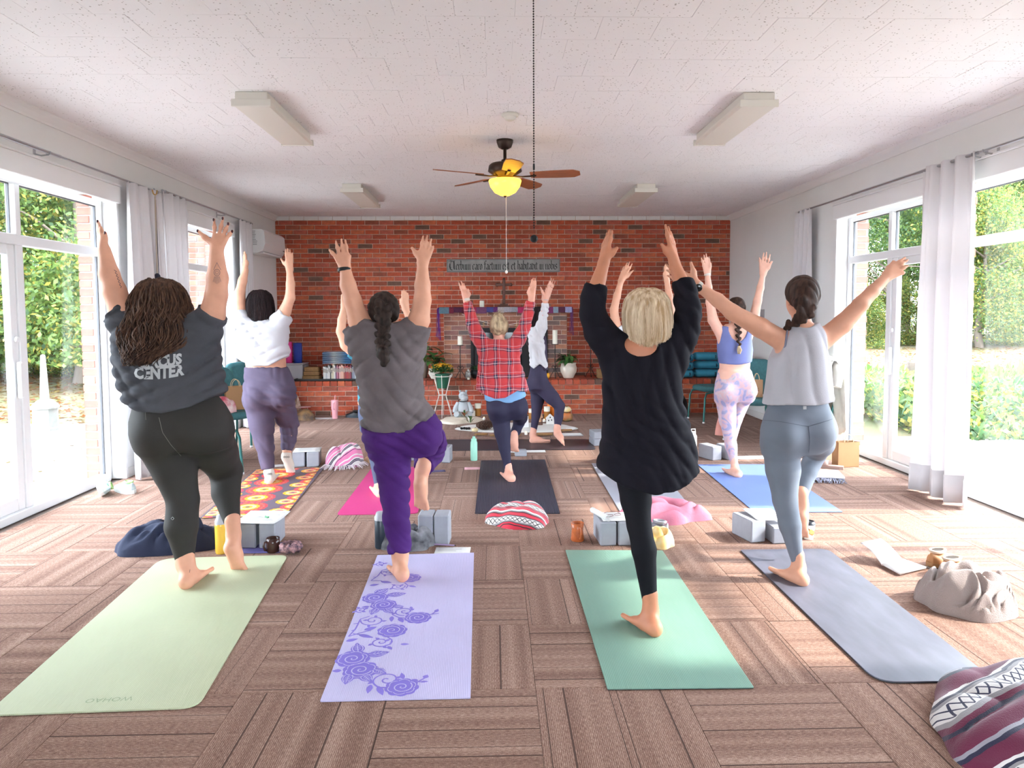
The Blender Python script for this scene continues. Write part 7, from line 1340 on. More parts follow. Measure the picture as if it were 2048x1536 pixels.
p.body += [ptab(p.rows([r_ for r_ in top if r_[0] < 760], -0.03)), pell(p.J(345, 790, 0.03), (0.19, 0.13, 0.14), 0.04), ptab(p.rows([r_ for r_ in hips if r_[0] > 820], -0.012))]+[pchain(p.C(q)) for q in (armL, armR)]+[pchain(p.C(q, -0.008)) for q in (legL, legR)]+[pchain([[*p.J(325, 668, 0.03), 0.062], [*p.J(322, 630, 0.05), 0.055]], 0.03)]
p.head((316, 612, 0.06), (0.05, 1, 0.12), 1.05)
thL, tipL = p.hand((208, 500, 0.02), [(195, 446, 0.10), (196, 443, 0.08), (198, 447, 0.06), (202, 455, 0.04)], (211, 466, 0.02)); thR, tipR = p.hand((433, 500, 0.02), [(428, 440, 0.05), (446, 437, 0.05), (457, 448, 0.05), (465, 463, 0.05)], (396, 462, 0.04))
p.stand((372, 1180), (412, 1150), (371, 1128, -0.06), 1.05, 1, 0.042, 0.245); h_ = p.J(451, 1094, 0.07); p.foot(h_, p.J(481, 1143, 0.14)+np.array([0, 0, -0.03]), p.J(467, 1068, 0.16), 1.1, 0.036)
p.body.append(pchain(p.C([(465, 1040, 0.16, 0.042), (467, 1070, 0.16, 0.035)]))); p.body.append(pchain(p.C([(370, 1105, -0.05, 0.044), (371, 1132, -0.06, 0.04)])))
p.make(S1)
M_nail = mat('nail_dark', (0.05, 0.005, 0.012), 0.2)
for t_ in tipR+[thR, thL, tipL[1]]: MB().sphere(t_-p.o+np.array([0, -0.006, 0.0]), (0.006, 0.005, 0.009), 8, 6).build('nail', M_nail, p.root)
TeeM = fabric('tee_charcoal', (0.085, 0.087, 0.10), 0.25, vscale=5)
sl = [pchain(p.C([(285, 690, 0.02, 0.10), (258, 650, 0.01, 0.088), (232, 624, 0.0, 0.078)]), 0.05, True), pchain(p.C([(388, 690, 0.02, 0.10), (408, 655, 0.01, 0.088), (425, 628, 0.0, 0.076)]), 0.05, True)]
tee, tb = p.garment('t_shirt', [ptab(p.rows(top), 0.05, 2.4)]+sl, TeeM, 0.0075, (p.hemclip([(235, 781), (262, 800), (300, 817), (350, 819), (400, 808), (450, 783)]),), folds(5, 0.013, 16, ((1, 0, 0.9), (-0.6, 0, 1), (0.2, 0, 1))))
LegM = fabric('legging_olive', (0.040, 0.037, 0.034), 0.1, 0.7, 0.05)
leg, lb = p.garment('leggings', [ptab(p.rows(hips), 0.05, 2.2), pell(p.J(318, 868, -0.04), (0.13, 0.13, 0.125), 0.05), pell(p.J(408, 858, -0.01), (0.135, 0.14, 0.125), 0.05)]+[pchain(p.C(q), 0.045, True) for q in (legL, legR)], LegM, 0.0078)
p.decal(lb, [(288, 790), (292, 840)], 0.0015, mat('stitch', (0.16, 0.15, 0.13), 0.8), 'seam', leg); p.decal(lb, [(318, 835), (325, 865), (342, 890), (362, 912)], 0.0022, MATS['stitch'], 'seam', leg); p.decal(lb, [(345, 1034), (348, 1037), (345, 1040), (342, 1037), (345, 1034)], 0.0016, mat('logo_grey', (0.5, 0.5, 0.5), 0.5), 'logo', leg)
def shirt_text(pers, bvh, parent, lines, m, curve=0.0):
    for s_, u0, v0, wpx, hpx, slant in lines:
        me = text_mesh(s_, 1.0, 0.05); n = len(me.vertices); co = np.zeros(n*3); me.vertices.foreach_get('co', co); co = co.reshape(-1, 3); mn, mx_ = co.min(0), co.max(0); q = (co-mn)/(mx_-mn+1e-9); out = []
        for a, b, _ in q:
            u = u0+a*wpx; v = v0-b*hpx*(1+0.25*math.sin(math.pi*a))+slant*a+curve*(1-(2*a-1)**2); d = Vector(ray(u, v)).normalized(); h = bvh.ray_cast(Vector(CAMP), d); out.append(np.array(h[0] if h[0] is not None else CAMP+np.array(d)*pers.y0)-np.array(d)*0.003-pers.o)
        me.vertices.foreach_set('co', np.array(out).ravel()); me.materials.clear(); me.materials.append(m); me.update(); put('lettering', me, parent)
M_print = mat('tee_print', (0.50, 0.51, 0.52), 0.8)
shirt_text(p, tb, tee, [('CIRCUS', 276, 735, 88, 21, -8), ('CENTER', 268, 757, 101, 22, -7)], M_print, 5)
# tattoos
Mt = mat('tattoo', (0.13, 0.09, 0.10), 0.6); A_ = np.linspace(0, 6.3, 16)
for r_ in (3, 6): p.decal(p.bbv, [(434+r_*math.cos(a), 545+r_*1.1*math.sin(a)) for a in A_], 0.0014, Mt, 'tattoo', p.bodyo, 0.0004)
p.decal(p.bbv, [(434, 525), (430, 533), (427, 540)], 0.0014, Mt, 'tattoo', p.bodyo, 0.0004); p.decal(p.bbv, [(434, 525), (438, 533), (442, 540)], 0.0014, Mt, 'tattoo', p.bodyo, 0.0004)
for k in range(7): p.decal(p.bbv, [(434+(k-3)*1.6, 553), (434+(k-3)*2.6, 568-abs(k-3)*1.5)], 0.0012, Mt, 'tattoo', p.bodyo, 0.0004)
for k in range(6): p.decal(p.bbv, [(228+k*2.2, 540+k*6), (233+k*2.0, 543+k*6), (230+k*2.2, 546+k*6)], 0.0022, Mt, 'tattoo', p.bodyo, 0.0004)
p.decal(p.bbv, [(380, 1139), (379, 1145)], 0.0014, Mt, 'tattoo', p.bodyo, 0.0004)
HB = hairmat('hair_brown', (0.060, 0.030, 0.020), (0.018, 0.010, 0.008)); hr = [(558, 300, 336, 0.05, 0.06), (564, 288, 352, 0.085, 0.06), (580, 278, 364, 0.115, 0.05), (610, 268, 374, 0.128, 0.03), (645, 258, 378, 0.12, 0.0), (678, 250, 370, 0.085, -0.08), (696, 250, 356, 0.06, -0.115), (712, 254, 325, 0.05, -0.125), (728, 260, 300, 0.04, -0.13)]
hg, _ = p.garment('hair', [ptab(p.rows(hr), 0.02, 2.0)], HB, 0.008, (), folds(9, 0.012, 38, ((1, 0, 0.15), (1, 0.3, -0.1), (0.3, 1, 0))))
strands(p.rows(hr), 460, 3, 0.022, 36, 0.0036, (math.pi*0.95, math.pi*2.05), (0.97, 1.14), 0.10, 0.03, p.o, nseg=20).build('hair_strands', hairmat('hair_brown_lighter', (0.15, 0.078, 0.050), (0.035, 0.018, 0.013)), hg)  # wavy locks in a lighter brown than the hair mass
# ---------------------------------------------------------------- woman in taupe tee and purple trousers
p = Person('person in taupe tee and purple trousers with a dark braid and wristband', 3.92, (800, 1163), 0.0058)
top = [(648, 735, 806, 0.09, 0.03), (662, 716, 826, 0.12, 0.03), (690, 703, 846, 0.14, 0.03), (720, 706, 846, 0.14, 0.03), (760, 716, 842, 0.135, 0.03), (800, 722, 848, 0.14, 0.02), (840, 725, 878, 0.15, 0.02), (868, 724, 888, 0.155, 0.02)]
hips = [(820, 728, 862, 0.13, 0.02), (850, 727, 876, 0.15, 0.02), (880, 733, 880, 0.145, 0.03), (905, 742, 868, 0.11, 0.04)]
armL = [(733, 690, 0.02, 0.062), (718, 640, 0.0, 0.058), (706, 602, -0.01, 0.047), (696, 570, 0.0, 0.042), (690, 535, 0.02, 0.029)]; armR = [(818, 690, 0.02, 0.062), (838, 640, 0.0, 0.058), (845, 600, -0.01, 0.047), (845, 570, 0.0, 0.042), (845, 528, 0.02, 0.029)]
legL = [(775, 875, 0.02, 0.112), (785, 930, 0.01, 0.098), (790, 990, 0.0, 0.078), (793, 1040, -0.03, 0.070), (800, 1104, -0.05, 0.062)]; legR = [(845, 865, 0.06, 0.108), (860, 885, 0.22, 0.095), (862, 905, 0.36, 0.075), (853, 918, 0.28, 0.066), (848, 934, 0.16, 0.055)]
p.body += [ptab(p.rows([r_ for r_ in top if r_[0] < 810], -0.02)), ptab(p.rows([r_ for r_ in hips if r_[0] > 840], -0.014))]+[pchain(p.C(q)) for q in (armL, armR)]+[pchain(p.C(q, -0.014)) for q in (legL, legR)]+[pchain([[*p.J(770, 672, 0.03), 0.055], [*p.J(769, 640, 0.05), 0.050]], 0.03)]
p.head((768, 626, 0.06), (0.05, 1, 0.15), 1.0); p.hand((690, 535, 0.02), [(659, 501, 0.03), (672, 484, 0.04), (683, 480, 0.05), (691, 482, 0.05)], (700, 512, 0.03)); p.hand((845, 527, 0.02), [(846, 474, 0.05), (854, 473, 0.05), (862, 480, 0.05), (866, 494, 0.05)], (824, 496, 0.04))
p.stand((806, 1166), (787, 1135), (800, 1118, -0.05), 1.0, -1, 0.036, 0.235); p.body.append(pchain(p.C([(800, 1090, -0.05, 0.044), (801, 1122, -0.05, 0.036)]))); p.foot(p.J(836, 962, 0.10), p.J(842, 1016, 0.13)+np.array([0, 0, -0.02]), p.J(843, 945, 0.17), 0.98, 0.034); p.body.append(pchain(p.C([(848, 925, 0.17, 0.042), (843, 948, 0.17, 0.034)])))
p.make(S1)
tee, tb = p.garment('t_shirt', [ptab(p.rows(top), 0.05, 2.3), pchain(p.C([(738, 695, 0.02, 0.085), (722, 672, 0.01, 0.078), (710, 650, 0.0, 0.072)]), 0.05, True), pchain(p.C([(812, 695, 0.02, 0.085), (826, 672, 0.01, 0.078), (836, 648, 0.0, 0.070)]), 0.05, True)], fabric('tee_taupe', (0.165, 0.135, 0.14), 0.25, vscale=9), 0.0075, (p.hemclip([(715, 852), (740, 862), (780, 864), (820, 856), (850, 842), (872, 826), (895, 822)]),), folds(15, 0.011, 20, ((1, 0, 1.0), (-0.9, 0, 1), (0.1, 0, 1))))
pant, pb = p.garment('trousers', [ptab(p.rows(hips), 0.05, 2.2), pell(p.J(770, 872, -0.03), (0.105, 0.12, 0.11), 0.05), pell(p.J(840, 868, 0.0), (0.11, 0.13, 0.11), 0.05)]+[pchain(p.C(q), 0.045, True) for q in (legL, legR)], fabric('trouser_purple', (0.070, 0.018, 0.145), 0.2, vscale=5), 0.0078, (p.hemclip([(715, 846), (740, 856), (780, 858), (820, 850), (850, 836), (872, 820), (895, 816)], False),), folds(16, 0.008, 18, ((1, 0, 1.4), (-0.4, 0, 1), (0.7, 0, 1))))
HD = hairmat('hair_dark', (0.050, 0.032, 0.026), (0.014, 0.009, 0.008)); c = p.hc
hair, _ = p.garment('hair', [pell(c+np.array([0, -0.012, 0.018]), (0.086, 0.105, 0.100), 0.02)]+braid_prims([p.J(768, 612, -0.055), p.J(766, 640, -0.08), p.J(765, 668, -0.10), p.J(766, 695, -0.15), p.J(767, 722, -0.17)], [0.036, 0.034, 0.030, 0.030, 0.022], 16)+[pchain(p.C([(767, 705, -0.165, 0.028), (768, 728, -0.175, 0.012)]))], HD, 0.0045, (), folds(17, 0.005, 60, ((1, 0, 0.3), (0.5, 0, 1), (1, 0, -0.6))), [pell(c+np.array([0, 0.085, -0.05]), (0.08, 0.10, 0.10))])
band(p, None, M_black, 'wristband', 0.034, p.J(689, 540, 0.018), p.J(690, 530, 0.02)-p.J(692, 552, 0.01), 0.010)
# ---------------------------------------------------------------- woman in black tunic with blonde bob
p = Person('person in black tunic and leggings with a blonde bob', 3.22, (1312, 1275), 0.0055)
S3 = skin('skin_tan', (0.62, 0.25, 0.14)); top = [(668, 1240, 1345, 0.09, 0.03), (690, 1218, 1362, 0.12, 0.03), (720, 1207, 1366, 0.13, 0.03), (760, 1208, 1362, 0.125, 0.03), (800, 1211, 1360, 0.13, 0.02), (850, 1206, 1376, 0.15, 0.04), (900, 1200, 1388, 0.18, 0.07), (940, 1195, 1394, 0.20, 0.08), (985, 1192, 1394, 0.20, 0.08)]
armL = [(1232, 705, 0.02, 0.060), (1200, 665, 0.0, 0.054), (1184, 625, -0.02, 0.044), (1190, 585, -0.01, 0.040), (1207, 528, 0.03, 0.026)]; armR = [(1346, 705, 0.02, 0.060), (1368, 665, 0.0, 0.054), (1377, 625, -0.02, 0.044), (1370, 585, -0.01, 0.040), (1349, 528, 0.03, 0.026)]
legL = [(1265, 940, 0.02, 0.085), (1272, 1000, 0.02, 0.070), (1278, 1050, 0.0, 0.055), (1288, 1100, -0.04, 0.055), (1300, 1206, -0.06, 0.033)]; legR = [(1320, 850, 0.05, 0.10), (1345, 890, 0.22, 0.085), (1362, 915, 0.36, 0.065), (1310, 930, 0.30, 0.05), (1275, 935, 0.22, 0.04)]
p.body += [ptab(p.rows([r_ for r_ in top if r_[0] < 860], -0.018)), pell(p.J(1290, 870, 0.03), (0.15, 0.11, 0.15), 0.05)]+[pchain(p.C(q)) for q in (armL, armR)]+[pchain(p.C(q, -0.006)) for q in (legL, legR)]+[pchain([[*p.J(1288, 705, 0.0), 0.060], [*p.J(1290, 665, 0.02), 0.052]], 0.04)]
p.head((1295, 632, 0.03), (0.0, 1, 0.1), 0.98); p.hand((1207, 526, 0.03), [(1208, 484, 0.09), (1214, 468, 0.08), (1219, 462, 0.06), (1224, 464, 0.04)], (1234, 496, 0.02)); p.hand((1349, 526, 0.03), [(1345, 478, 0.09), (1342, 466, 0.08), (1337, 456, 0.06), (1331, 452, 0.04)], (1323, 489, 0.02))
p.stand((1313, 1276), (1255, 1240), (1301, 1222, -0.06), 0.95, -1, 0.030, 0.225); p.body.append(pchain(p.C([(1300, 1190, -0.06, 0.034), (1302, 1228, -0.06, 0.030)]))); p.foot(p.J(1268, 920, 0.20), p.J(1262, 985, 0.25), p.J(1275, 925, 0.24), 0.9, 0.032)
p.make(S3)
BKn = fabric('tunic_black', (0.008, 0.007, 0.012), 0.0, 0.85, 0.08)
tun, tb = p.garment('tunic', [ptab(p.rows(top), 0.05, 2.2), pchain(p.C([(1235, 708, 0.02, 0.075), (1202, 668, 0.0, 0.066), (1184, 627, -0.02, 0.054), (1186, 600, -0.015, 0.050), (1192, 573, -0.005, 0.046)]), 0.04, True), pchain(p.C([(1343, 708, 0.02, 0.075), (1366, 668, 0.0, 0.066), (1377, 627, -0.02, 0.054), (1373, 600, -0.015, 0.050), (1366, 560, -0.005, 0.044)]), 0.04, True)], BKn, 0.0075, (p.hemclip([(1190, 940), (1215, 952), (1240, 966), (1300, 978), (1350, 970), (1395, 946)]),), folds(25, 0.010, 17, ((1, 0, 0.15), (0.9, 0, 0.5), (0.4, 0, 1))), [pell(p.J(1285, 690, -0.10), (0.075, 0.16, 0.052))])
lg, _ = p.garment('leggings', [pchain(p.C(q), 0.03, True) for q in (legL, legR)]+[pell(p.J(1290, 900, 0.03), (0.14, 0.11, 0.12), 0.05)], fabric('legging_black', (0.007, 0.007, 0.010), 0.0, 0.8, 0.05), 0.007)
HBl = hairmat('hair_blonde', (0.72, 0.53, 0.32), (0.38, 0.24, 0.12)); hr = [(577, 1275, 1312, 0.04, 0.03), (583, 1262, 1326, 0.075, 0.03), (600, 1250, 1337, 0.105, 0.03), (625, 1246, 1342, 0.112, 0.02), (655, 1247, 1344, 0.105, 0.01), (676, 1253, 1340, 0.095, 0.0), (690, 1262, 1330, 0.07, -0.01)]
hair, _ = p.garment('hair', [ptab(p.rows(hr, -0.004), 0.02, 2.0)], HBl, 0.006, (), folds(19, 0.007, 42, ((1, 0, 0.1), (1, 0.4, -0.05), (0.5, 1, 0))), [pell(p.hc+np.array([0, 0.10, -0.05]), (0.07, 0.09, 0.10))])
strands(p.rows(hr), 620, 5, 0.003, 14, 0.0017, (math.pi*0.9, math.pi*2.1), (0.97, 1.04), 0.035, 0.02, p.o).build('hair_strands', hairmat('hair_blonde_pale', (0.97, 0.82, 0.62), (0.56, 0.36, 0.19)), hair)  # strands in a paler blonde than the hair beneath
# ---------------------------------------------------------------- woman in grey tank with wide arms
p = Person('person in light grey tank and blue grey leggings with arms spread wide', 3.78, (1605, 1173), 0.0058)
S4 = skin('skin_peach', (0.70, 0.35, 0.23)); top = [(648, 1578, 1634, 0.07, 0.02), (662, 1570, 1642, 0.105, 0.02), (690, 1556, 1650, 0.125, 0.02), (720, 1543, 1654, 0.13, 0.02), (760, 1537, 1658, 0.128, 0.02), (800, 1531, 1664, 0.13, 0.02), (825, 1528, 1668, 0.13, 0.02)]
tor = [(650, 1572, 1640, 0.07, 0.02), (665, 1560, 1652, 0.095, 0.02), (690, 1552, 1652, 0.105, 0.02), (730, 1550, 1648, 0.105, 0.02), (770, 1552, 1643, 0.10, 0.02), (800, 1552, 1640, 0.10, 0.02)]
hips = [(802, 1541, 1652, 0.11, 0.02), (830, 1531, 1662, 0.125, 0.02), (860, 1525, 1668, 0.13, 0.02), (890, 1526, 1660, 0.12, 0.03), (905, 1530, 1640, 0.10, 0.03)]
armL = [(1562, 680, 0.02, 0.056), (1520, 655, 0.0, 0.052), (1465, 625, -0.02, 0.042), (1435, 600, 0.0, 0.036), (1396, 573, 0.03, 0.025)]; armR = [(1645, 680, 0.02, 0.056), (1685, 648, 0.0, 0.050), (1722, 608, -0.02, 0.040), (1745, 583, 0.0, 0.034), (1775, 552, 0.03, 0.025)]
legL = [(1562, 890, 0.02, 0.098), (1566, 940, 0.02, 0.090), (1570, 1000, 0.0, 0.064), (1580, 1050, -0.04, 0.057), (1596, 1128, -0.06, 0.030)]; legR = [(1630, 865, 0.06, 0.095), (1638, 885, 0.22, 0.085), (1632, 905, 0.38, 0.062), (1615, 945, 0.32, 0.052), (1603, 992, 0.24, 0.034)]
p.body += [ptab(p.rows(tor, -0.004)), ptab(p.rows([r_ for r_ in hips if r_[0] > 825], -0.012))]+[pchain(p.C(q)) for q in (armL, armR)]+[pchain(p.C(q, -0.006)) for q in (legL, legR)]+[pchain([[*p.J(1604, 660, 0.02), 0.050], [*p.J(1603, 622, 0.03), 0.046]], 0.04)]
p.head((1603, 594, 0.03), (-0.12, 1, 0.12), 0.98); p.hand((1396, 573, 0.03), [(1337, 552, 0.06), (1335, 541, 0.07), (1336, 532, 0.08), (1342, 528, 0.08)], (1382, 526, 0.05)); p.hand((1775, 551, 0.03), [(1807, 546, 0.02), (1815, 532, 0.03), (1814, 521, 0.05), (1809, 516, 0.06)], (1787, 523, 0.07))
p.stand((1608, 1174), (1557, 1152), (1598, 1135, -0.06), 0.95, -1, 0.030, 0.23); p.body.append(pchain(p.C([(1596, 1110, -0.06, 0.032), (1598, 1142, -0.06, 0.028)]))); p.foot(p.J(1604, 1028, 0.20), p.J(1602, 1066, 0.23)+np.array([0, 0, -0.03]), p.J(1604, 1008, 0.25), 0.92, 0.030); p.body.append(pchain(p.C([(1603, 985, 0.24, 0.034), (1604, 1012, 0.25, 0.030)])))
p.make(S4)
tank, tb = p.garment('tank_top', [ptab(p.rows(top), 0.04, 2.3)], fabric('tank_grey', (0.45, 0.43, 0.46), 0.08, vscale=6), 0.0072, (p.hemclip([(1520, 812), (1560, 806), (1620, 806), (1672, 798)]),), folds(35, 0.009, 13, ((1, 0, 0.35),)), [pell(p.J(1603, 640, 0.0), (0.062, 0.14, 0.045)), pell(p.J(1540, 688, 0.0), (0.060, 0.2, 0.075)), pell(p.J(1664, 690, 0.0), (0.058, 0.2, 0.075))])
M_bra = mat('bra_strap', (0.20, 0.20, 0.27), 0.7); p.decal(p.bbv, [(1575, 660), (1571, 690), (1565, 715)], 0.006, M_bra, 'bra_strap', p.root, 0.004); p.decal(p.bbv, [(1641, 660), (1648, 690), (1652, 712)], 0.006, M_bra, 'bra_strap', p.root, 0.004)
LG4 = fabric('legging_bluegrey', (0.165, 0.185, 0.225), 0.08, 0.7, 0.04)
lg, lb = p.garment('leggings', [ptab(p.rows(hips), 0.04, 2.1), pell(p.J(1565, 866, -0.035), (0.095, 0.11, 0.10), 0.045), pell(p.J(1632, 862, -0.005), (0.098, 0.115, 0.098), 0.045)]+[pchain(p.C(q), 0.04, True) for q in (legL, legR)], LG4, 0.0072)
Ms = mat('seam_dark_blue', (0.08, 0.09, 0.12), 0.8); p.decal(lb, [(1526, 840), (1560, 843), (1612, 852), (1618, 853)], 0.0016, Ms, 'seam', lg); p.decal(lb, [(1617, 852), (1620, 880), (1618, 905)], 0.0018, Ms, 'seam', lg); p.decal(lb, [(1665, 838), (1640, 846), (1617, 853)], 0.0016, Ms, 'seam', lg)
d_ = Vector(ray(1609, 815)).normalized(); h = lb.ray_cast(Vector(CAMP), d_)
if h[0] is not None: q = np.array(h[0])-p.o; MB().rbox((q[0]-0.009, q[1]-0.004, q[2]-0.01), (q[0]+0.009, q[1]+0.002, q[2]+0.008), 0.001).build('logo_tag', mat('tag_grey', (0.45, 0.45, 0.47), 0.6), lg)
c = p.hc; HC = hairmat('hair_chestnut', (0.070, 0.036, 0.026), (0.022, 0.012, 0.010)); hair, _ = p.garment('hair', [pell(c+np.array([0, -0.012, 0.018]), (0.086, 0.104, 0.098), 0.02), pell(p.J(1610, 605, -0.06), (0.060, 0.045, 0.055), 0.03)]+braid_prims([p.J(1614, 612, -0.085), p.J(1608, 630, -0.085), p.J(1592, 643, -0.06), p.J(1572, 655, -0.02)], [0.040, 0.034, 0.028, 0.02], 10), HC, 0.0048, (), folds(37, 0.0045, 55, ((1, 0, 0.5), (0.8, 0, 0.2), (0.3, 0.6, 0.2))), [pell(c+np.array([-0.01, 0.085, -0.05]), (0.085, 0.10, 0.10))])
t_ = p.J(1397, 574, 0.028); wb = band(p, None, mat('watch_band', (0.60, 0.56, 0.50), 0.6), 'watch_band', 0.029, t_, p.J(1390, 569, 0.03)-p.J(1405, 580, 0.02), 0.011)
n_ = p.J(1393, 571, 0.03)-t_; n_ /= np.linalg.norm(n_); dd = np.array([-0.25, -0.95, -0.2]); dd -= n_*(dd @ n_); dd /= np.linalg.norm(dd); wf_ = MB().lathe([(0.021, 0), (0.021, 0.008), (0.018, 0.010), (0, 0.010)], n=20).build('watch_face', mat('watch_black', (0.012, 0.012, 0.014), 0.15), p.root); wf_.location = t_+dd*0.029-p.o; wf_.rotation_euler = Vector(dd).to_track_quat('Z', 'Y').to_euler()
# ---------------------------------------------------------------- white cropped tee, purple joggers
p = Person('person in white cropped tee and grey purple joggers with a dark bob', 6.22, (540, 967), 0.0072)
S5 = skin('skin_light', (0.76, 0.41, 0.28)); top = [(638, 500, 543, 0.08, 0.03), (646, 486, 556, 0.11, 0.03), (662, 474, 572, 0.13, 0.03), (685, 474, 574, 0.13, 0.03), (705, 477, 578, 0.14, 0.03), (738, 478, 580, 0.14, 0.03)]; tor = [(640, 498, 545, 0.07, 0.03), (660, 485, 560, 0.10, 0.03), (700, 488, 570, 0.105, 0.03), (742, 494, 572, 0.11, 0.03)]
hips = [(734, 492, 573, 0.115, 0.03), (760, 489, 584, 0.135, 0.03), (785, 490, 588, 0.135, 0.03), (805, 496, 586, 0.115, 0.04)]
armL = [(492, 655, 0.03, 0.056), (481, 620, 0.0, 0.052), (480, 585, -0.01, 0.042), (485, 562, 0.0, 0.037), (491, 541, 0.02, 0.026)]; armR = [(556, 655, 0.03, 0.056), (570, 622, 0.0, 0.052), (580, 596, -0.01, 0.042), (581, 568, 0.0, 0.037), (579, 540, 0.02, 0.026)]
legL = [(515, 800, 0.03, 0.110), (524, 850, 0.02, 0.100), (530, 890, 0.0, 0.078), (536, 937, -0.03, 0.050)]; legR = [(562, 795, 0.07, 0.105), (573, 835, 0.22, 0.092), (579, 850, 0.28, 0.080), (577, 880, 0.24, 0.066), (574, 902, 0.20, 0.050)]
p.body += [ptab(p.rows(tor)), ptab(p.rows([r_ for r_ in hips if r_[0] > 750], -0.016))]+[pchain(p.C(q)) for q in (armL, armR)]+[pchain(p.C(q, -0.014)) for q in (legL, legR)]+[pchain([[*p.J(520, 650, 0.03), 0.052], [*p.J(520, 630, 0.04), 0.048]], 0.03)]
p.head((520, 614, 0.05), (0.0, 1, 0.1), 0.98); p.hand((490, 541, 0.02), [(488, 506, 0.10), (489, 504, 0.08), (490, 505, 0.06), (492, 509, 0.05)], (495, 522, 0.03)); p.hand((579, 539, 0.02), [(571, 500, 0.03), (575, 498, 0.04), (580, 500, 0.05), (585, 507, 0.06)], (562, 518, 0.04))
p.body.append(pchain(p.C([(537, 935, -0.04, 0.035), (538, 952, -0.05, 0.033)]))); p.body.append(pchain(p.C([(573, 902, 0.2, 0.035), (572, 918, 0.18, 0.033)]))); p.make(S5)
tee, tb = p.garment('cropped_tee', [ptab(p.rows(top), 0.05, 2.4), pchain(p.C([(498, 655, 0.03, 0.08), (484, 636, 0.0, 0.07), (478, 624, 0.0, 0.066)]), 0.05, True), pchain(p.C([(552, 655, 0.03, 0.08), (562, 640, 0.0, 0.072), (571, 630, 0.0, 0.068)]), 0.05, True)], fabric('tee_white', (0.64, 0.64, 0.68), 0.06), 0.0085, (p.hemclip([(470, 712), (490, 722), (515, 731), (545, 730), (565, 718), (585, 708)]),), folds(45, 0.012, 16, ((1, 0, 0.8), (-0.6, 0, 1), (0.2, 0, 1))))
JG = fabric('jogger_purple', (0.125, 0.100, 0.155), 0.15, vscale=6); jog, jb = p.garment('joggers', [ptab(p.rows(hips), 0.05, 2.2), pell(p.J(515, 793, -0.02), (0.11, 0.12, 0.12), 0.05), pell(p.J(562, 788, 0.01), (0.11, 0.13, 0.12), 0.05)]+[pchain(p.C(q), 0.045, True) for q in (legL, legR)], JG, 0.0085, (), folds(46, 0.009, 17, ((1, 0, 0.9), (0.2, 0, 1), (1, 0, 0.1))))
# socks
SK = mat('sock_cream', (0.74, 0.68, 0.60), 0.9); q = Person.__new__(Person); q.__dict__.update(p.__dict__); q.body = []
q.stand((541, 968), (556, 950), (538, 945, -0.05), 1.0, 1, 0.038, 0.24); q.body.append(pchain(p.C([(537, 940, -0.05, 0.040), (539, 952, -0.05, 0.038)]), 0.02, False, True)); o, sb = p.garment('sock', q.body, SK, 0.0075); q.body = []
q.foot(p.J(571, 926, 0.15), fl(578, 951, 0.01)+np.array([0.0, 0.06, 0.0]), p.J(573, 912, 0.19), 1.0, 0.038); q.body.append(pchain(p.C([(573, 906, 0.19, 0.040), (572, 916, 0.18, 0.038)]), 0.02, False, True)); o2, sb2 = p.garment('sock', q.body, SK, 0.0075)
for bv, oo, cx_, cy_ in ((sb, o, 538, 948), (sb2, o2, 573, 914)):
    for k in range(3): p.decal(bv, [(cx_-4+4*k+1.5*math.cos(a), cy_+1.5*math.sin(a)) for a in np.linspace(0, 6.3, 8)], 0.0025, M_black, 'sock_pattern', oo)
HK = hairmat('hair_black_brown', (0.035, 0.020, 0.022), (0.012, 0.008, 0.010)); hr = [(580, 508, 530, 0.04, 0.05), (586, 500, 540, 0.08, 0.05), (600, 494, 546, 0.105, 0.04), (620, 493, 548, 0.105, 0.03), (636, 496, 546, 0.09, 0.02), (645, 503, 540, 0.07, 0.0)]
hair, _ = p.garment('hair', [ptab(p.rows(hr, -0.003), 0.02, 2.0)], HK, 0.0075, (), folds(47, 0.007, 40, ((1, 0, 0.1), (1, 0.3, -0.1), (0.3, 1, 0))), [pell(p.hc+np.array([0, 0.10, -0.05]), (0.07, 0.09, 0.10))]); strands(p.rows(hr), 260, 8, 0.004, 16, 0.0024, (math.pi*0.9, math.pi*2.1), (0.97, 1.05), 0.05, 0.02, p.o, nseg=9).build('hair_strands', HK, hair)
# ---------------------------------------------------------------- person hidden behind the purple trousers
p = Person('grey haired person in teal top half hidden behind the taupe tee', 5.78, (757, 993), 0.0085)
top = [(672, 735, 795, 0.08, 0.03), (690, 716, 812, 0.11, 0.03), (730, 714, 812, 0.12, 0.03), (770, 716, 810, 0.12, 0.03), (806, 716, 812, 0.125, 0.03)]; hips = [(800, 717, 808, 0.115, 0.03), (830, 716, 812, 0.125, 0.03), (860, 722, 808, 0.11, 0.03)]
armL = [(720, 715, 0.03, 0.05), (692, 690, 0.0, 0.045), (682, 663, -0.02, 0.038), (684, 640, 0.0, 0.034), (689, 612, 0.02, 0.025)]; armR = [(806, 715, 0.03, 0.05), (822, 690, 0.0, 0.045), (826, 663, -0.02, 0.038), (820, 640, 0.0, 0.034), (811, 618, 0.02, 0.025)]
legL = [(745, 860, 0.03, 0.085), (752, 910, 0.0, 0.06), (758, 975, -0.03, 0.034)]; legR = [(790, 850, 0.08, 0.085), (798, 870, 0.36, 0.06), (790, 915, 0.25, 0.045), (788, 940, 0.2, 0.034)]
p.body += [ptab(p.rows(top, -0.012)), ptab(p.rows(hips, -0.01))]+[pchain(p.C(q_)) for q_ in (armL, armR)]+[pchain(p.C(q_, -0.006)) for q_ in (legL, legR)]+[pchain([[*p.J(764, 690, 0.03), 0.05], [*p.J(764, 665, 0.04), 0.046]], 0.03)]
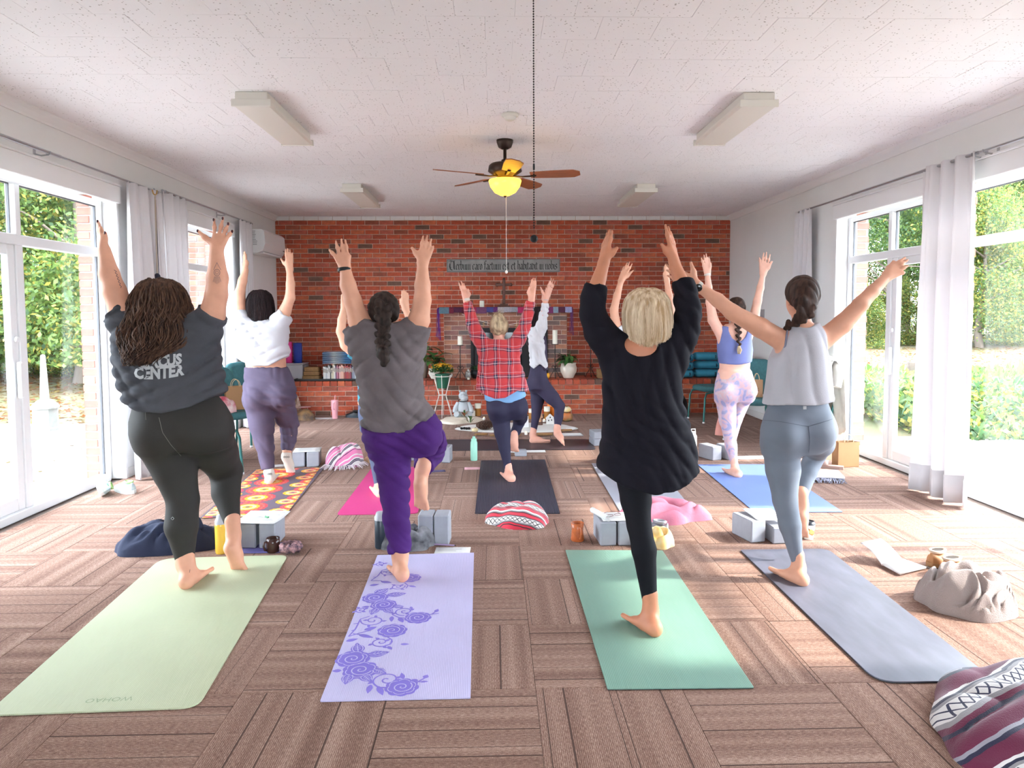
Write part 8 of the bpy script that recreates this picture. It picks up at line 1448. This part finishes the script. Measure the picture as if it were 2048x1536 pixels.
p.head((762, 655, 0.05)); p.hand((689, 612, 0.02), [(684, 590, 0.03), (686, 584, 0.04), (689, 582, 0.05), (692, 585, 0.05)], (697, 600, 0.03)); p.hand((811, 618, 0.02), [(804, 582, 0.03), (808, 580, 0.04), (812, 582, 0.05), (816, 587, 0.05)], (800, 598, 0.03)); p.stand((757, 995), (745, 985), (757, 975, -0.04), 0.95, -1, 0.032, 0.23); p.foot(p.J(788, 955, 0.18), p.J(790, 985, 0.2), p.J(788, 942, 0.22), 0.9, 0.03); p.make(S5)
p.garment('teal_top', [ptab(p.rows(top), 0.05, 2.3), pchain(p.C([(722, 712, 0.03, 0.07), (702, 700, 0.01, 0.062)]), 0.04, True), pchain(p.C([(804, 712, 0.03, 0.07), (818, 700, 0.01, 0.06)]), 0.04, True)], fabric('top_teal', (0.06, 0.26, 0.36), 0.2), 0.0095); p.garment('leggings', [ptab(p.rows(hips), 0.05, 2.1)]+[pchain(p.C(q_), 0.04, True) for q_ in (legL, legR)], fabric('legging_slate', (0.085, 0.10, 0.16), 0.1), 0.0095)
HG = hairmat('hair_grey', (0.46, 0.43, 0.40), (0.20, 0.18, 0.17)); hr = [(622, 748, 776, 0.05, 0.05), (632, 738, 787, 0.09, 0.05), (655, 734, 791, 0.105, 0.03), (684, 736, 788, 0.08, 0.0)]; hair, _ = p.garment('hair', [ptab(p.rows(hr), 0.02, 2.0)], HG, 0.0085, (), folds(49, 0.006, 40), [pell(p.hc+np.array([0, 0.10, -0.05]), (0.07, 0.09, 0.10))]); strands(p.rows(hr), 160, 9, 0.003, 16, 0.0022, (math.pi*0.9, math.pi*2.1), (0.97, 1.05), 0.04, 0.02, p.o, nseg=8).build('hair_strands', HG, hair)
# ---------------------------------------------------------------- plaid shirt
p = Person('person in red plaid shirt and navy leggings with a blonde topknot', 6.22, (1017, 961), 0.0072)
S7 = skin('skin_rose', (0.76, 0.39, 0.29)); top = [(680, 978, 1020, 0.08, 0.03), (688, 966, 1032, 0.105, 0.03), (705, 960, 1040, 0.12, 0.03), (730, 958, 1044, 0.12, 0.03), (755, 956, 1048, 0.13, 0.03), (780, 953, 1055, 0.14, 0.03), (800, 950, 1060, 0.145, 0.03)]; hips = [(785, 973, 1045, 0.105, 0.03), (802, 972, 1052, 0.12, 0.03), (820, 974, 1054, 0.12, 0.03), (838, 980, 1044, 0.10, 0.04)]
armL = [(970, 700, 0.03, 0.05), (953, 672, 0.0, 0.046), (943, 645, -0.01, 0.038), (937, 622, 0.0, 0.034), (933, 603, 0.02, 0.024)]; armR = [(1026, 700, 0.03, 0.05), (1042, 672, 0.0, 0.046), (1052, 645, -0.01, 0.038), (1058, 622, 0.0, 0.034), (1063, 600, 0.02, 0.024)]
legL = [(1000, 830, 0.03, 0.085), (1005, 865, 0.01, 0.072), (1009, 895, -0.01, 0.052), (1017, 942, -0.04, 0.029)]; legR = [(1036, 822, 0.07, 0.08), (1040, 835, 0.25, 0.068), (1038, 845, 0.34, 0.052), (1032, 862, 0.24, 0.044), (1028, 874, 0.18, 0.030)]
p.body += [ptab(p.rows([r_ for r_ in top if r_[0] < 740], -0.016)), pell(p.J(1003, 765, 0.03), (0.12, 0.09, 0.16), 0.04), ptab(p.rows([r_ for r_ in hips if r_[0] > 800], -0.012))]+[pchain(p.C(q_)) for q_ in (armL, armR)]+[pchain(p.C(q_, -0.005)) for q_ in (legL, legR)]+[pchain([[*p.J(997, 690, 0.03), 0.048], [*p.J(998, 670, 0.04), 0.045]], 0.03)]
p.head((998, 655, 0.05), (0.03, 1, 0.12), 0.93); p.hand((933, 602, 0.02), [(918, 566, 0.03), (923, 564, 0.04), (928, 568, 0.05), (930, 574, 0.06)], (936, 578, 0.02)); p.hand((1063, 600, 0.02), [(1063, 560, 0.07), (1066, 557, 0.06), (1070, 558, 0.05), (1072, 564, 0.04)], (1059, 574, 0.02)); p.stand((1020, 964), (1001, 951), (1018, 947, -0.04), 0.92, -1, 0.029, 0.23); p.foot(p.J(1025, 884, 0.13), p.J(1029, 906, 0.17), p.J(1028, 877, 0.19), 0.92, 0.028); p.body += [pchain(p.C([(1017, 932, -0.04, 0.03), (1018, 950, -0.04, 0.028)])), pchain(p.C([(1028, 868, 0.18, 0.03), (1028, 880, 0.19, 0.027)]))]; p.make(S7)
PL = mat('plaid_flannel', (0.4, 0.03, 0.04), 0.9, sheen=0.2); nt, N, L, B = nodes_of(PL); tc = N.new('ShaderNodeTexCoord'); sp = N.new('ShaderNodeSeparateXYZ'); nz = N.new('ShaderNodeTexNoise'); nz.inputs['Scale'].default_value = 5; L.new(tc.outputs['Object'], nz.inputs['Vector']); wv = N.new('ShaderNodeVectorMath'); wv.operation = 'MULTIPLY_ADD'; L.new(nz.outputs['Color'], wv.inputs[0]); wv.inputs[1].default_value = (0.05, 0.05, 0.05); L.new(tc.outputs['Object'], wv.inputs[2]); L.new(wv.outputs[0], sp.inputs[0])
def tri(o_, per, ph): return math_node(nt, 'FRACT', math_node(nt, 'MULTIPLY_ADD', o_, 1.0/per, ph))
fx_, fz_ = tri(sp.outputs[0], 0.115, 0.2), tri(sp.outputs[2], 0.115, 0.4)
def plaidramp(): return ramp(nt, [(0, (0.50, 0.035, 0.04)), (0.36, (0.03, 0.02, 0.05)), (0.46, (0.03, 0.02, 0.05)), (0.47, (0.72, 0.62, 0.62)), (0.51, (0.05, 0.03, 0.07)), (0.66, (0.50, 0.035, 0.04)), (0.80, (0.60, 0.5, 0.52)), (0.825, (0.45, 0.03, 0.04))], 'CONSTANT')
ra, rb_ = plaidramp(), plaidramp(); L.new(fx_, ra.inputs[0]); L.new(fz_, rb_.inputs[0]); mx = N.new('ShaderNodeMix'); mx.data_type = 'RGBA'; mx.inputs[0].default_value = 0.5; L.new(ra.outputs[0], mx.inputs[6]); L.new(rb_.outputs[0], mx.inputs[7]); L.new(mx.outputs[2], B.inputs['Base Color'])
sh, sb = p.garment('plaid_shirt', [ptab(p.rows(top), 0.045, 2.3), pchain(p.C([(972, 700, 0.03, 0.066), (955, 672, 0.0, 0.058), (944, 645, -0.01, 0.048), (938, 622, 0.0, 0.042), (934, 606, 0.015, 0.036)]), 0.04, True), pchain(p.C([(1024, 700, 0.03, 0.066), (1041, 672, 0.0, 0.058), (1051, 645, -0.01, 0.048), (1057, 622, 0.0, 0.042), (1061, 604, 0.015, 0.036)]), 0.04, True)], PL, 0.008, (p.hemclip([(945, 774), (965, 786), (990, 795), (1010, 793), (1035, 779), (1050, 783), (1065, 780)]),), folds(55, 0.010, 18, ((1, 0, 0.5), (-0.5, 0, 1), (1, 0, 0))))
p.garment('blue_undershirt', [ptab(p.rows([(770, 968, 1046, 0.12, 0.03), (795, 969, 1054, 0.128, 0.03), (812, 970, 1055, 0.128, 0.03)]), 0.03, 2.2)], fabric('undershirt_blue', (0.20, 0.38, 0.62), 0.08), 0.008, (p.hemclip([(960, 799), (990, 804), (1020, 804), (1060, 790)]),)); lg, _ = p.garment('leggings', [ptab(p.rows(hips), 0.04, 2.1), pell(p.J(996, 818, -0.03), (0.09, 0.10, 0.09), 0.04), pell(p.J(1034, 815, 0.0), (0.09, 0.11, 0.09), 0.04)]+[pchain(p.C(q_), 0.035, True) for q_ in (legL, legR)], fabric('legging_navy', (0.028, 0.026, 0.055), 0.1, 0.7), 0.008)
HL = hairmat('hair_blonde_knot', (0.56, 0.43, 0.27), (0.24, 0.17, 0.11), (40, 40, 14)); hair, _ = p.garment('hair', [pell(p.hc+np.array([0, -0.012, 0.016]), (0.080, 0.098, 0.092), 0.02), pell(p.J(996, 634, 0.0), (0.042, 0.045, 0.036), 0.02)], HL, 0.006, (), folds(57, 0.007, 50, ((1, 0, 1), (0.3, 0.5, 1), (1, 0, -0.5))), [pell(p.hc+np.array([0, 0.085, -0.05]), (0.08, 0.10, 0.10))]); m = MB(); g = np.random.default_rng(4); c = p.J(996, 634, 0.0)-p.o
for k in range(60): d = g.normal(size=3); d /= np.linalg.norm(d); d[2] = abs(d[2])*0.8; m.tube([c+d*0.03, c+d*0.05+g.normal(0, 0.008, 3), c+d*0.062+g.normal(0, 0.016, 3)], [0.002, 0.0018, 0.001], 4)
m.build('hair_strands', HL, hair); band(p, None, mat('watch_band_pale', (0.6, 0.55, 0.5), 0.6), 'watch_band', 0.028, p.J(933, 600, 0.02), p.J(932, 594, 0.02)-p.J(935, 608, 0.01), 0.012)
# ---------------------------------------------------------------- instructor in white shirt, side on
p = Person('person in loose white shirt and dark leggings turned sideways on the charcoal mat', 7.92, (1062, 884), 0.008)
top = [(655, 1058, 1078, 0.14, 0.0), (668, 1054, 1088, 0.17, 0.0), (690, 1057, 1090, 0.17, 0.0), (715, 1060, 1092, 0.16, 0.0), (738, 1060, 1096, 0.16, 0.0)]; hips = [(728, 1062, 1090, 0.14, 0.0), (750, 1058, 1094, 0.165, 0.0), (775, 1060, 1096, 0.16, 0.0)]
armN = [(1070, 680, -0.14, 0.05), (1080, 655, -0.16, 0.046), (1087, 630, -0.16, 0.038), (1091, 602, -0.15, 0.025)]; armF = [(1072, 680, 0.14, 0.05), (1084, 655, 0.16, 0.046), (1086, 635, 0.16, 0.038), (1090, 612, 0.16, 0.026)]
legB = [(1076, 775, 0.06, 0.092), (1075, 800, 0.05, 0.075), (1072, 830, 0.03, 0.050), (1066, 868, 0.02, 0.031)]; legF = [(1082, 770, -0.06, 0.095), (1104, 795, -0.08, 0.080), (1119, 812, -0.09, 0.060), (1117, 835, -0.09, 0.050), (1114, 860, -0.10, 0.031)]
p.body += [ptab(p.rows([r_ for r_ in top if r_[0] < 720], -0.016)), ptab(p.rows([r_ for r_ in hips if r_[0] > 740], -0.012)), pell(p.J(1076, 735, 0), (0.06, 0.09, 0.12), 0.04)]+[pchain(p.C(q_)) for q_ in (armN, armF)]+[pchain(p.C(q_, -0.005)) for q_ in (legB, legF)]+[pchain([[*p.J(1070, 668, 0.0), 0.052], [*p.J(1073, 648, 0.0), 0.047]], 0.03)]
p.head((1074, 634, 0.0), (1, 0.15, 0.12), 0.98); p.hand((1091, 602, -0.15), [(1099, 562, -0.16), (1103, 557, -0.15), (1107, 558, -0.14), (1110, 563, -0.13)], (1081, 574, -0.15)); p.hand((1090, 612, 0.16), [(1092, 575, 0.2), (1095, 572, 0.18), (1098, 572, 0.16), (1100, 576, 0.14)], (1085, 588, 0.16))
p.stand((1059, 885), (1094, 886), (1065, 870, 0.02), 0.95, 1, 0.03, 0.24); p.foot(p.J(1107, 868, -0.12), fl(1128, 893, 0.012), p.J(1114, 858, -0.10), 0.95, 0.03); p.body += [pchain(p.C([(1067, 858, 0.02, 0.032), (1065, 876, 0.02, 0.029)])), pchain(p.C([(1115, 850, -0.1, 0.032), (1113, 864, -0.1, 0.029)]))]; p.make(S7)
sh, _ = p.garment('white_shirt', [ptab(p.rows(top), 0.045, 2.3), pchain(p.C([(1070, 682, -0.14, 0.062), (1081, 655, -0.16, 0.054), (1087, 632, -0.16, 0.046), (1091, 607, -0.155, 0.036)]), 0.04, True), pchain(p.C([(1072, 682, 0.14, 0.062), (1084, 655, 0.16, 0.054), (1086, 635, 0.16, 0.044)]), 0.04, True)], fabric('shirt_white', (0.66, 0.65, 0.68), 0.05), 0.0085, (p.hemclip([(1055, 728), (1066, 736), (1078, 726), (1090, 736), (1098, 730)]),), folds(65, 0.010, 20, ((1, 0, 0.4), (1, 0, 0), (0.2, 0, 1)))); p.garment('dark_tank', [ptab(p.rows([(672, 1074, 1092, 0.12, 0.0), (700, 1076, 1094, 0.13, 0.0), (740, 1072, 1096, 0.13, 0.0)]), 0.03, 2.2)], fabric('tank_plum', (0.06, 0.045, 0.08), 0.1), 0.009)
LD = fabric('legging_dusk', (0.048, 0.042, 0.082), 0.1, 0.7); lg, _ = p.garment('leggings', [ptab(p.rows(hips), 0.04, 2.1), pell(p.J(1069, 768, 0.0), (0.09, 0.15, 0.10), 0.04)]+[pchain(p.C(q_), 0.035, True) for q_ in (legB, legF)], LD, 0.0085)
hr = [(614, 1066, 1082, 0.05, 0.0), (620, 1059, 1084, 0.085, 0.0), (640, 1054, 1080, 0.10, 0.0), (665, 1052, 1070, 0.10, 0.0), (690, 1054, 1066, 0.07, 0.0)]; hair, _ = p.garment('hair', [ptab(p.rows(hr), 0.02, 2.0)], HK, 0.0085, (), folds(66, 0.007, 36)); strands(p.rows(hr), 160, 12, 0.004, 16, 0.0028, None, (0.97, 1.05), 0.06, 0.02, p.o, nseg=8).build('hair_strands', HK, hair); band(p, None, M_gcap, 'bracelet', 0.028, p.J(1091, 600, -0.15), (0.05, 0, 1), 0.004)
# ---------------------------------------------------------------- person behind the black tunic
p = Person('person in white printed tee mostly hidden behind the blonde bob', 6.6, (1230, 925), 0.0085)
top = [(655, 1262, 1312, 0.08, 0.03), (668, 1244, 1330, 0.11, 0.03), (700, 1240, 1334, 0.12, 0.03), (760, 1246, 1328, 0.12, 0.03), (790, 1246, 1330, 0.125, 0.03)]; hips = [(780, 1248, 1328, 0.115, 0.03), (810, 1246, 1332, 0.125, 0.03), (835, 1250, 1326, 0.11, 0.03)]
armL = [(1252, 690, 0.03, 0.052), (1232, 655, 0.0, 0.048), (1228, 620, -0.01, 0.038), (1234, 592, 0.0, 0.034), (1242, 563, 0.02, 0.025)]; armR = [(1324, 690, 0.03, 0.052), (1338, 655, 0.0, 0.048), (1341, 620, -0.01, 0.038), (1338, 592, 0.0, 0.034), (1334, 563, 0.02, 0.025)]
legL = [(1265, 830, 0.03, 0.085), (1262, 870, 0.0, 0.06), (1255, 910, -0.02, 0.034)]; legR = [(1305, 830, 0.05, 0.085), (1300, 850, 0.3, 0.06), (1290, 890, 0.25, 0.04)]
p.body += [ptab(p.rows(top, -0.012)), ptab(p.rows(hips, -0.01))]+[pchain(p.C(q_)) for q_ in (armL, armR)]+[pchain(p.C(q_, -0.006)) for q_ in (legL, legR)]+[pchain([[*p.J(1288, 672, 0.03), 0.05], [*p.J(1288, 650, 0.04), 0.046]], 0.03)]
p.head((1288, 632, 0.05)); p.hand((1242, 562, 0.02), [(1248, 533, 0.08), (1254, 526, 0.06), (1259, 524, 0.05), (1264, 528, 0.04)], (1266, 541, 0.02)); p.hand((1334, 562, 0.02), [(1337, 536, 0.08), (1334, 528, 0.06), (1331, 528, 0.05), (1329, 532, 0.04)], (1327, 546, 0.02))
p.stand((1248, 925), (1236, 914), (1253, 908, -0.02), 0.95, -1, 0.03, 0.23); p.foot(p.J(1290, 898, 0.22), p.J(1291, 925, 0.24), p.J(1290, 888, 0.26), 0.9, 0.03); p.make(S5)
tee, tb = p.garment('printed_tee', [ptab(p.rows(top), 0.045, 2.3), pchain(p.C([(1254, 690, 0.03, 0.072), (1240, 668, 0.01, 0.064), (1233, 655, 0.0, 0.060)]), 0.04, True), pchain(p.C([(1322, 690, 0.03, 0.072), (1334, 668, 0.01, 0.064), (1339, 655, 0.0, 0.058)]), 0.04, True)], MATS['tee_white'], 0.009, (), folds(75, 0.008, 18)); 
for k in range(5): p.decal(tb, [(1255, 684+4*k), (1264, 684+4*k)], 0.003, M_black, 'shirt_print', tee)
p.garment('leggings', [ptab(p.rows(hips), 0.04, 2.1)]+[pchain(p.C(q_), 0.035, True) for q_ in (legL, legR)], LD, 0.0095); hr = [(602, 1276, 1300, 0.05, 0.05), (612, 1266, 1310, 0.09, 0.05), (632, 1262, 1314, 0.10, 0.03), (655, 1266, 1310, 0.07, 0.0)]; p.garment('hair', [ptab(p.rows(hr), 0.02, 2.0)], HD, 0.0085, (), folds(76, 0.006, 40), [pell(p.hc+np.array([0, 0.10, -0.05]), (0.07, 0.09, 0.10))])
# ---------------------------------------------------------------- blue sports top, pastel leggings
p = Person('person in blue sports bra and pastel leggings with a long braid', 6.30, (1472, 954), 0.0072)
S10 = skin('skin_pale', (0.80, 0.46, 0.35)); tor = [(648, 1452, 1492, 0.07, 0.03), (660, 1438, 1500, 0.095, 0.03), (685, 1436, 1502, 0.10, 0.03), (715, 1440, 1500, 0.10, 0.03), (740, 1440, 1498, 0.10, 0.03), (755, 1438, 1502, 0.105, 0.03)]
top = [(652, 1436, 1504, 0.095, 0.03), (670, 1434, 1505, 0.108, 0.03), (700, 1435, 1505, 0.108, 0.03), (728, 1438, 1502, 0.108, 0.03)]; hips = [(742, 1437, 1502, 0.11, 0.03), (765, 1431, 1509, 0.125, 0.03), (785, 1429, 1512, 0.125, 0.03), (802, 1431, 1500, 0.105, 0.04)]
armL = [(1444, 672, 0.03, 0.050), (1426, 640, 0.0, 0.045), (1420, 605, -0.01, 0.036), (1417, 575, 0.0, 0.031), (1415, 547, 0.02, 0.022)]; armR = [(1494, 672, 0.03, 0.050), (1508, 635, 0.0, 0.045), (1515, 602, -0.01, 0.036), (1521, 575, 0.0, 0.031), (1526, 549, 0.02, 0.022)]
legL = [(1452, 800, 0.03, 0.092), (1455, 840, 0.01, 0.074), (1459, 870, -0.01, 0.055), (1462, 892, -0.03, 0.052), (1468, 927, -0.05, 0.029)]; legR = [(1490, 785, 0.07, 0.088), (1494, 792, 0.28, 0.074), (1490, 800, 0.40, 0.056), (1474, 840, 0.34, 0.046), (1466, 880, 0.3, 0.03)]
p.body += [ptab(p.rows(tor)), ptab(p.rows(hips, -0.008))]+[pchain(p.C(q_)) for q_ in (armL, armR)]+[pchain(p.C(q_, -0.005)) for q_ in (legL, legR)]+[pchain([[*p.J(1472, 662, 0.03), 0.047], [*p.J(1472, 642, 0.04), 0.043]], 0.03)]
p.head((1472, 618, 0.05), (0.03, 1, 0.12), 0.95); p.hand((1415, 546, 0.02), [(1403, 517, 0.03), (1408, 511, 0.04), (1412, 508, 0.05), (1418, 514, 0.05)], (1421, 527, 0.03)); p.hand((1526, 548, 0.02), [(1519, 516, 0.05), (1527, 507, 0.05), (1533, 505, 0.05), (1540, 510, 0.05)], (1544, 523, 0.03)); p.stand((1476, 955), (1449, 945), (1470, 935, -0.05), 0.92, -1, 0.028, 0.23); p.foot(p.J(1466, 895, 0.27), p.J(1466, 918, 0.3), p.J(1466, 886, 0.32), 0.9, 0.028); p.body.append(pchain(p.C([(1468, 918, -0.05, 0.030), (1470, 940, -0.05, 0.027)]))); p.make(S10)
p.garment('sports_bra', [ptab(p.rows(top), 0.03, 2.2)], fabric('bra_blue', (0.16, 0.19, 0.42), 0.1, 0.7), 0.0072, (p.hemclip([(1425, 726), (1470, 729), (1515, 722)]),), None, [pell(p.J(1472, 655, 0.0), (0.088, 0.16, 0.135)), pell(p.J(1434, 662, 0.0), (0.032, 0.2, 0.16)), pell(p.J(1508, 662, 0.0), (0.032, 0.2, 0.16))])
PA = mat('legging_pastel', (0.72, 0.50, 0.54), 0.75); nt, N, L, B = nodes_of(PA); tc = N.new('ShaderNodeTexCoord'); vo = N.new('ShaderNodeTexNoise'); vo.inputs['Scale'].default_value = 9; vo.inputs['Detail'].default_value = 1; vo.inputs['Distortion'].default_value = 2.0; L.new(tc.outputs['Object'], vo.inputs['Vector']); r_ = ramp(nt, [(0, (0.30, 0.30, 0.46)), (0.38, (0.44, 0.36, 0.50)), (0.46, (0.58, 0.38, 0.41)), (0.56, (0.54, 0.44, 0.49)), (0.66, (0.58, 0.40, 0.42)), (0.72, (0.36, 0.42, 0.50))], 'CONSTANT'); L.new(vo.outputs['Fac'], r_.inputs[0]); L.new(r_.outputs[0], B.inputs['Base Color'])
lg, lb = p.garment('leggings', [ptab(p.rows(hips), 0.04, 2.1), pell(p.J(1453, 786, -0.03), (0.09, 0.105, 0.09), 0.04), pell(p.J(1491, 782, 0.0), (0.092, 0.11, 0.09), 0.04)]+[pchain(p.C(q_), 0.035, True) for q_ in (legL, legR)], PA, 0.008)
c = p.hc; hair, _ = p.garment('hair', [pell(c+np.array([0, -0.010, 0.016]), (0.080, 0.098, 0.092), 0.02)]+braid_prims([p.J(1474, 615, -0.04), p.J(1476, 640, -0.06), p.J(1477, 665, -0.085), p.J(1478, 690, -0.105)], [0.030, 0.026, 0.022, 0.016], 14), HC, 0.006, (), folds(87, 0.004, 55), [pell(c+np.array([0, 0.085, -0.05]), (0.08, 0.10, 0.10))]); MB().tube([p.J(1478, 692, -0.105)-p.o, p.J(1479, 700, -0.11)-p.o, p.J(1478, 708, -0.11)-p.o], [0.010, 0.022, 0.012], 10).build('braid_end', HL, hair); band(p, None, MATS['watch_band_pale'], 'bracelet', 0.026, p.J(1415, 549, 0.02), (0.0, 0, 1), 0.012)
